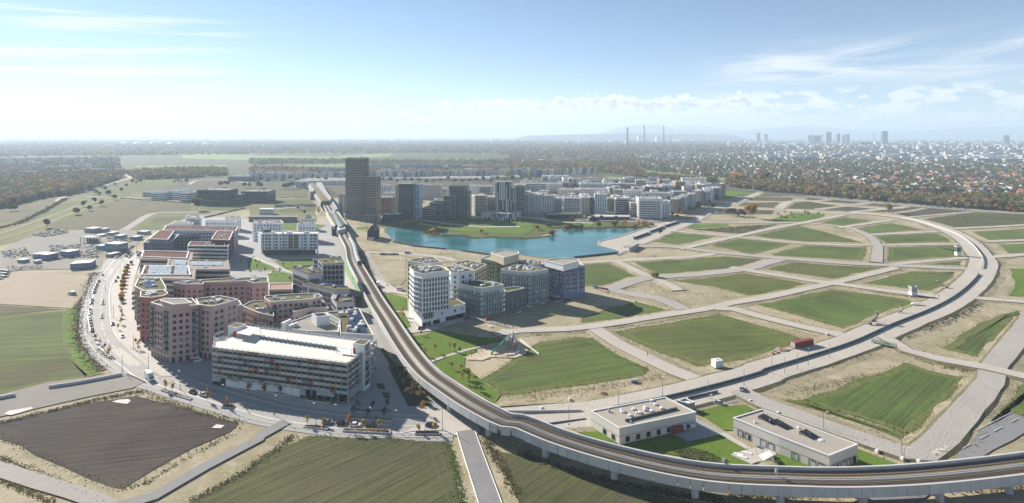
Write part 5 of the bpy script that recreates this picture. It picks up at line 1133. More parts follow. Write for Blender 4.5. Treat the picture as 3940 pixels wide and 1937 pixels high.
# second and third rows of the quarter
ROWS = [('F', 0, 330, 150, 270, 'long dark green slab with balcony strips', GG, 'b'), ('F', 338, 530, 150, 255, 'white block with red brown loggias', WHT, 'w'), ('F', 530, 610, 140, 250, 'narrow terracotta block', M('plaster_terracotta', (.30, .15, .10), .8), 'w'), ('F', 610, 720, 95, 215, 'black and white patterned block', MATS['plaster_charcoal'], 'v'),
        ('F', 750, 1130, 150, 240, 'long grey slab with small windows', LGREY, 'w'), ('F', 740, 1090, 215, 310, 'white slab with rows of dark windows', WHT, 'w'), ('F', 500, 740, 225, 330, 'beige slab seen at an angle', BEIGE, 'w'), ('F', 1100, 1430, 155, 240, 'rosy grey slab', M('plaster_rosy', (.33, .265, .245), .8), 'w'), ('F', 1165, 1290, 225, 320, 'tan grey block with balconies', MATS['plaster_grey_beige'], 'b'),
        ('F', 1290, 1520, 235, 330, 'white grid fronted block', WHT, 'w'), ('F', 1560, 1760, 195, 270, 'dark block with white end', DGREY, 'w'), ('F', 1760, 1920, 175, 250, 'pale blue slab with balconies', MATS['plaster_blue_white'], 'b'), ('F', 1585, 1700, 135, 190, 'tan cube block', TANP, 'w'), ('F', 1730, 1860, 100, 165, 'rust coloured slab', MATS['plaster_terracotta'], 'w'), ('F', 1930, 2050, 125, 235, 'ochre edged block', MATS['plaster_ochre'], 'w'),
        ('F', 2015, 2300, 85, 150, 'long white school like block by the field', WHT, 'w'), ('F', 2050, 2230, 165, 225, 'white and violet stepped block', WHT, 'b'), ('F', 2230, 2380, 150, 225, 'white block with arched openings', WHT, 'w'), ('F', 2290, 2470, 215, 320, 'blue grey block with balcony bands', MATS['plaster_blue_white'], 'b'), ('F', 1440, 1560, 110, 215, 'rosy tall block', MATS['plaster_rosy'], 'w'),
        ('F', 1530, 1900, 265, 345, 'pale slab with dark curved stair', LGREY, 'w'), ('F', 1370, 1500, 350, 420, 'low pink roofed block', MATS['plaster_rosy'], 'w'), ('F', 850, 1110, 110, 165, 'grey slab with planted roof', LGREY, 'w'), ('F', 1900, 2060, 250, 345, 'grey slab with mixed fronts', MGREY, 'w'), ('F', 1100, 1300, 100, 160, 'brownish slab at the back of the quarter', TANP, 'w'), ('F', 420, 560, 300, 420, 'courtyard block with bright moss roof', LGREY, 'w')]
for k, x0, x1, yt, yb, lb, wl, stl in ROWS: cblock(lb + ' in the lakeside quarter', k, x0, x1, yt, yb, 20, wl, random.uniform(-.25, .05), style=stl, units=7, roof=LAWND if 'moss' in lb or 'planted' in lb else None)
# infill of the quarter: courtyard slabs between the named rows
rr_ = random.Random(5); tone = [('white', WHT), ('pale grey', LGREY), ('beige', BEIGE), ('tan', TANP), ('ice blue', MATS['plaster_blue_white']), ('rosy', MATS['plaster_rosy'])]
for i in range(80):
    x = rr_.uniform(-30, 2280); yb = rr_.uniform(118, 400 if x < 1400 else 320 if x < 1800 else 250); w_ = rr_.uniform(60, 150); nm_, ml_ = rr_.choice(tone)
    cblock('%s slab filling the lakeside quarter between the taller blocks' % nm_, 'F', x, x + w_, yb - rr_.uniform(52, 84) * (.55 + yb / 600), yb, rr_.uniform(10, 18), ml_, rr_.uniform(-.35, .2), style=rr_.choice('wwb'), units=4, group='infill slabs of the lakeside quarter')
for i in range(22):
    x = rr_.uniform(610, 2500); yb = rr_.uniform(560, 760); w_ = rr_.uniform(60, 140); nm_, ml_ = rr_.choice(tone)
    cblock('%s slab in the back rows behind the lake towers' % nm_, 'E', x, x + w_, yb - rr_.uniform(70, 130), yb, rr_.uniform(10, 18), ml_, rr_.uniform(-.3, .2), style=rr_.choice('wwb'), units=4, group='back row slabs behind the lake towers')
# ------------------------------------------------------------------ campus at the fields
def striped(label, k, x0, x1, yt, yb, dp, yaw, wall, gl, fh=3.4, roof=None):
    p, hh = face(k, x0, x1, yt, yb, dp, yaw); b = Bld('office_building', label, p, hh, wall, roof or ROOFT); b.strips(fh, 1.7, 1.2, gl, 0, .3); b.rooftop(5, int(x0), (1.5, 4), (.8, 2)); return b
IW = MATS['plaster_ice_white']
for lb, x0, x1, yt, yb, dp, yaw, wl, gl in (('white blue striped office wing at the field road', 245, 360, 300, 385, 45, -.35, IW, GLB), ('white blue striped office middle wing', 430, 555, 275, 372, 40, -.35, IW, GLB), ('white blue striped office corner with brown roof', 600, 720, 298, 412, 60, -.35, IW, GLB), ('low white blue striped annex', 140, 245, 290, 345, 30, -.35, IW, GLB),
                                            ('large dark glass office block beside the striped wings', 815, 1215, 262, 448, 30, -.08, M('office_green_black', (.045, .06, .062), .6, .1), GLD), ('dark glass office link', 1215, 1365, 318, 432, 26, -.05, MGREY, GLD), ('dark glass office block with open corner', 1370, 1700, 280, 418, 30, -.05, MATS['office_green_black'], GLD)):
    b = striped(lb, 'G', x0, x1, yt, yb, dp, yaw, wl, gl)
    if 'dark' in lb: b.bands([3.4 * i for i in range(1, 6)], .3, .3, CONC2)
# factory roofs, sheds and slabs beyond the quarter
FW = M('factory_white', (.66, .65, .63), .7, .08, .05); FB = M('shed_blue_grey', (.30, .36, .40), .7, .08, .05)
FAR = [('b', 1180, 1560, 425, 452, 60, 'white office block with raised centre beyond the quarter', FW), ('b', 1320, 1420, 402, 425, 30, 'raised white centre of the office block', FW), ('b', 0, 330, 470, 500, 90, 'long pale factory hall behind the vineyard rows', FW), ('b', -200, 60, 455, 482, 60, 'pale factory annex with roof cowls', FW),
       ('b', 330, 840, 465, 535, 160, 'wide white factory hall with roof cowls behind the station', FW), ('b', 1140, 1640, 460, 490, 120, 'wide pale factory hall behind the quarter towers', FW), ('b', 1640, 2240, 455, 495, 130, 'largest pale factory hall with many roof boxes', FW), ('b', 2240, 2532, 440, 480, 120, 'pale factory hall behind the striped tower', FW), ('c', 220, 480, 452, 500, 40, 'grey blue hall with white roof clutter behind the green slab', FB),
       ('b', 350, 440, 505, 570, 20, 'pale blue office cube beside the far station', IW), ('a', 2220, 2440, 455, 500, 60, 'grey hall with low red roof', MGREY), ('a', 2470, 2560, 395, 430, 40, 'bright red hall among trees', M('hall_red', (.42, .06, .06), .7)), ('b', 1020, 1310, 340, 392, 16, 'long blue grey apartment slab beyond the factory', FB), ('b', 1360, 1780, 335, 392, 16, 'long blue grey apartment slab beside the beige one', FB), ('b', 1830, 1970, 335, 390, 18, 'rounded blue grey apartment slab', FB), ('b', 440, 830, 375, 420, 14, 'long low apartment slab behind poplars', FB),
       ('a', 1870, 2060, 402, 425, 20, 'white low hall among trees', FW)]
for k, x0, x1, yt, yb, dp, lb, wl in FAR:
    if dp > 80: yt, dp = yb - .55 * (yb - yt), dp * .6
    b = cblock(lb, k, x0, x1, yt, yb, dp, wl, random.uniform(-.04, .04), fh=4.0, w=2.5, h=1.4, gap=5.0, name='factory_hall' if 'hall' in lb or 'annex' in lb else 'apartment_building', cat='hall' if 'hall' in lb else 'building', units=40 if dp > 47 else 6, gl=GLB)
# dark gabled barn at the water
p, hh = face('E', 480, 640, 1090, 1400, 12, 0); q = P('b', 1085, 1075); t_ = thing('lake_barn', 'dark timber barn with steep gable near the lake shore', 'barn', (q.x, q.y, 0))
mb = MB(); w_, dd_, h0, h1 = 8.5, 18, 9.5, 15.0
for x in (-w_ / 2, w_ / 2): pass
v = lambda x, y, z: (q.x + x, q.y + y, z)
mb.poly([v(-w_/2, 0, 0), v(w_/2, 0, 0), v(w_/2, 0, h0), v(0, 0, h1), v(-w_/2, 0, h0)]); mb.poly([v(w_/2, dd_, 0), v(-w_/2, dd_, 0), v(-w_/2, dd_, h0), v(0, dd_, h1), v(w_/2, dd_, h0)])
mb.poly([v(w_/2, 0, 0), v(w_/2, dd_, 0), v(w_/2, dd_, h0), v(w_/2, 0, h0)]); mb.poly([v(-w_/2, dd_, 0), v(-w_/2, 0, 0), v(-w_/2, 0, h0), v(-w_/2, dd_, h0)]); mb.build('wall', MATS['cladding_black'], t_)
mb = MB()
for sg in (-1, 1): mb.poly([v(sg * (w_/2 + .4), -.4, h0 - .4), v(sg * (w_/2 + .4), dd_ + .4, h0 - .4), v(0, dd_ + .4, h1 + .1), v(0, -.4, h1 + .1)])
mb.build('roof', DARKM, t_); MB().box(*v(-3, -.15, 0), *v(3, -.05, 3)).build('gate', PARW, t_)
# ------------------------------------------------------------------ trees
BARK = M('bark', (.10, .075, .055), .9, .2, 3.0)
def leafmat(n, c, c2): return leafy(M('leaf_' + n, c, .85, .3, 1.2, col2=c2, rnd=.2), .45)
LEAF = {'gold': leafmat('gold', (.40, .24, .045), (.52, .36, .07)), 'orange': leafmat('orange', (.34, .15, .04), (.45, .24, .06)), 'olive': leafmat('olive', (.11, .12, .04), (.19, .18, .06)),
        'brown': leafmat('brown', (.15, .095, .055), (.23, .15, .08)), 'green': leafmat('green', (.055, .085, .028), (.10, .14, .045)), 'bare': leafmat('bare', (.12, .095, .08), (.17, .135, .11)), 'lime': leafmat('lime', (.22, .22, .05), (.32, .31, .08))}
def tree_proto(kind, h, r, leaves, seed, col=False, sparse=1.0):
    rr = random.Random(seed); root = bpy.data.objects.new('tree', None)
    mb = MB(); th = h * (.45 if not col else .25)
    mb.tube([(0, 0, -.1), (0, 0, th * .5), (rr.uniform(-.1, .1), rr.uniform(-.1, .1), h * .8)], [.035 * h * .5, .026 * h * .5, .006 * h], 5)
    for i in range(5):
        a = rr.uniform(0, 6.28); z = rr.uniform(th * .7, h * .65); e = r * rr.uniform(.5, .85)
        mb.tube([(0, 0, z), (math.cos(a) * e * .5, math.sin(a) * e * .5, z + e * .45), (math.cos(a) * e, math.sin(a) * e, z + e * .75)], [.009 * h, .006 * h, .003 * h], 4)
    tr = bpy.data.objects.new('trunk', mb.mesh('trunk', BARK)); tr.parent = root
    mb = MB(); hz = (h - th * .75) / 2; cz = h - hz; s = r * (.26 if leaves < 200 else .2)
    lob = [(rr.uniform(-.5, .5) * r, rr.uniform(-.5, .5) * r, cz + rr.uniform(-.5, .5) * hz, rr.uniform(.45, .75)) for _ in range(6)]
    for _ in range(leaves):
        lx, ly, lz, lr = rr.choice(lob); v = Vector((rr.gauss(0, 1), rr.gauss(0, 1), rr.gauss(0, 1))).normalized() * (rr.random() ** .35)
        c = Vector((lx + v.x * lr * r, ly + v.y * lr * r, lz + v.z * lr * hz * (1.15 if col else 1)))
        u = Vector((rr.gauss(0, 1), rr.gauss(0, 1), rr.gauss(0, .6))).normalized(); w = u.cross(Vector((rr.gauss(0, 1), rr.gauss(0, 1), rr.gauss(0, 1)))).normalized(); k = s * rr.uniform(.6, 1.3) * sparse
        mb.poly([c - u * k - w * k * .6, c + u * k * .3 - w * k, c + u * k + w * k * .5, c - u * k * .2 + w * k])
    cr = bpy.data.objects.new('crown', mb.mesh('crown', LEAF[kind])); cr.parent = root
    return root
PROTO = {}
def plant(kind, p, h, label, group, shape='round', cat='tree', name='tree', w=1.0):
    wd = {'gold': 'golden', 'bare': 'bare'}.get(kind, kind)
    if group and group != 'lone' and not any(t in label for t in (wd, 'russet', 'rusty')): label = wd + ' ' + label
    if group == 'lone': group = None
    key = (kind, shape, random.randrange(2))
    if key not in PROTO:
        PROTO[key] = {'young': lambda: tree_proto(kind, 5, 1.1, 70, len(PROTO), sparse=1.0), 'round': lambda: tree_proto(kind, 10, 3.8, 420, len(PROTO)), 'column': lambda: tree_proto(kind, 14, 1.9, 260, len(PROTO), True), 'bare': lambda: tree_proto(kind, 9, 3.2, 110, len(PROTO), sparse=.5), 'bush': lambda: tree_proto(kind, 4, 2.6, 220, len(PROTO), True)}[shape]()
        PROTO[key]['_h'] = {'young': 5, 'round': 10, 'column': 14, 'bare': 9, 'bush': 4}[shape]
    pr = PROTO[key]; s = h / pr['_h']
    o = thing(name, label, cat, (p.x, p.y, p.z if hasattr(p, 'z') else 0), random.uniform(0, 6.28), group); o.scale = (s * w, s * w, s)
    for ch in pr.children:
        c = ch.copy(); COL.objects.link(c); c.parent = o
    return o
def plants(spec, kinds, h, label, group, shape='round', var=.2, w=1.0, z=0.1):
    for q in W(spec): q.z = z; plant(random.choice(kinds), q, h * random.uniform(1 - var, 1 + var), label, group, shape, w=w)
plants('j 465 512 625 518 i 2025 275 j 1585 398', ['gold', 'orange'], 5.2, 'young golden street tree in a bed at the kerb', 'golden street trees along the ring street', 'young')
plants('j 865 560 1015 568 1165 560', ['orange', 'gold'], 5.0, 'young orange tree in the long rusty planter', 'trees in the long planter', 'young')
plants('j 1545 588 1705 585', ['orange', 'gold'], 4.8, 'young orange tree in the planter beside the access road', 'trees in the corner planter', 'young')
plants('i 1615 175 1680 185 2215 335', ['bare', 'orange'], 4.6, 'thin nearly bare street tree by the ploughed field', 'bare street trees by the ploughed field', 'young')
plants('j 955 372 1240 350 910 440 1055 448 1205 448 1100 380 50 180 200 210 1520 215 1570 290 A 450 1120 600 1130', ['orange', 'bare', 'brown'], 5.0, 'young autumn tree in the shaded beds before the garage', 'trees in the beds before the garage', 'young')
plants('e 1275 175 1250 205 1235 240 1225 270 1215 300 1205 335 1198 370 1195 405 1190 440 1188 475 1182 510 1180 545', ['orange', 'olive', 'gold'], 3.6, 'bushy orange tree in the dense promenade row', 'dense row of trees along the promenade', 'bush', w=.8)
plants('e 1165 625 1180 660 1190 700 1180 760 1150 810', ['olive', 'brown', 'orange'], 4.2, 'olive tree in the sparse end of the promenade row', 'sparse trees at the promenade bend', 'young')
plants('e 905 890 925 930 975 960 1020 1010 1060 1060 1320 960 1350 1000', ['gold', 'orange', 'bare'], 4.2, 'small golden tree in the verge at the street bend', 'verge trees at the street bend', 'young')
plants('f 1500 930 1570 870 1610 1070 1710 1030 1850 1010 1900 1030 1950 1040 2100 960 2240 960 2310 960 1790 1120 1870 1200 1960 1210 2040 1250 1390 680 1400 720', ['gold', 'olive', 'orange'], 4.6, 'young tree on the lawn by the playground', 'young trees on the playground lawn', 'young')
plants('j 1300 20 1340 60 1370 110 1400 150 1420 60 1450 120 1480 200 1500 250 1440 270 1560 280 1600 300 1530 180', ['bare', 'olive', 'brown'], 5.5, 'thin tree in the shaded bed beside the viaduct', 'trees in the shaded viaduct bed', 'young')
plants('j 1980 60 2040 110 2110 170 2150 200 1970 100 2030 60', ['gold', 'olive'], 4.8, 'young tree on the bright verge along the viaduct', 'trees on the verge along the viaduct', 'young')
plants('D 80 750 100 700 270 740 310 760 400 640 450 640 600 790 680 720 280 820 200 880 380 860 480 880 560 860 680 980 870 660 970 650 1020 640', ['olive', 'bare', 'brown'], 4.5, 'thin tree in the park between the courts', 'thin trees in the court park', 'young')
plants('D 790 640 640 620 860 150 1030 130 780 90', ['green', 'orange'], 6, 'round tree beside the ice white slab', 'trees beside the ice white slab', 'round')
plants('E 940 1045 1010 1040 1060 1038 1090 1038 1140 1036 1170 1040', ['gold'], 6.5, 'golden bush tree at the lake under the green tower', 'golden trees under the green tower', 'round')
plants('F 1285 690 1310 685 1470 688 1525 690 1560 690', ['gold'], 10, 'golden poplar like tree on the lake shore', 'golden trees on the lake shore', 'column', w=1.5)
plants('F 1430 700 1640 682 560 715 590 705 215 722 E 2045 1140 1330 1145 1380 1140', ['gold', 'orange'], 5, 'rusty gold shrub at the water edge', 'rusty shrubs at the water edge', 'bush')
plants('F 310 585 460 615 540 610 640 640 735 600 910 612 990 620 1010 615 1190 610 830 580 1160 670 1200 665 1740 790 E 1720 990 1750 990 2380 960 1650 985 1560 980 2240 965', ['orange', 'olive', 'brown', 'green'], 6.5, 'autumn tree on the lakeside lawn', 'trees on the lakeside lawn', 'round')
plants('F 400 800 380 690 350 690 1170 690 640 720 700 720 760 720 980 690', ['brown', 'bare', 'olive'], 6, 'brown leafless shrub tree on the peninsula', 'shrub trees on the peninsula', 'bush')
plants('F 1950 590 2010 540 2200 460 2160 500 2280 440 1980 520 2100 500 2230 470 2350 400 2480 330 2440 350 1890 560 2050 470', ['olive', 'green', 'orange'], 7, 'street tree on the avenue beside the quarter', 'trees along the avenue', 'round')
plants('G 825 518', ['brown'], 17, 'large round russet tree standing alone at the field corner', 'lone', 'round')
plants('G 1130 228 1200 235 1420 240 1480 240 1590 242 1620 240 1910 250 1960 252 2010 250 2160 250', ['brown', 'lime', 'olive'], 14, 'big autumn tree in the row before the factory', 'trees before the factory', 'round')
plants('d 1215 812', ['lime'], 17, 'lone yellow green tree on the dark plots', 'lone', 'round'); plants('d 2440 825', ['orange'], 11, 'orange tree at the end of the highway belt', 'lone', 'round')
plants('c 2240 865 2270 862', ['gold'], 17, 'tall yellow tree in the plot thicket', 'yellow trees in the plot thicket', 'round'); plants('c 2020 835 2050 832 2080 840 2120 850 2160 845 2190 850', ['brown', 'bare'], 9, 'dark bare tree in the plot thicket', 'bare trees in the plot thicket', 'round')
plants('d 135 850 200 825 260 850 395 835 430 845 530 840 370 860 170 880 215 885 290 880', ['bare', 'green', 'olive'], 7, 'small orchard tree on the fenced green plot', 'orchard trees', 'bare')
plants('g 1310 302', ['lime'], 4.4, 'yellow green bush growing on the bare road crossing', 'lone', 'bush')
plants('b 280 455 300 455 330 455 345 455 365 458 380 455 430 450 450 450 475 450 495 450 555 450 190 450 230 445', ['orange', 'gold'], 22, 'tall orange poplar in the row behind the vineyard rows', 'orange poplars behind the vineyard', 'column', w=1.4)
plants('b 2400 490 2420 490 2440 488 c 95 490 30 480 590 345 490 425 545 320', ['lime', 'olive'], 26, 'tall slim poplar behind the quarter', 'slim poplars behind the quarter', 'column', w=1.1)
plants('a 1050 645 1070 640 1230 560 1180 605 1330 530 1290 525 1370 525 1120 550 940 630 970 640 1030 600 1700 520 1740 515 1770 520 1820 525 925 715 810 755 760 825 740 830 870 790 985 745 1115 690 100 795 150 790 460 955', ['brown', 'olive', 'green', 'bare'], 9, 'meadow tree standing between the fields and the main road', 'meadow trees by the main road', 'round')
plants('b 690 610 700 630 575 800 580 820 560 790 680 590 720 640', ['lime', 'gold'], 8, 'yellow tree along the viaduct street', 'yellow trees along the viaduct street', 'column')
plants('c 2080 490 2110 520 2140 515 2170 530 2350 520 2400 510', ['gold', 'brown'], 20, 'big yellow brown tree at the end of the avenue', 'big trees at the end of the avenue', 'round')
for x in (1650, 1850, 1960, 1990, 2200, 2240, 2290, 2330, 560, 620, 840, 1000, 1060): plants('d %d %d' % (x, 560 + .085 * x + (30 if x > 1500 else 0)), ['gold' if x > 1500 else 'orange', 'brown'], 14, 'golden brown tree in the highway tree belt', 'golden trees in the highway belt', 'round')
# ------------------------------------------------------------------ undergrowth that nobody could count
SHRUB = leafy(VCOL('shrub_leaves', .9, .3, 1.5), .3)
def colour_mesh(me, cols_per_vert):
    at = me.color_attributes.new('own', 'FLOAT_COLOR', 'POINT'); at.data.foreach_set('color', np.asarray(cols_per_vert, dtype=np.float32).ravel())
def tufts(name, pts, size, cols, n_leaf=5, label=None):
    """loose leaf clumps; pts Nx3"""
    size = size * .62; pts = np.asarray(pts); N = len(pts); K = n_leaf; c = np.repeat(pts, K, 0); s = np.repeat(size if np.ndim(size) else np.full(N, size), K)
    c = c + rng.normal(0, .45, c.shape) * s[:, None] * np.array([1, 1, .6]); c[:, 2] = np.abs(c[:, 2] - .02) + .06 + s * .2
    nn = rng.normal(0, .45, c.shape) + np.array([.1, -.1, 1.0]); u = np.cross(nn, rng.normal(size=c.shape)); u /= np.linalg.norm(u, axis=1)[:, None]; w = np.cross(nn, u); w /= np.linalg.norm(w, axis=1)[:, None]
    k = (s * rng.uniform(.35, .7, len(s)))[:, None]
    V = np.stack([c - u * k, c - w * k * .8, c + u * k, c + w * k * .8], 1).reshape(-1, 3)
    me = bpy.data.meshes.new(name); n = len(c); me.vertices.add(4 * n); me.vertices.foreach_set('co', V.ravel()); me.loops.add(4 * n); me.loops.foreach_set('vertex_index', np.arange(4 * n)); me.polygons.add(n)
    me.polygons.foreach_set('loop_start', np.arange(0, 4 * n, 4)); me.polygons.foreach_set('loop_total', np.full(n, 4)); me.update(); me.validate()
    cs = np.array(cols)[rng.integers(0, len(cols), N)] * rng.uniform(.75, 1.25, (N, 1)); cs = np.hstack([cs, np.ones((N, 1))]); colour_mesh(me, np.repeat(cs, 4 * K, 0)); me.materials.append(SHRUB)
    return link(name, me, None, kind='stuff', label=label, category='undergrowth')
def along(spec, n, wid, z=0.0):
    pts = W(spec); seg = [(b - a).length for a, b in zip(pts, pts[1:])]; out = []
    for _ in range(n):
        t = random.uniform(0, sum(seg)); i = 0
        while t > seg[i] and i < len(seg) - 1: t -= seg[i]; i += 1
        p = pts[i].lerp(pts[i + 1], t / max(seg[i], .01)); out.append((p.x + random.gauss(0, wid / 2), p.y + random.gauss(0, wid / 2), z))
    return out
def fill(spec, n, z=0.0):
    p = [(q.x, q.y) for q in W(spec)]; xs = [q[0] for q in p]; ys = [q[1] for q in p]; out = []
    while len(out) < n:
        q = (random.uniform(min(xs), max(xs)), random.uniform(min(ys), max(ys)))
        if inside(q, p): out.append((*q, z))
    return out
OL = [(.125, .12, .05), (.155, .135, .062), (.085, .105, .036), (.20, .165, .085)]; RU = [(.20, .14, .062), (.24, .18, .08), (.13, .112, .055)]
DK = [(.06, .072, .032), (.09, .088, .045), (.13, .11, .062)]; YE = [(.30, .24, .06), (.22, .20, .07), (.14, .13, .05)]
tufts('undergrowth', along('e 950 250 880 330 830 430 780 540 742 680 748 820 783 960 862 1090 980 1212', 1700, 3.6, .1), .7, [(.07, .075, .035), (.10, .09, .045), (.055, .07, .025), (.12, .10, .05)], 5, 'tangled verge scrub between green field and ring street')
tufts('undergrowth', along('i 0 490 500 370 900 270 1330 185 1400 180', 600, 2.0, .2), .55, DK, 5, 'dark scrub on the bank above the ploughed field')
tufts('undergrowth', along('i 1400 190 1650 290 2000 400 2330 485', 380, 2.0, .1), .5, DK + OL, 5, 'green scrub between ploughed field and street')
tufts('undergrowth', along('i 0 660 500 900 1130 1160 1400 1080 1700 900 2050 710 2250 600', 500, 1.4), .5, YE + OL, 5, 'yellowing weeds round the ploughed field')
tufts('undergrowth', along('i 0 815 300 930 600 1070 1000 1250', 450, 1.3), .6, YE + DK, 5, 'yellow weeds between the two farm tracks'); tufts('undergrowth', along('i -50 1010 200 1130 520 1266', 260, 1.3), .6, YE, 5, 'yellow weeds along the outer farm track')
tufts('undergrowth', along('j 330 600 200 720 0 850 i 2400 960 2100 1120 1900 1230', 600, 1.8), .5, DK + OL, 5, 'dark green scrub strip on the olive field bank')
tufts('undergrowth', along('j 1830 680 1900 900 1980 1266', 500, 1.4), .45, [(.12, .20, .03), (.10, .15, .03)], 5, 'fresh grass strip beside the access road')
tufts('undergrowth', along('j 2200 660 2300 800 2400 980 2520 1200', 380, 2.0), .7, OL + RU, 5, 'rough weeds on the far side of the access road'); tufts('undergrowth', along('k 0 770 300 890 600 980 1000 1090 1500 1180 2000 1240', 800, 1.8), .7, RU + DK, 5, 'rusty scrub line below the viaduct')
tufts('undergrowth', along('l -300 1180 300 1170 800 1160 1300 1150 1900 1120 2500 1080', 800, 2.4), .8, YE + OL, 5, 'yellow scrub under the viaduct spans')
tufts('undergrowth', fill('k 1470 760 1600 720 1830 770 2050 870 1900 885 1600 830', 900), .7, DK + OL, 5, 'dark shrub bed between viaduct and school lawn')
tufts('undergrowth', fill('c 1680 975 2300 930 2480 925 2200 1010 2100 1010', 700), 1.2, OL + DK, 5, 'thistle scrub on the fallow plot')
tufts('undergrowth', along('b 1230 1075 1480 1090 1690 1090 f 1040 130 1700 150', 300, 3.0), .9, RU, 4, 'dry weeds on the lake site')
tufts('undergrowth', along('h 1250 870 1500 800 1800 690 2060 545', 700, 5), 1.1, DK, 5, 'dark scrub on the bank below the ring road'); tufts('undergrowth', along('k 2200 110 h 200 1230 600 1110 1000 990', 900, 5), 1.0, DK, 5, 'dark scrub bank beside the ring road junction')
tufts('undergrowth', along('a -100 985 200 905 400 810 560 720 640 670', 900, 5), 2.2, OL + DK, 5, 'long dark hedge between the meadows')
tufts('undergrowth', along('b 1600 1010 1750 1035 1820 1045 1980 1030 2060 1060 2300 1048 2532 1058 c 80 1062 350 1030', 1000, 4), 1.3, RU + YE + OL, 5, 'rusty reeds along the peninsula shore'); tufts('undergrowth', along('c 380 960 620 965 900 955 1180 955 1280 930', 900, 5), 1.6, RU + OL, 5, 'rusty reeds below the lakeside lawn')
tufts('undergrowth', along('f 985 40 1050 300 1180 470', 500, 4), 1.2, DK, 5, 'dark green scrub in the shade beside the viaduct')
tufts('undergrowth', along('C 1180 1040 1500 1120 1750 1190 1900 1230', 350, 2.2), .7, OL + RU, 5, 'planted strip beside the tower site road'); tufts('undergrowth', along('e 960 1000 1090 1110', 120, 1.5), .6, DK, 5, 'low shrubs in the verge at the street bend'); tufts('undergrowth', along('e 1290 990 1400 1050', 120, 1.6), .6, DK, 5, 'low shrubs in the promenade bed')
tufts('undergrowth', fill('g 900 440 1300 345 1480 420 1800 440 2200 490 1700 585 1500 545 1150 460', 500), .6, YE + OL, 4, 'dry weeds on the sandy triangle between roads')
tufts('undergrowth', along('h 800 400 1300 470 1450 490', 300, 2.5), .8, RU, 4, 'rough grass ridge between crop plots'); tufts('undergrowth', along('h 1400 1050 1600 1130 2100 1240', 350, 3), .8, RU + YE, 4, 'rough grass ridge beside the junction road')
for nm, sp, nn in (('dry grass clumps along the plot shoulders', 'g 790 800 950 950 1300 1120 1700 1250', 500), ('dry grass clumps above the big plot', 'g 900 800 1300 740 1900 625', 400), ('dry grass clumps below the playground plot', 'k 50 230 500 180 1000 110 1400 30', 500), ('dry grass clumps at the far plot corner', 'l 200 200 600 120 1000 20', 400), ('dry grass clumps on the wide shoulder', 'l 1500 640 1700 420 1950 120', 400)):
    tufts('undergrowth', along(sp, nn, 3.5), .5, YE + RU + [(.30, .26, .17)], 4, nm)
plants(' '.join('F %d %d' % (random.uniform(0, 2400), random.uniform(120, 520)) for _ in range(70)), ['olive', 'brown', 'orange', 'green', 'gold'], 9, 'street tree between the blocks of the lakeside quarter', 'trees inside the lakeside quarter', 'round')
plants(' '.join('b %d %d' % (x, 500 + random.uniform(-4, 30)) for x in range(10, 2500, 70)), ['olive', 'brown', 'lime', 'green'], 12, 'autumn tree along the factory front', 'trees along the factory front', 'round')
# dry grass blurring every plot edge and road verge east of the railway
DRYC = [(.30, .25, .14), (.22, .19, .10), (.15, .145, .065), (.36, .31, .20), (.11, .12, .045)]
vp = []
for pts, hw in VERGES:
    L_ = sum((b - a).length for a, b in zip(pts, pts[1:])); near = min(1.0, 420 / max(80, sum(p.y for p in pts) / len(pts)))
    for _ in range(int(L_ * 2.6 * near ** 2)):
        k = random.randrange(len(pts) - 1); p = pts[k].lerp(pts[k + 1], random.random()); o = (hw + .6 + abs(random.gauss(0, 2.6))) * random.choice((-1, 1)); q = p + side(pts, k) * o
        vp.append((q.x, q.y, max(0.0, p.z - (abs(o) - hw) * .35)))
tufts('dry_verge_grass', vp, np.full(len(vp), .62), DRYC, 4, 'dry grass clumps along the verges of the sandy roads')
ep = []
for out in EDGES[:42]:
    for a, b in zip(out, out[1:] + out[:1]):
        dist = max(120, (a.y + b.y) / 2)
        for _ in range(int((b - a).length * 1.8 * min(1, 380 / dist) ** 1.5)): q = Vector(a[:2]).lerp(Vector(b[:2]), random.random()); ep.append((q.x + random.gauss(0, 1.5), q.y + random.gauss(0, 1.5), .12))
tufts('plot_edge_weeds', ep, np.full(len(ep), .6), [(.12, .145, .04), (.16, .165, .055), (.22, .19, .09), (.09, .11, .035)], 4, 'weeds growing along the edges of the crop plots')
# ------------------------------------------------------------------ vehicles
TYRE = M('tyre', (.02, .02, .02), .8); RIM = M('rim', (.4, .4, .41), .4, .05, 1, .6); CGL = M('car_glass', (.02, .025, .03), .08, .1, 1, 0, .6); LAMPW = M('headlight', (.7, .7, .68), .2); LAMPR = M('taillight', (.35, .02, .02), .3)
def paint(n, c): return M('paint_' + n, c, .28, .03, .5, 0, .6)
PAINT = {'white': paint('white', (.66, .66, .65)), 'black': paint('black', (.02, .021, .023)), 'grey': paint('grey', (.16, .165, .17)), 'silver': paint('silver', (.42, .43, .44)), 'red': paint('red', (.33, .025, .03)), 'blue': paint('blue', (.04, .07, .20)), 'green': paint('green', (.08, .13, .06)), 'yellow': paint('yellow', (.5, .36, .04))}
def loft(secs, m=0, cap=True):
    mb = MB(); n = len(secs[0]); base = 0
    for s in secs: mb.v += s
    for k in range(len(secs) - 1):
        for i in range(n):
            j = (i + 1) % n; mb.f.append((k * n + i, k * n + j, (k + 1) * n + j, (k + 1) * n + i)); mb.m.append(m)
    if cap:
        mb.f.append(tuple(range(n - 1, -1, -1))); mb.m.append(m); mb.f.append(tuple((len(secs) - 1) * n + i for i in range(n))); mb.m.append(m)
    return mb
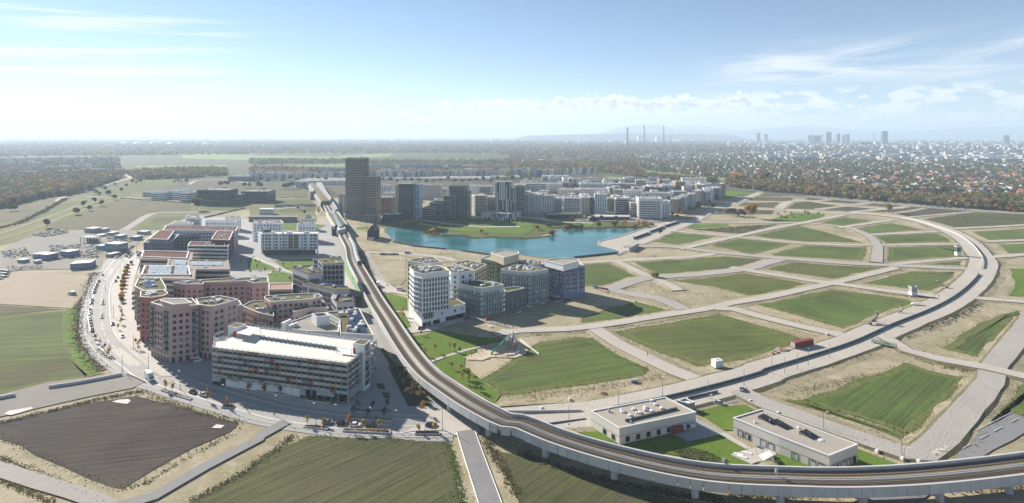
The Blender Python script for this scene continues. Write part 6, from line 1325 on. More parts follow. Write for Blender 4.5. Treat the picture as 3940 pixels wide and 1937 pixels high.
def body_mesh(prof, wid, name, mat, taper=.1):
    """side outline widened into a body whose shoulders draw in"""
    top = max(z for _, z in prof); secs = []
    for y, k, s in ((-wid / 2, .94, 1), (-wid / 2 + .12, 1, 1), (wid / 2 - .12, 1, 1), (wid / 2, .94, 1)):
        secs.append([(x * (1 if k == 1 else .985), y, .25 + (z - .25) * k) for x, z in prof])
    return loft(secs).mesh(name, mat)
CARPROF = [(-2.15, .3), (2.15, .3), (2.2, .62), (2.05, .8), (1.15, .92), (-2.0, .95), (-2.18, .8)]
CABIN = [(-1.95, .93), (1.1, .91), (.45, 1.38), (-1.25, 1.42), (-1.8, 1.1)]
cab = body_mesh([(x, z) for x, z in CABIN], 1.55, 'cabin', CGL); rooft = MB().box(-1.2, -.66, 1.40, .42, .66, 1.46).mesh('roof', PAINT['white'])
wheelm = MB().tube([(0, -.1, 0), (0, .1, 0)], .32, 10).mesh('tyre', TYRE); rimm = MB().tube([(0, -.115, 0), (0, .115, 0)], .19, 8).mesh('rim', RIM)
BODY = {k: body_mesh(CARPROF, 1.78, 'body', m) for k, m in PAINT.items()}; ROOF = {k: MB().prism([(-1.15, -.66), (.42, -.66), (.42, .66), (-1.15, .66)], 1.36, 1.44).mesh('roof', m) for k, m in PAINT.items()}
lampm = MB().box(-.04, -.16, -.07, .04, .16, .07).mesh('headlight', LAMPW); tailm = MB().box(-.04, -.16, -.07, .04, .16, .07).mesh('taillight', LAMPR)
def car(p, ang, colour, label, group=None, parts=True, name='parked_car', scale=1.0):
    if group and not label.startswith(colour): label = colour + ' ' + label
    r = thing(name, label, 'car', (p.x, p.y, p.z), ang, group); r.scale = (scale,) * 3
    link('body', BODY[colour], r); link('cabin', cab, r); link('roof', ROOF[colour], r)
    if parts:
        for x in (-1.35, 1.35):
            for y in (-.82, .82): w = link('wheel', wheelm, r, (x, y, .32)); link('rim', rimm, w)
        for y in (-.62, .62): link('headlight', lampm, r, (2.13, y, .66)); link('taillight', tailm, r, (-2.1, y, .76))
    return r
def gp(k, x, y, z=.2): q = P(k, x, y); q.z = z; return q
def tangent(spec_pts, p):
    i = min(range(len(spec_pts) - 1), key=lambda i: (spec_pts[i] - p).length); d = spec_pts[i + 1] - spec_pts[i]; return math.atan2(d.y, d.x)
street = smooth_path(W(STREET), 5)
CN = ['white', 'black', 'grey', 'silver', 'red', 'blue', 'white', 'black', 'grey', 'black']
for i, (x, y) in enumerate(((995, 280), (962, 345), (932, 405), (922, 432), (916, 452), (897, 530), (890, 556), (877, 628), (880, 655), (871, 690), (875, 715), (879, 738), (883, 762), (889, 792), (896, 820), (945, 380))):
    c = 'red' if i in (1, 7) else CN[(i * 7) % 10]; q = gp('e', x, y); car(q, tangent(street, q), c, c + ' car in the parking lane beside the verge scrub', 'cars parked beside the verge scrub')
for i, (x, y) in enumerate(((1125, 345), (1145, 308), (1097, 765), (1190, 885))): q = gp('e', x, y); c = ('green', 'black', 'blue', 'white')[i]; car(q, tangent(street, q), c, c + ' car standing at the promenade kerb', 'cars at the promenade kerb')
for i in range(16): q = gp('e', 1130 + i * 10.5, 112 - i * 7.2); car(q, tangent(street, q), CN[(i * 3) % 10], 'car in the long parked line up the ring street', 'cars parked up the ring street')
for x, y, c, lb in ((930, 520, 'white', 'white hatchback parked beside the long rusty planter'), (800, 500, 'black', 'black car parked behind the white hatchback'), (1080, 525, 'black', 'black car parked ahead of the white hatchback'), (1670, 520, 'black', 'black car in the shade by the corner planter'), (660, 492, 'grey', 'grey car in deep shade on the ring street')): car(gp('j', x, y), -.02, c, lb)
for x, y, c, lb in ((1880, 195, 'black', 'dark car leaving the sunlit street bend'), (1985, 222, 'silver', 'silver car behind the golden street tree')): car(gp('i', x, y), -.5, c, lb)
for x, y, c, lb in ((440, 1155, 'black', 'black car at the foot of the white tower'), (765, 1098, 'white', 'white car before the tower podium'), (1000, 1040, 'grey', 'grey car in the shade behind the podium'), (1260, 1045, 'red', 'red car turning at the green grey block'), (1575, 972, 'silver', 'silver car parked below the slate link building'), (1615, 962, 'white', 'white car next to the silver car'), (1650, 918, 'silver', 'silver car along the slate link wall'), (1735, 890, 'white', 'white car under the tall deck block'), (1895, 858, 'white', 'white car near the timber shed'), (2085, 838, 'silver', 'silver van like car in the sun by the shed'), (2215, 812, 'black', 'black car before the violet block')): car(gp('C', x, y), .45 if x < 1200 else .3, c, lb)
for x, y, c in ((735, 402, 'blue'), (750, 408, 'blue'), (790, 415, 'red'), (815, 420, 'red'), (840, 425, 'red')): car(gp('g', x, y), 1.9, c, c + ' car parked in the row beside the violet block', 'cars beside the violet block')
car(gp('k', 1945, 305), -.5, 'silver', 'silver car on the gravel bay by the low school'); car(gp('k', 2160, 180, 1.0), 1.2, 'silver', 'silver car beside the ring road barrier')
for i in range(7): car(gp('b', 1175 + i * 26, 1215 + (i % 2) * 2), 1.5, ('white', 'blue', 'silver', 'white', 'white', 'grey', 'white')[i], 'car parked in the row on the lake site', 'cars parked on the lake site', False)
for i in range(14): car(gp('e', 20 + (i % 4) * 18 - (i // 4) * 12, 240 + (i // 4) * 26 + (i % 4) * 3), .4, CN[i % 10], 'car on the edge of the sandy car park', 'cars on the sandy car park', False)
for j in range(3):
    for i in range(26): car(gp('b', 150 + i * 15.5, 738 + j * 7 - i * .25), 1.5, CN[(i * 3 + j) % 10], 'car in the rows of the station car park', 'cars in the station car park', False)
for i in range(34): car(gp('G', 930 + i * 14.5, 608 - i * 3.4 - (i * .03) ** 2), .6, CN[(i * 7) % 10], 'car in the angled row along the curved street', 'cars along the curved street', False)
for i in range(24): car(gp('b', 120 + i * 14.5, 664), 1.57, CN[(i * 7 + 2) % 10], 'car in the row under the vineyard slope', 'cars under the vineyard slope', False)
for i in range(40): car(gp('a', 1180 + i * 17, 668 + i * 1.35), .1, CN[(i * 3 + 1) % 10], 'car parked on the field road before the campus', 'cars on the field road', False)
for i in range(98):
    t = i / 97; x = -10 + 2010 * t; y = 607 + (783 - 607) * t ** .98; q = gp('d', x, y, .6); car(q, -.35, 'white' if random.random() < .62 else random.choice(CN), 'car in the endless queue parked along the highway', 'cars queued along the highway', False, scale=1.15)
# van, trucks
def van(k, x, y, ang, lb, two, L=5.6, H=2.3, cat='van', box=False):
    q = gp(k, x, y); r = thing('box_truck' if box else 'delivery_van', lb, cat, tuple(q), ang)
    if box:
        link('cargo_box', MB().box(-L / 2, -1.15, .7, L / 2 - 1.9, 1.15, 3.3).mesh('cargo_box', two), r); link('cab', body_mesh([(L / 2 - 1.8, .4), (L / 2, .4), (L / 2 + .05, 1.2), (L / 2 - .4, 2.2), (L / 2 - 1.8, 2.3)], 2.0, 'cab', PAINT['white']), r); link('windscreen', MB().box(L / 2 - .35, -.85, 1.35, L / 2 - .02, .85, 2.0).mesh('windscreen', CGL), r)
    else:
        link('body', body_mesh([(-L / 2, .3), (L / 2, .3), (L / 2, .95), (L / 2 - .9, 1.2), (L / 2 - 1.6, H), (-L / 2, H)], 1.95, 'body', PAINT['white']), r); link('side_window', MB().box(-L / 2 + .3, -.985, 1.25, L / 2 - 1.5, .985, 1.9).mesh('side_window', CGL), r)
        if two: link('rear_panel', MB().box(-L / 2 - .02, -.99, .5, -L / 2 + 1.6, .99, H - .15).mesh('rear_panel', two), r)
    for xx in (-L / 2 + 1.0, L / 2 - 1.0):
        for yy in (-.85, .85): w = link('wheel', wheelm, r, (xx, yy, .36), 0, (1.15, 1.2, 1.15)); link('rim', rimm, w)
van('e', 1915, 1125, .35, 'white delivery van with red rear panel beside the rose block', PAINT['red']); van('e', 700, 470, 2.9, 'white and green van alone on the sandy car park', M('van_green', (.12, .24, .20), .5))
van('i', 1455, 60, -.75, 'white box truck turning on the sunlit street bend', PAINT['white'], 7.5, 3.2, 'truck', True); van('f', 1370, 425, .1, 'white van on the forecourt behind the white tower', None); van('f', 1150, 385, 1.9, 'white box truck under the viaduct edge', PAINT['white'], 6.5, 3, 'truck', True)
van('f', 1440, 68, .1, 'blue white minibus on the lake site road', PAINT['blue'])
# ------------------------------------------------------------------ lamp posts, poles
POLE = M('pole_grey', (.20, .205, .21), .5, .1, .5, .5)
lp = MB().tube([(0, 0, 0), (0, 0, 7.6)], [.12, .08], 6).mesh('pole', POLE); la = MB().tube([(0, 0, 7.4), (.4, 0, 7.8), (1.3, 0, 7.9)], .06, 5).mesh('arm', POLE); lh = MB().box(1.0, -.16, 7.8, 1.75, .16, 7.95).mesh('lamp_head', PARW); lf = MB().box(-.22, -.22, 0, .22, .22, .35).mesh('base', CONC2)
def lamp(p, label, group, ang=0.0, s=1.0):
    r = thing('street_lamp', label, 'street lamp', tuple(p), ang, group); r.scale = (1, 1, s)
    for n, m in (('pole', lp), ('arm', la), ('lamp_head', lh), ('base', lf)): link(n, m, r)
for k, pts in (('j', ((135, 405), (715, 500), (545, 505), (1300, 558), (1095, 552), (1610, 580), (1778, 552))), ('i', ((2155, 292), (1755, 162))), ('e', ((1190, 1215), (850, 835), (1445, 1192), (1300, 1002), (1105, 695), (1170, 272), (1215, 222), (970, 312), (1295, 142), (1330, 62), (880, 500), (1025, 430)))):
    for x, y in pts: lamp(gp(k, x, y, .15), 'slim grey lamp post on the western ring street', 'lamps on the western ring street', random.choice((-.6, 2.5)))
for k, pts in (('k', ((480, 502), (960, 308), (1390, 222), (1835, 228), (2185, 118))), ('h', ((75, 1225), (200, 1228), (325, 1188), (430, 1152), (640, 1078), (1170, 852)))):
    for x, y in pts: q = P(k, x, y, 1.4); lamp(q, 'temporary lamp mast on a concrete block along the sandy ring road', 'masts along the sandy ring road', 1.0, .95); MB()
for x, y in ((1340, 822), (1365, 940), (580, 560)): lamp(gp('l', x, y, .1), 'pole at the fence of the collector school', 'poles at the school fence', 0, .9)
for i in range(20): x = 40 + i * 125; lamp(gp('d', x, 598 + x * .083, .2), 'tall pale highway lamp before the tree belt', 'highway lamps before the tree belt', 1.6, 2.2)
for x, y in ((1530, 832), (1665, 826), (1797, 820), (1920, 806)): lamp(P('d', x, y, 1.0), 'white mast along the raised side road', 'masts on the raised side road', 0, 1.4)
for i in range(8): lamp(gp('C', 40 + i * 160, 150 + i * 26 if i < 5 else 300, 0), 'thin mast on the lake building site', 'masts on the lake site', 0, .9)
# ------------------------------------------------------------------ barriers, walls, planters
def walls(name, label, spec, seg, h, w, mat, z=0.0, part='barrier_segment', path=None):
    pts = path or smooth_path(W(spec, z), seg); r = thing(name, label, 'barrier', tuple(pts[0])); d = 0.0
    L = [0.0]
    for a, b in zip(pts, pts[1:]): L.append(L[-1] + (b - a).length)
    me = MB().box(-seg / 2 + .03, -w / 2, 0, seg / 2 - .03, w / 2, h * .7).box(-seg / 2 + .03, -w / 3, h * .7, seg / 2 - .03, w / 3, h).mesh(part, mat); n = int(L[-1] / seg)
    for i in range(n):
        t = (i + .5) * seg; k = max(0, min(len(pts) - 2, int(np.searchsorted(L, t)) - 1)); p = pts[k].lerp(pts[k + 1], (t - L[k]) / max(L[k + 1] - L[k], .01)); dr = pts[k + 1] - pts[k]
        link(part, me, r, (p.x - pts[0].x, p.y - pts[0].y, 0), math.atan2(dr.y, dr.x))
    return r
walls('ring_barrier', 'long barrier coloured in its shaded blue green down the middle of the ring road', None, 3.9, 1.15, .7, M('barrier_shade_teal', (.075, .105, .115), .7, .12, .3), 1.5, path=[p + Vector((0, 0, .02)) for p in ring_pts if 0 < p.x and P('h', 2130, 250, 1.5).y > p.y and p.y < 438 and p.x > P('k', 0, 400).x + 30])  # dark teal paints in the shadow side of the low wall
walls('ring_kerb', 'pale concrete kerb wall round the far bend of the ring road', 'h 2115 205 2130 150 2120 90 d 2110 1215 2020 1110 1880 1020 1700 952 1500 890 1330 858', 3.9, .9, .6, CONC, 1.6)
walls('concrete_wall', 'long concrete block wall behind the gravel apron', 'i 475 150 800 100 1205 22', 2.4, 1.5, .7, CONC); walls('concrete_wall', 'short concrete block wall at the edge of the green field', 'i -150 285 0 255 210 215', 2.4, 1.5, .7, CONC); walls('road_barrier', 'striped temporary barrier at the end of the gravel apron', 'i 1240 15 1330 55 1415 95', 1.8, .9, .45, CONC)
walls('road_barrier', 'dark barrier between viaduct and lower ring lane', 'k 270 505 690 450', 3.9, .8, .6, MATS['barrier_shade_teal']); walls('road_barrier', 'dark barrier along the parking bay of the school', 'k 1640 248 1900 190 1980 178', 3.9, .8, .6, MATS['barrier_shade_teal'], 1.0)
walls('kerb_wall', 'concrete kerb wall at the ring road end', 'k -250 375 100 378 690 368', 3.9, .8, .7, CONC, .4)
def planter(label, spec, rust):
    p = ccw(W(spec)); c = sum((Vector(q) for q in p), Vector((0, 0))) / len(p); r = thing('planter', label, 'planter', (c.x, c.y, .15))
    MB().ring(p, offset(p, -.3), .15, .75).build('kerb_frame', KERB, r); MB().prism(offset(p, -.3), .2, .6).build('soil_bed', M('planter_soil', (.10, .075, .05), .95, .2, 1), r)
    mb = MB(); ip = offset(p, -.5); xs = [q.x for q in ip]; ys = [q.y for q in ip]
    for _ in range(160):
        x, y = random.uniform(min(xs), max(xs)), random.uniform(min(ys), max(ys))
        if not inside((x, y), [(q.x, q.y) for q in ip]): continue
        for _ in range(4):
            c = Vector((x + random.gauss(0, .2), y + random.gauss(0, .2), .7 + random.random() * .5)); u = Vector((random.gauss(0, 1), random.gauss(0, 1), random.gauss(0, 1))).normalized() * .22; w = u.cross(Vector((random.random(), random.random(), 1))).normalized() * .2; mb.poly([c - u, c - w, c + u, c + w])
    mb.build('foliage', LEAF['orange' if rust else 'olive'], r)
for lb, sp, ru in (('kerbed planter with two golden trees beside the farm track', 'j 420 535 435 515 670 535 660 560', 0), ('long kerbed planter with rusty grasses facing the olive field', 'j 800 575 815 550 1270 565 1270 600', 1), ('kerbed planter beside the access road corner', 'j 1505 605 1510 582 1755 582 1755 605', 0), ('slanting kerbed planter above the ploughed field', 'i 1565 175 1600 162 1875 255 1850 270', 0), ('small kerbed planter by the sunlit pavement', 'i 2150 345 2170 325 2290 325 2270 348', 0),
                   ('shaded long planter in the middle of the street', 'j 870 450 880 430 1290 460 1290 480', 0), ('shaded planter before the garage corner', 'j 915 385 930 365 1300 380 1300 398', 0), ('shaded planter under the garage front', 'A 1000 1180 1040 1155 1240 1190 1220 1205', 0), ('long shaded shrub bed along the garage wall', 'A 220 1010 260 995 820 1110 790 1130', 0), ('oval island bed in the ring street', 'e 985 570 1000 525 1020 525 1022 570', 0), ('second oval island bed in the ring street', 'e 975 705 990 650 1010 645 1008 705', 0)): planter(lb, sp, ru)
# ------------------------------------------------------------------ works yard, playground, machines, people
CBLUE = M('cabin_blue', (.08, .16, .32), .6, .08, .4); CTEAL = M('cabin_teal', (.16, .28, .32), .6, .08, .4); RIBS = M('cabin_rib', (.10, .15, .21), .6)
def cabins(label, k, x0, x1, yt, yb, dp, mat, floors, yaw=-.3, roof=None):
    p, hh = face(k, x0, x1, yt, yb, dp, yaw); b = Bld('site_cabin', label, p, hh, mat, roof or ROOFW, par=.1, cat='site cabin'); fh = hh / floors
    b.windows(fh, 1.4, fh * .42, 2.4, sill=fh * .35, gl=GLB, fr=FRW, top=hh + .6)
    for z in range(1, floors): b.bands([z * fh - .1], .2, .05, FRW, 'cabin_joint')
    for i, a, c in b.sides(3):
        n = max(2, int((c - a).length / 2.4))
        for j in range(n + 1): q = a + (c - a) * (j / n); MB().obox(q.x, q.y, 0, hh, .16, .16).build('cabin_post', RIBS, b.r)
cabins('large blue site cabin with bright white roof beside the car park', 'e', 703, 865, 160, 218, 12, CBLUE, 2, .35)
cabins('two storey blue site cabin behind the rubble heaps', 'e', 568, 690, 45, 103, 9, CBLUE, 2); cabins('blue site cabin with white roof by the yard track', 'e', 378, 470, 75, 132, 9, CBLUE, 2); cabins('dark blue site cabin next to the yard track', 'e', 308, 378, 70, 118, 9, CBLUE, 2)
cabins('teal glazed site office with white roof in the yard', 'a', 998, 1170, 1110, 1190, 10, CTEAL, 2); cabins('small teal site office annex', 'a', 928, 998, 1128, 1172, 8, CTEAL, 1); cabins('tall pale site office with white roof at the brown field', 'a', 805, 925, 960, 1005, 10, M('cabin_pale', (.34, .38, .41), .6), 2); cabins('pale domed store beside the tall site office', 'a', 945, 1012, 965, 1000, 8, MATS['cabin_pale'], 1)
cabins('white roofed yard store by the ring street', 'e', 1020, 1085, 70, 105, 9, M('cabin_sand', (.40, .37, .32), .7), 1); cabins('pale cabin row at the field track', 'a', 1322, 1420, 990, 1022, 8, MATS['cabin_pale'], 1); cabins('blue cabin beside the field track', 'a', 1258, 1330, 1042, 1078, 8, CBLUE, 1); cabins('blue grey cabin with flat roof in the yard', 'a', 1100, 1180, 1030, 1062, 8, CTEAL, 1); cabins('small white cabin in the middle of the yard', 'e', 322, 362, 135, 168, 4, M('cabin_white', (.55, .55, .54), .6), 1); cabins('white roofed shed between the cabins', 'a', 1030, 1100, 1002, 1032, 8, MATS['cabin_sand'], 1); cabins('small blue cabin at the yard entrance', 'e', 158, 235, 125, 160, 5, CTEAL, 1); cabins('low blue cabin near the brown field', 'a', 915, 985, 1025, 1045, 7, CTEAL, 1)
q = P('a', 845, 1105); r = thing('open_shed', 'dark open shed with flat grey roof in the yard', 'shed', (q.x, q.y, 0)); MB().obox(q.x, q.y + 5, 5.6, 6, 17, 10, -.2).build('roof', CONC2, r)
for x in (-7, -3.5, 0, 3.5, 7):
    for y in (1, 9): MB().obox(q.x + x, q.y + y, 0, 5.6, .4, .4).build('post', DARKM, r)
MB().obox(q.x, q.y + 8, 0, 3.5, 14, 2, -.2).build('stored_goods', MGREY, r)
JUNK = [(.60, .58, .54), (.12, .22, .40), (.42, .34, .10), (.30, .28, .26), (.45, .43, .40), (.10, .11, .12), (.25, .10, .07), (.09, .13, .19), (.50, .50, .48), (.16, .15, .13)]
JM = VCOL('yard_junk', .8, .2, 1.0)
def rubble(label, spec, n, s=(.5, 2.2), hh=(.3, 1.4), pal=None):
    mb = MB(); cols = []
    for x, y, z in fill(spec, int(n * 1.8)):
        mb.obox(x, y, 0, random.uniform(*hh), random.uniform(*s), random.uniform(*s), random.uniform(0, 3)); c = random.choice(pal or JUNK); cols += [(*c, 1)] * 8
    me = mb.mesh('debris', JM); colour_mesh(me, cols); link('debris', me, None, kind='stuff', label=label, category='debris')
rubble('stacked building material and scrap in the works yard', 'a 300 1020 640 960 660 1010 440 1050', 160); rubble('scattered pallets and beams before the site cabins', 'a 480 1130 900 1120 1000 1210 760 1250 500 1200', 200); rubble('scrap between the cabins at the ring street', 'e 480 60 980 40 960 110 700 110 500 140', 180); rubble('loose material along the yard track', 'a 20 1190 240 1150 300 1230 50 1260', 90); rubble('heaps of material beside the ring street', 'a 1040 1040 1330 1060 1200 1130 1060 1120', 120); rubble('mud lumps and stones on the yard edge', 'e 60 190 400 180 440 220 100 235', 110, (.4, 1.6), (.2, .8)); rubble('small stones along the plot shoulder by the viaduct', 'l 1620 800 1760 720 1800 745 1680 815', 12, (.8, 1.8), (.6, 1.2), [(.46, .43, .39), (.38, .35, .31)])
rubble('pallets and slabs piled by the red container', 'h 85 1055 130 1005 260 1005 200 1050', 50, (.8, 2.5), (.3, 1.2)); rubble('lumber on the sandy plot by the lake', 'g 1250 95 1335 92 1335 105 1260 108', 14, (.5, 3), (.2, .6))
# furrow rows on the sandy car park
for a, b in (((300, 285), (-20, 520)), ((470, 290), (230, 530)), ((665, 300), (450, 550))): tufts('undergrowth', along('e %d %d %d %d' % (*a, *b), 130, .7), .35, [(.20, .16, .10), (.14, .12, .07)], 4, 'thin weed rows between the bays of the sandy car park')
# red container
q = P('h', 372, 985, 0); RC_ = M('container_red', (.24, .055, .045), .7, .12, .6); r = thing('shipping_container', 'rusty red shipping container beside the sandy ring road', 'container', (q.x, q.y, 1.2), .40)
link('body', MB().box(-6.8, -1.3, 0, 6.8, 1.3, 2.8).mesh('body', RC_), r); rb = MB().box(-.12, -.06, .2, .12, .06, 2.6).mesh('rib', RC_)
for i in range(22): link('rib', rb, r, (-6.5 + i * .62, -1.33, 0)); link('rib', rb, r, (-6.5 + i * .62, 1.33, 0))
for y in (-.65, .65): link('door', MB().box(-6.9, y - .55, .15, -6.8, y + .55, 2.65).mesh('door', M('container_door', (.42, .36, .34), .7)), r)
q = P('g', 1922, 1172); r = thing('water_tank', 'white cube tank on the corner of the big plot', 'tank', (q.x, q.y, 0)); MB().obox(q.x, q.y, .3, 3.6, 4.2, 3.4, .3).build('tank', PARW, r); MB().obox(q.x, q.y, 0, .3, 4.5, 3.7, .3).build('pallet', MATS['timber_brown'], r); MB().tube([(q.x, q.y, 3.6), (q.x, q.y, 4.0)], .5, 8).build('lid', CONC, r)
def machine(k, x, y, label, s=1.0, ang=.5, mat=None):
    q = P(k, x, y, 1.0); r = thing('conveyor_machine', label, 'machine', tuple(q), ang); r.scale = (s,) * 3; m = mat or M('machine_grey', (.22, .20, .17), .7, .15)
    mb = MB(); mb.v += [(-5, -.6, .6), (5, -.6, 4.2), (5, .6, 4.2), (-5, .6, .6), (-5, -.6, 1.2), (5, -.6, 4.9), (5, .6, 4.9), (-5, .6, 1.2)]; mb.f += [(0, 1, 5, 4), (2, 3, 7, 6), (4, 5, 6, 7), (1, 2, 6, 5), (3, 0, 4, 7), (3, 2, 1, 0)]; mb.m += [0] * 6
    link('conveyor', mb.mesh('conveyor', m), r); link('hopper', MB().tube([(4.4, 0, 4.4), (4.4, 0, 6.0)], [.7, 1.5], 4).mesh('hopper', m), r); link('engine_box', MB().box(-1.2, -.8, 1.0, 1.2, .8, 2.2).mesh('engine_box', MATS['timber_brown']), r)
    for xx in (-3.5, 3): link('support', MB().box(xx - .12, -.7, 0, xx + .12, .7, 2.0 if xx < 0 else 3.6).mesh('support', m), r)
    for xx in (-3.9, -3.0):
        for yy in (-.8, .8): link('wheel', wheelm, r, (xx, yy, .45), 0, (1.4, 1.4, 1.4))
machine('h', 1060, 745, 'rusty conveyor machine leaning over the plot edge'); machine('h', 1740, 395, 'small rusty sieve machine on the plot by the bend', .7, 2.2); machine('h', 1330, 640, 'low dark trailer machine on the road shoulder', .45, .3)
def kiosk(k, x, y, label, h, topmat): q = P(k, x, y, .8); r = thing('site_tower', label, 'tower', tuple(q)); link('base', MB().box(-2, -1.6, 0, 2, 1.6, h * .4).mesh('base', PARW), r); link('cabin', MB().box(-1.8, -1.4, h * .4, 1.8, 1.4, h * .9).mesh('cabin', topmat), r); link('roof', MB().box(-2.1, -1.7, h * .9, 2.1, 1.7, h).mesh('roof', METAL), r); link('railing', MB().ring([Vector((-2.1, -1.7)), Vector((2.1, -1.7)), Vector((2.1, 1.7)), Vector((-2.1, 1.7))], [Vector((-2, -1.6)), Vector((2, -1.6)), Vector((2, 1.6)), Vector((-2, 1.6))], h, h + .7).mesh('railing', METAL), r)
kiosk('h', 1888, 85, 'dark glazed lookout cabin on a white base beside the ring bend', 8.5, M('lookout_green', (.05, .10, .075), .4)); kiosk('h', 1450, 470, 'pale mast cabin on the ridge between plots', 5.5, CONC2)
q = P('h', 1482, 560, 1.4); r = thing('boat_trailer', 'white boat shaped trailer with a mast on the road shoulder', 'trailer', tuple(q)); link('hull', body_mesh([(-3, .2), (2.6, .2), (3.4, .8), (-3, .8)], 1.8, 'hull', PARW), r); link('mast', MB().tube([(0, 0, .8), (0, 0, 5.4)], .08).mesh('mast', METAL), r); link('crossbar', MB().box(-.8, -.05, 3.6, .8, .05, 3.75).mesh('crossbar', METAL), r)
TEALS = M('scaffold_teal', (.07, .20, .17), .6); q0, q1 = P('h', 1050, 930, 1.0), P('h', 1290, 985, 1.0); d = q1 - q0; r = thing('scaffold_fence', 'teal scaffold crossing from ring road to side track', 'scaffold', tuple(q0), math.atan2(d.y, d.x)); Ls = d.length
for y in (-.8, .8):
    for z in (.4, 1.1, 1.7): link('rail', MB().box(0, y - .05, z, Ls, y + .05, z + .12).mesh('rail', TEALS), r)
    for i in range(13): link('post', MB().box(-.06, -.06, 0, .06, .06, 2.0).mesh('post', TEALS), r, (i * Ls / 12, y, 0))
link('deck', MB().box(0, -.8, .25, Ls, .8, .35).mesh('deck', CONC2), r)
for k, x, y, lb in (('k', 490, 265, 'white marker block on the dry verge by the ring road'), ('k', 215, 350, 'white skip block at the end of the ring road'), ('h', 615, 860, 'white block at the plot corner near the container'), ('l', 1105, 770, 'pale concrete block at the school fence'), ('l', 1350, 845, 'pale foundation block under the fence pole'), ('l', 1510, 868, 'pale rock block by the country road'), ('k', 2245, 280, 'pale concrete block on the school side track'), ('k', 1865, 228, 'pale concrete foot beside the school lawn'), ('l', 140, 398, 'concrete block on the track behind the school')):
    q = P(k, x, y, .3); r = thing('concrete_block', lb, 'block', (q.x, q.y, 0)); MB().obox(q.x, q.y, -.1, 1.1, 1.6, 1.1, .4).build('body', CONC, r); MB().obox(q.x, q.y, 1.1, 1.35, 1.0, .6, .4).build('cap', PARW, r)
q = P('k', 1110, 85); r = thing('water_trough', 'pale trough standing on the dry grass verge', 'trough', (q.x, q.y, 0)); MB().obox(q.x, q.y, .3, 1.3, 3.2, 1.6, .1).build('tub', METAL, r); MB().obox(q.x, q.y, 0, .3, 2.6, 1.2, .1).build('foot', DARKM, r)
q = P('k', 820, 205); r = thing('rubble_heap', 'small heap of reddish rubble on the verge', 'heap', (q.x, q.y, 0)); mb = MB()
for i in range(40): a = random.uniform(0, 6.28); e = random.random() ** .5 * 1.7; mb.obox(q.x + e * math.cos(a), q.y + e * math.sin(a), 0, (1.9 - e) * random.uniform(.5, 1.0), .5, .5, a)
mb.build('stones', M('rubble_rose', (.33, .22, .19), .9, .3, 1.5), r)
# playground
WOODP = M('play_timber', (.22, .16, .11), .8, .15, .8)
for i, (x, y, h) in enumerate(((2420, 1005, 8.5), (2468, 985, 9), (2492, 1010, 7))):
    q = P('f', x, y); r = thing('play_tower', ('pointed play tower with the green slide', 'tallest pointed play tower behind the slide', 'shorter pointed play tower at the sand edge')[i], 'play tower', (q.x, q.y, .1))
    for j in range(5): a = j * 1.257; MB().tube([(q.x + 1.1 * math.cos(a), q.y + 1.1 * math.sin(a), 0), (q.x + .75 * math.cos(a), q.y + .75 * math.sin(a), h * .6)], .13, 5).build('pole', WOODP, r)
    MB().tube([(q.x, q.y, h * .3), (q.x, q.y, h * .6)], [1.05, .9], 6).build('cabin', WOODP, r); MB().tube([(q.x, q.y, h * .6), (q.x, q.y, h * .85), (q.x, q.y, h)], [1.15, .5, .05], 8).build('roof', METAL, r)
a, b_ = P('f', 2410, 985), P('f', 2250, 1055); r = thing('slide', 'long green wavy slide running from the play tower to the sand', 'slide', (b_.x, b_.y, .1)); GS = M('slide_green', (.03, .26, .14), .4)
MB().tube([(*(b_.lerp(a, t)).xy, .5 + 4.4 * t + .35 * math.sin(t * 9)) for t in np.linspace(0, 1, 12)], .45, 8).build('chute', GS, r)
for t in (.3, .6, .9): p = b_.lerp(a, t); MB().tube([(p.x, p.y, 0), (p.x, p.y, .2 + 4.3 * t)], .09).build('support', METAL, r)
q = P('f', 2175, 1085); r = thing('trampoline', 'dark square trampoline mat set in the play sand', 'trampoline', (q.x, q.y, .1)); MB().obox(q.x, q.y, .05, .32, 5, 4, .4).build('mat', DARKM, r); MB().obox(q.x, q.y, .0, .26, 5.8, 4.8, .4).build('frame', MATS['rail_glass'], r)
for i, (x, y) in enumerate(((2080, 1050), (2130, 1030), (2340, 1060), (2390, 1065), (2030, 1080))):
    q = P('f', x, y); r = thing('swing_frame', 'timber swing frame in the play sand', 'swing', (q.x, q.y, .1), group='swing frames in the play sand')
    for dx in (-1.6, 1.6): MB().tube([(q.x + dx, q.y - .8, 0), (q.x + dx * .9, q.y, 2.6), (q.x + dx, q.y + .8, 0)], .09, 5).build('leg', WOODP, r)
    MB().tube([(q.x - 1.5, q.y, 2.6), (q.x + 1.5, q.y, 2.6)], .08, 5).build('beam', WOODP, r); MB().obox(q.x, q.y, .5, .56, .6, .3).build('seat', DARKM, r)
for spec in ('f 2400 1070 2480 1060 2532 1020', 'g 0 910 200 1065'): walls('play_fence', 'pale low fence round the playground edge' if spec[0] == 'f' else 'white fence along the corner of the playground lawn', spec, 2.0, .9, .12, PARW, 0, 'fence_panel')
for x, y in ((1280, 1130), (1430, 1175), (1500, 1190), (1560, 1205)): q = P('C', x, y); r = thing('picnic_table', 'pale picnic table in the planted strip by the tower', 'table', (q.x, q.y, 0), group='picnic tables in the planted strip'); MB().obox(q.x, q.y, .7, .8, 2.6, 1.0, -.4).build('top', PARW, r); MB().obox(q.x, q.y, 0, .7, .4, .6, -.4).build('leg', METAL, r); MB().obox(q.x - .5, q.y - 1.0, .35, .45, 2.6, .4, -.4).build('seat', PARW, r); MB().obox(q.x + .5, q.y + 1.0, .35, .45, 2.6, .4, -.4).build('seat', PARW, r)
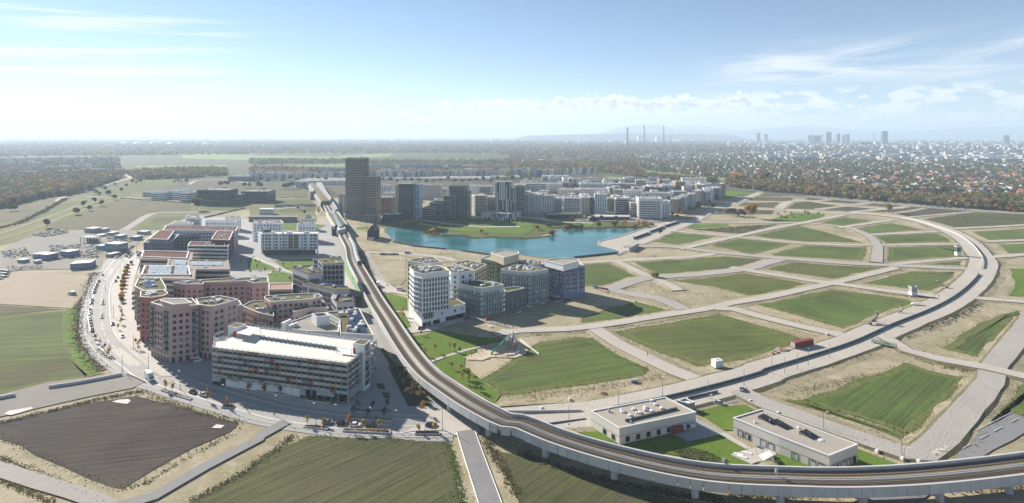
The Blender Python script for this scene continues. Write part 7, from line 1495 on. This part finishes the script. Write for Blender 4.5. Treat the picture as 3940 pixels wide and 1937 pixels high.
# people
def person_mesh():
    J = [(0, 0, .95), (0, 0, 1.2), (0, 0, 1.43), (0, 0, 1.55), (0, .02, 1.68), (0, .02, 1.76), (.1, 0, .88), (.12, .12, .48), (.12, .1, .06), (.12, .26, .03), (-.1, 0, .88), (-.12, -.05, .48), (-.12, -.2, .08), (-.12, -.05, .03), (.2, 0, 1.4), (.25, -.05, 1.13), (.24, .1, .9), (-.2, 0, 1.4), (-.25, .05, 1.13), (-.24, .12, .9)]
    E = [(0, 1), (1, 2), (2, 3), (3, 4), (4, 5), (0, 6), (6, 7), (7, 8), (8, 9), (0, 10), (10, 11), (11, 12), (12, 13), (2, 14), (14, 15), (15, 16), (2, 17), (17, 18), (18, 19)]
    R = [.16, .17, .17, .065, .11, .07, .1, .075, .055, .045, .1, .075, .055, .045, .08, .055, .045, .08, .055, .045]
    me = bpy.data.meshes.new('person_base'); me.from_pydata(J, E, []); o = bpy.data.objects.new('tmp', me); COL.objects.link(o); md = o.modifiers.new('skin', 'SKIN'); sv = me.skin_vertices[0].data
    for v, r in zip(sv, R): v.radius = (r, r * .8)
    sv[0].use_root = True; o.modifiers.new('sub', 'SUBSURF').levels = 1
    dg = bpy.context.evaluated_depsgraph_get(); m2 = bpy.data.meshes.new_from_object(o.evaluated_get(dg)); bpy.data.objects.remove(o); return m2
PM = person_mesh(); SKIN = M('skin', (.40, .26, .19), .6); CLOTH = {n: M('cloth_' + n, c, .9) for n, c in (('dark', (.03, .03, .035)), ('blue', (.05, .08, .16)), ('red', (.28, .05, .05)), ('beige', (.34, .29, .22)))}
def person(k, x, y, cloth, label, z=.1, ang=0.0, group=None):
    me = PM.copy(); me.materials.clear(); me.materials.append(CLOTH[cloth]); me.materials.append(CLOTH['dark']); me.materials.append(SKIN)
    for p in me.polygons: zc = p.center.z; p.material_index = 2 if zc > 1.5 or (zc < .97 and abs(p.center.x) > .19) else (1 if zc < .92 else 0)
    q = P(k, x, y, z); return link('person', me, None, (q.x, q.y, z), ang, (1.05,) * 3, label=label, category='person', group=group)
person('g', 1245, 1062, 'dark', 'person in dark clothes walking on the sandy plot road', 1.0); person('j', 1092, 165, 'beige', 'person in pale jacket by the garage corner'); person('f', 1302, 1108, 'dark', 'person in dark coat walking under the viaduct', .1, .3); person('f', 1320, 1112, 'blue', 'person in blue jacket walking beside the dark coat', .1, .3); person('i', 2412, 375, 'beige', 'person in pale clothes on the pavement by the ploughed field'); person('f', 1235, 385, 'dark', 'person in dark clothes on the forecourt edge'); person('f', 1248, 388, 'red', 'person in red top on the forecourt edge'); person('f', 900, 320, 'dark', 'person on the plaza beside the viaduct lawn'); person('f', 985, 450, 'blue', 'person in blue crossing the plaza'); person('h', 1700, 495, 'dark', 'person standing on the ring road shoulder', 1.6); person('f', 1078, 620, 'dark', 'person on the green bicycle lane'); person('f', 2110, 1030, 'red', 'person in red beside the swings'); person('f', 2300, 1090, 'blue', 'person in blue at the play sand edge')
# ------------------------------------------------------------------ woods, suburbs and city out to the hills
def px(spec, n):
    pts = []; k = None; buf = []
    for t in spec.split():
        if t in ZR: k = t; continue
        buf.append(float(t))
        if len(buf) == 2: pts.append(src(k, *buf)); buf = []
    xs = [p[0] for p in pts]; ys = [p[1] for p in pts]; out = []
    while len(out) < n:
        q = (random.uniform(min(xs), max(xs)), random.uniform(min(ys), max(ys)))
        if inside(q, pts): out.append(q)
    v = np.maximum(np.array(out)[:, 1] - HY, 4.0); return np.stack([(np.array(out)[:, 0] - CX) * CAMH / v, FPX * CAMH / v], 1)
TREEC = np.array([(.115, .088, .042), (.095, .098, .036), (.045, .068, .028), (.165, .092, .038), (.085, .078, .04), (.22, .155, .045), (.058, .084, .034), (.135, .105, .055)])
WOODM = leafy(VCOL('wood_leaves', .95, .3, .25), .35)
def grove(name, xy, r, h, label, K=12, w=None):
    N = len(xy); r = rng.uniform(*r, N); h = rng.uniform(*h, N); far = np.maximum(1, xy[:, 1] / 3200.0); r = r * far; h = h * np.minimum(far, 1.5)
    d = rng.normal(size=(N, K, 3)); d /= np.linalg.norm(d, axis=2)[..., None]; d *= (rng.random((N, K, 1)) ** .4)
    c = np.empty((N, K, 3)); c[..., 0] = xy[:, None, 0] + d[..., 0] * r[:, None]; c[..., 1] = xy[:, None, 1] + d[..., 1] * r[:, None]; c[..., 2] = h[:, None] * .56 + d[..., 2] * h[:, None] * .42
    nr = d * .8 + rng.normal(0, .4, d.shape) + np.array([-.05, 0, .75]); nr /= np.linalg.norm(nr, axis=2)[..., None]; u = np.cross(nr, rng.normal(size=d.shape)); u /= np.linalg.norm(u, axis=2)[..., None]; wv = np.cross(nr, u); s = (r * .62)[:, None, None] * rng.uniform(.6, 1.1, (N, K, 1))
    V = np.stack([c - u * s, c - wv * s * .8, c + u * s * .9, c + wv * s], 2).reshape(-1, 3).astype(np.float32); n = N * K
    me = bpy.data.meshes.new(name); me.vertices.add(4 * n); me.vertices.foreach_set('co', V.ravel()); me.loops.add(4 * n); me.loops.foreach_set('vertex_index', np.arange(4 * n)); me.polygons.add(n); me.polygons.foreach_set('loop_start', np.arange(0, 4 * n, 4)); me.polygons.foreach_set('loop_total', np.full(n, 4)); me.update()
    ws = np.array(w or [1] * len(TREEC), float); cs = TREEC[rng.choice(len(TREEC), N, p=ws / ws.sum())] * rng.uniform(.7, 1.35, (N, 1)) * 1.55; colour_mesh(me, np.repeat(np.hstack([cs, np.ones((N, 1))]), 4 * K, 0)); me.materials.append(WOODM); return link(name, me, None, kind='stuff', label=label, category='trees')
AUT = [3, 2, 1, 3, 2, 1.2, 1, 3]; MIXW = [2, 2, 3, 1, 2, .5, 3, 2]
grove('forest', px('a -200 490 0 480 650 470 1180 437 1230 452 850 598 640 645 460 655 0 768 -200 800', 2600), (4, 7), (9, 15), 'brown olive wood beside the main road', 14, AUT)
grove('forest', px('a -200 290 1150 270 1180 430 600 468 -200 475', 1700), (3.5, 7), (6, 12), 'garden trees among the houses of the western suburb', 10, MIXW); grove('forest', px('a 1200 420 1850 380 2200 390 2200 450 1850 475 1330 488', 900), (4, 7), (9, 15), 'autumn trees along the meadow edge', 12, AUT)
grove('forest', px('s -60 541 4000 547 4000 572 -60 578', 6500), (9, 15), (10, 17), 'hazy woods along the horizon', 7, AUT); grove('forest', px('s -60 575 1900 562 1900 592 1300 592 700 598 -60 606', 3000), (6, 11), (10, 16), 'river woods behind the far fields', 9, AUT); grove('forest', px('s 1900 560 4000 556 4000 590 2900 588 1900 600', 3200), (6, 11), (10, 16), 'river woods before the skyline', 9, AUT)
grove('forest', px('b -100 288 830 292 830 332 -100 345', 500), (4, 7), (8, 13), 'trees between the far fields', 10, MIXW); grove('forest', px('b -100 380 330 380 830 400 830 430 330 440 -100 450', 600), (4, 7), (8, 14), 'trees before the factory', 12, AUT); grove('forest', px('b 850 305 2532 298 2532 345 1980 340 1830 345 850 345', 700), (4, 7), (8, 14), 'dark trees behind the apartment slabs', 10, MIXW); grove('forest', px('b 850 385 1180 395 1560 400 2532 350 2532 440 1640 450 850 445', 900), (4, 7), (8, 14), 'autumn trees before the apartment slabs', 12, AUT)
grove('forest', px('c -100 205 1100 205 1150 400 700 420 -100 430', 2600), (4, 7.5), (9, 16), 'mixed woods behind the lakeside quarter', 11, AUT); grove('forest', px('c 700 395 1140 410 1250 440 1600 468 1950 495 1800 515 1100 455', 900), (3, 5), (6, 11), 'brown tree belt along the bright green field', 14, AUT)
grove('forest', px('c 1100 215 2532 230 d 2640 300 2640 640 1250 600 300 508 0 485 c 1900 470 1250 398 1100 395', 5200), (3.4, 6.5), (7, 13), 'garden trees among the houses of the eastern suburb', 11, MIXW)
grove('forest', px('d -100 522 300 532 900 562 1250 605 1250 655 2640 660 2640 812 2050 772 1000 688 -100 588', 2300), (3.5, 6), (7, 13), 'brown and golden tree belt along the highway', 16, AUT); grove('forest', px('c 2000 505 2532 532 2532 590 2050 566', 320), (3.5, 6), (7, 13), 'brown tree belt at the end of the avenue', 16, AUT)
# houses
HR = [M('roof_tile_red', (.24, .09, .06), .9, .15, .5), M('roof_tile_brown', (.13, .085, .07), .9, .15, .5), M('roof_tile_grey', (.15, .15, .155), .9, .12, .5), M('roof_tile_dark', (.06, .06, .065), .9, .12, .5), M('roof_sheet_pale', (.5, .49, .47), .6, .1, .3)]; HWL = [M('house_white', (.50, .49, .47), .85, .06, .3), M('house_cream', (.52, .47, .37), .85, .06, .3), M('house_rose', (.42, .30, .26), .85, .06, .3)]
RNAME = ['red tiled', 'brown tiled', 'grey', 'dark', 'pale sheet']; WNAME = ['white', 'cream', 'rose']
def house_mesh(L, w, h, rh, wi, ri):
    mb = MB().box(-L / 2, -w / 2, -.2, L / 2, w / 2, h); e = .5; gx = L / 2 + .3
    for sg in (-1, 1): mb.poly([(-gx, sg * (w / 2 + e), h - .2), (gx, sg * (w / 2 + e), h - .2), (gx, 0, h + rh), (-gx, 0, h + rh)][::sg], 1)
    for x in (-L / 2, L / 2): mb.poly([(x, -w / 2, h), (x, w / 2, h), (x, 0, h + rh - .1)])
    mb.box(L * .2, -.5, h + rh * .4, L * .2 + .8, .3, h + rh + .9)
    for k in range(3):
        for z in (.9, 3.4):
            if z + 1.3 < h: x = -L / 2 + L * (k + .5) / 3; mb.poly([(x - .5, -w / 2 - .04, z), (x + .5, -w / 2 - .04, z), (x + .5, -w / 2 - .04, z + 1.3), (x - .5, -w / 2 - .04, z + 1.3)], 2)
    return mb.mesh('house', [HWL[wi], HR[ri], GLD])
HM = [house_mesh(random.uniform(9, 14), random.uniform(7, 10), random.choice((3.2, 5.6, 6)), random.uniform(2.5, 4.5), i % 3 if i % 2 else 0, i % 5) for i in range(12)]
east = px('c 1100 230 2532 245 d 2640 320 2640 640 1250 595 300 500 0 470 c 1900 460 1300 395 1150 390', 780); west = px('a -150 285 1150 272 1180 425 600 462 -150 470', 420)
allh = sorted([(y, x, 'e') for x, y in east] + [(y, x, 'w') for x, y in west]); rest = []
for i, (y, x, sd) in enumerate(allh):
    m = HM[(i * 7) % 12]; hv = (i * 7) % 12; wn = WNAME[hv % 3 if hv % 2 else 0] + ' house with ' + RNAME[hv % 5] + ' gable roof'; a = random.choice((.2, 1.77)) + random.uniform(-.2, .2)
    if i < 300: link('house', m, None, (x, y, 0), a, (1.15,) * 3, label=wn + (' among garden trees beyond the highway' if sd == 'e' else ' in the suburb behind the wood'), category='house', group='houses of the eastern suburb' if sd == 'e' else 'houses of the western suburb')
    else: rest.append((x, y, a))
def mass(name, items, cols, label, roofcols=None):
    """items: x, y, angle, length, depth, height"""
    mb = MB(); cc = []
    for x, y, a, L, w, h in items:
        n0 = len(mb.v); mb.obox(x, y, -.3, h, L, w, a); c = random.choice(cols); cc += [(*c, 1)] * 4; r = random.choice(roofcols) if roofcols else c; cc += [(*c, 1)] * (len(mb.v) - n0 - 4)
        if roofcols:
            ca, sa = math.cos(a), math.sin(a); T = lambda u, v, z: (x + u * ca - v * sa, y + u * sa + v * ca, z); rh = w * .38
            for sg in (-1, 1): mb.poly([T(-L / 2, sg * w * .55, h - .2), T(L / 2, sg * w * .55, h - .2), T(L / 2, 0, h + rh), T(-L / 2, 0, h + rh)][::sg]); cc += [(*r, 1)] * 4
            for u in (-L / 2, L / 2): mb.poly([T(u, -w / 2, h), T(u, w / 2, h), T(u, 0, h + rh)]); cc += [(*c, 1)] * 3
    me = mb.mesh(name, VC_TOWN); colour_mesh(me, cc); return link(name, me, None, kind='stuff', label=label, category='houses')
VC_TOWN = VCOL('town_walls', .85, .15, .1); PALEC = [(.48, .47, .45), (.42, .38, .31), (.36, .28, .24), (.50, .50, .49), (.32, .34, .36)]; RFC = [(.24, .09, .06), (.13, .085, .07), (.15, .15, .155), (.06, .06, .065), (.42, .41, .40)]
mass('suburb_houses', [(x, y, a, random.uniform(9, 15), random.uniform(7, 10), random.uniform(3, 6.5)) for x, y, a in rest], PALEC, 'countless gabled houses spread through the far suburb', RFC)
rnd_items = lambda P_, l, d, h, f=1.0: [(x, y, random.choice((.1, .3, -.2)) + random.uniform(-.1, .1), random.uniform(*l) * max(1, y / 5000) * f, random.uniform(*d) * max(1, y / 5000), random.uniform(*h)) for x, y in P_]
WC = [(.52, .51, .49), (.42, .41, .40), (.47, .45, .42), (.30, .35, .39), (.38, .33, .28)]
mass('town_blocks', rnd_items(px('d -50 195 2640 190 2640 330 1300 300 -50 300', 420), (25, 90), (12, 22), (7, 19)), WC, 'pale apartment rows and halls of the eastern districts'); mass('town_blocks', rnd_items(px('c 0 225 1100 222 2500 215 2500 270 1100 300 0 340', 150), (15, 60), (10, 16), (5, 11)), WC, 'pale halls and houses behind the lakeside quarter'); mass('town_blocks', rnd_items(px('s 2800 548 4000 545 4000 585 2800 572', 900), (25, 80), (15, 30), (12, 34)), WC, 'hazy mass of city blocks before the skyline')
mass('town_blocks', rnd_items(px('s 1900 541 2800 541 2800 552 1900 552', 140), (30, 90), (20, 40), (10, 40)), WC, 'scattered pale buildings at the far river bank'); mass('town_blocks', rnd_items(px('s -60 538 1900 538 1900 552 -60 552', 150), (25, 90), (20, 40), (6, 22)), WC, 'scattered pale works on the western horizon'); mass('town_blocks', rnd_items(px('a -100 280 1150 275 1180 420 0 465', 80), (15, 45), (9, 15), (4, 9)), WC, 'longer halls in the western suburb'); mass('town_blocks', rnd_items(px('b 850 400 2532 350 2532 430 850 440', 60), (15, 50), (10, 16), (4, 9)), WC, 'low sheds among trees behind the factory')
mass('factory_clutter', [(x, y, 0, random.uniform(2, 9), random.uniform(2, 6), random.uniform(13, 18)) for x, y in px('b -100 462 840 458 840 490 -100 495', 260)] + [(x, y, 0, random.uniform(2, 9), random.uniform(2, 6), random.uniform(14, 20)) for x, y in px('b 1140 452 2532 436 c 760 430 500 440 b 2532 462 1140 478', 420)], WC + [(.12, .14, .16)], 'white cowls and roof boxes crowding the factory roofs')
a_ = W('d 1380 283 1900 295 2700 330'); mb = MB()
for p, q in zip(a_, a_[1:]): d = q - p; mb.obox((p.x + q.x) / 2, (p.y + q.y) / 2, 6, 9, d.length, 10, math.atan2(d.y, d.x))
t = mb.build('flyover', CONC); t['label'] = 'long pale elevated road crossing the eastern districts'; t['category'] = 'bridge'
for i, (x0, x1) in enumerate(((1490, 1830), (2030, 2330), (2360, 2640))): p, hh = face('d', x0, x1, 330 + i * 6, 338 + i * 8, 60, 0); t = MB().prism(ccw(p), 0, 5).build('greenhouse', SKYL); t['label'] = 'pale low greenhouse hall on the brown field edge'; t['category'] = 'greenhouse'; t['group'] = 'greenhouses at the brown field'
# white domes of sports halls on the western plain
for x in (1215, 1340, 1490, 1670, 2015):
    q = P('a', x, 150 if x > 1600 else 145); t = MB().tube([(q.x - 55, q.y, 0), (q.x - 40, q.y, 9), (q.x, q.y, 14), (q.x + 40, q.y, 9), (q.x + 55, q.y, 0)], [6, 14, 17, 14, 6], 8).build('storage_dome', PARW); t['label'] = 'white storage dome on the hazy western plain'; t['category'] = 'dome'; t['group'] = 'white domes on the western plain'
# skyline
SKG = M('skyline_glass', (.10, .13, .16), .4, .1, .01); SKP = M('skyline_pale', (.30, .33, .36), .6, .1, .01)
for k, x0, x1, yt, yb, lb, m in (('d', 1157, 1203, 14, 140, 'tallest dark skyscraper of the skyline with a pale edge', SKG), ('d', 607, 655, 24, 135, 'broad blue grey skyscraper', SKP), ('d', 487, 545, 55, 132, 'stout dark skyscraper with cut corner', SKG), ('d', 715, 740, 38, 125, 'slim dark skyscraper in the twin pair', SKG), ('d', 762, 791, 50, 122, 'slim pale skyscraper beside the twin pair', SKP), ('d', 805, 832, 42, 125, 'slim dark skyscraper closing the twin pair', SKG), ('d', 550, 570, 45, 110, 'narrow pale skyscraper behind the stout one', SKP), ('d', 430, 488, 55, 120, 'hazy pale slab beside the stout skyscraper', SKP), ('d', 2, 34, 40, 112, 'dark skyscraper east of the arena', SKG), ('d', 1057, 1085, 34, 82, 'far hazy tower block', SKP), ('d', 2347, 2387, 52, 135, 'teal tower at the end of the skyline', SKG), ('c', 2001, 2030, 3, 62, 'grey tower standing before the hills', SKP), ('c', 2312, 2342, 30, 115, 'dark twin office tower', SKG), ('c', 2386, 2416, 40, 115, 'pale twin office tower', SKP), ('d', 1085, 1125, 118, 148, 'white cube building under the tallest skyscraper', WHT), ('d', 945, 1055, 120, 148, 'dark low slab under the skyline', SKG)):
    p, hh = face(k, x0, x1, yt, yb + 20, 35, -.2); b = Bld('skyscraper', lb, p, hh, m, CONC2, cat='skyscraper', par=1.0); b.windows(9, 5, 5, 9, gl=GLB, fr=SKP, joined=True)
for k, x, yt, yb, lb, r0 in (('s', 2414, 492, 570, 'stoutest power station chimney with dark top', 9), ('s', 2479, 483, 564, 'middle slim power station chimney', 7), ('s', 2554, 483, 566, 'slim power station chimney standing apart toward the skyline', 6), ('d', 460, 0, 112, 'slender telecom tower behind the skyscrapers', 6), ('s', 2580, 517, 562, 'short exhaust stack by the power station', 5)):
    q = P(k, x, yb); y0, y1 = src(k, 0, yb)[1], src(k, 0, yt)[1]; h = CAMH * (y0 - y1) / (y0 - HY); r = thing('chimney_stack', lb, 'chimney', (q.x, q.y, 0)); MB().tube([(q.x, q.y, 0), (q.x, q.y, h * .9)], [r0, r0 * .6], 10).build('shaft', M('chimney_concrete', (.17, .15, .145), .9, .1, .02), r); MB().tube([(q.x, q.y, h * .9), (q.x, q.y, h)], [r0 * .75, r0 * .75], 10).build('head', DARKM, r)
    if k == 'd': MB().tube([(q.x, q.y, h * .78), (q.x, q.y, h * .84)], [r0 * 2.6, r0 * 2.6], 12).build('pod', SKP, r)
p, hh = face('s', 2406, 2455, 552, 561, 60, 0); b = Bld('power_station', 'dark blue power station hall at the stoutest chimney', p, hh, FB, CONC2, cat='power station'); p, hh = face('s', 2455, 2490, 525, 548, 60, 0); b = Bld('power_station', 'pale boiler house between the chimneys', p, hh, WHT, CONC2, cat='power station'); p, hh = face('s', 2525, 2550, 527, 548, 60, 0); b = Bld('power_station', 'pale boiler house by the slim chimney', p, hh, WHT, CONC2, cat='power station')
# hills
def hills(Y, prof, depth, name, col):
    mb = MB(); xs = np.interp(np.linspace(0, 1, 160), np.linspace(0, 1, len(prof)), [p[0] for p in prof]); tops = np.interp(xs, [p[0] for p in prof], [p[1] for p in prof])
    rows = []
    for j, (dy, k) in enumerate(((-depth, 0), (-depth * .5, .55), (0, 1), (depth * .6, .5), (depth, 0))):
        rows.append([((x * 1.53 - CX) / FPX * Y * (1 + dy / Y), Y + dy, max(0, (CAMH + (341.5 - t + random.uniform(-.4, .4)) / 1372.5 * Y)) * k * min(1, ii / 14, (159 - ii) / 14)) for ii, (x, t) in enumerate(zip(xs, tops))])
    n = len(xs)
    for r_ in rows: mb.v += r_
    for j in range(len(rows) - 1):
        for i in range(n - 1): mb.f.append((j * n + i, j * n + i + 1, (j + 1) * n + i + 1, (j + 1) * n + i)); mb.m.append(0)
    o = struct(name, mb, col)
    for p in o.data.polygons: p.use_smooth = True
HILLM = GROUND('hill_woods', ((.06, .065, .04), (.09, .08, .05), (.05, .06, .035)), .0008, .004, .02)
hills(19000, [(1380, 342), (1480, 339), (1540, 327), (1580, 318), (1625, 314), (1660, 316), (1700, 325), (1740, 329), (1800, 331), (1850, 331), (1900, 325), (1960, 321), (2020, 318), (2080, 320), (2140, 327), (2230, 331), (2300, 328), (2360, 327), (2420, 321), (2460, 317), (2500, 320), (2575, 319), (2700, 322), (2900, 330)], 1400, 'hills', HILLM)
hills(24000, [(1650, 340), (1700, 318), (1780, 317), (1850, 326), (1950, 330), (2200, 324), (2300, 326), (2450, 330), (2600, 326), (2900, 330)], 1500, 'far_hills', HILLM)
hills(12500, [(1280, 343), (1360, 341), (1450, 338.5), (1560, 336.5), (1700, 337), (1800, 339), (1900, 343)], 500, 'low_ridge', HILLM)
# ------------------------------------------------------------------ the air
m = bpy.data.materials.new('haze_air'); m.use_nodes = True; nt = m.node_tree; nt.nodes.clear(); out = nt.nodes.new('ShaderNodeOutputMaterial'); pv = nt.nodes.new('ShaderNodeVolumePrincipled')
pv.inputs['Color'].default_value = (.66, .82, 1.0, 1); pv.inputs['Density'].default_value = 1.12e-4; pv.inputs['Anisotropy'].default_value = .15; pv.inputs['Density Attribute'].default_value = ''
nt.links.new(pv.outputs[0], out.inputs['Volume'])
MB().box(-30500, -1700, -1.2, 30500, 30500, 640).build('haze', m, None, kind='stuff')
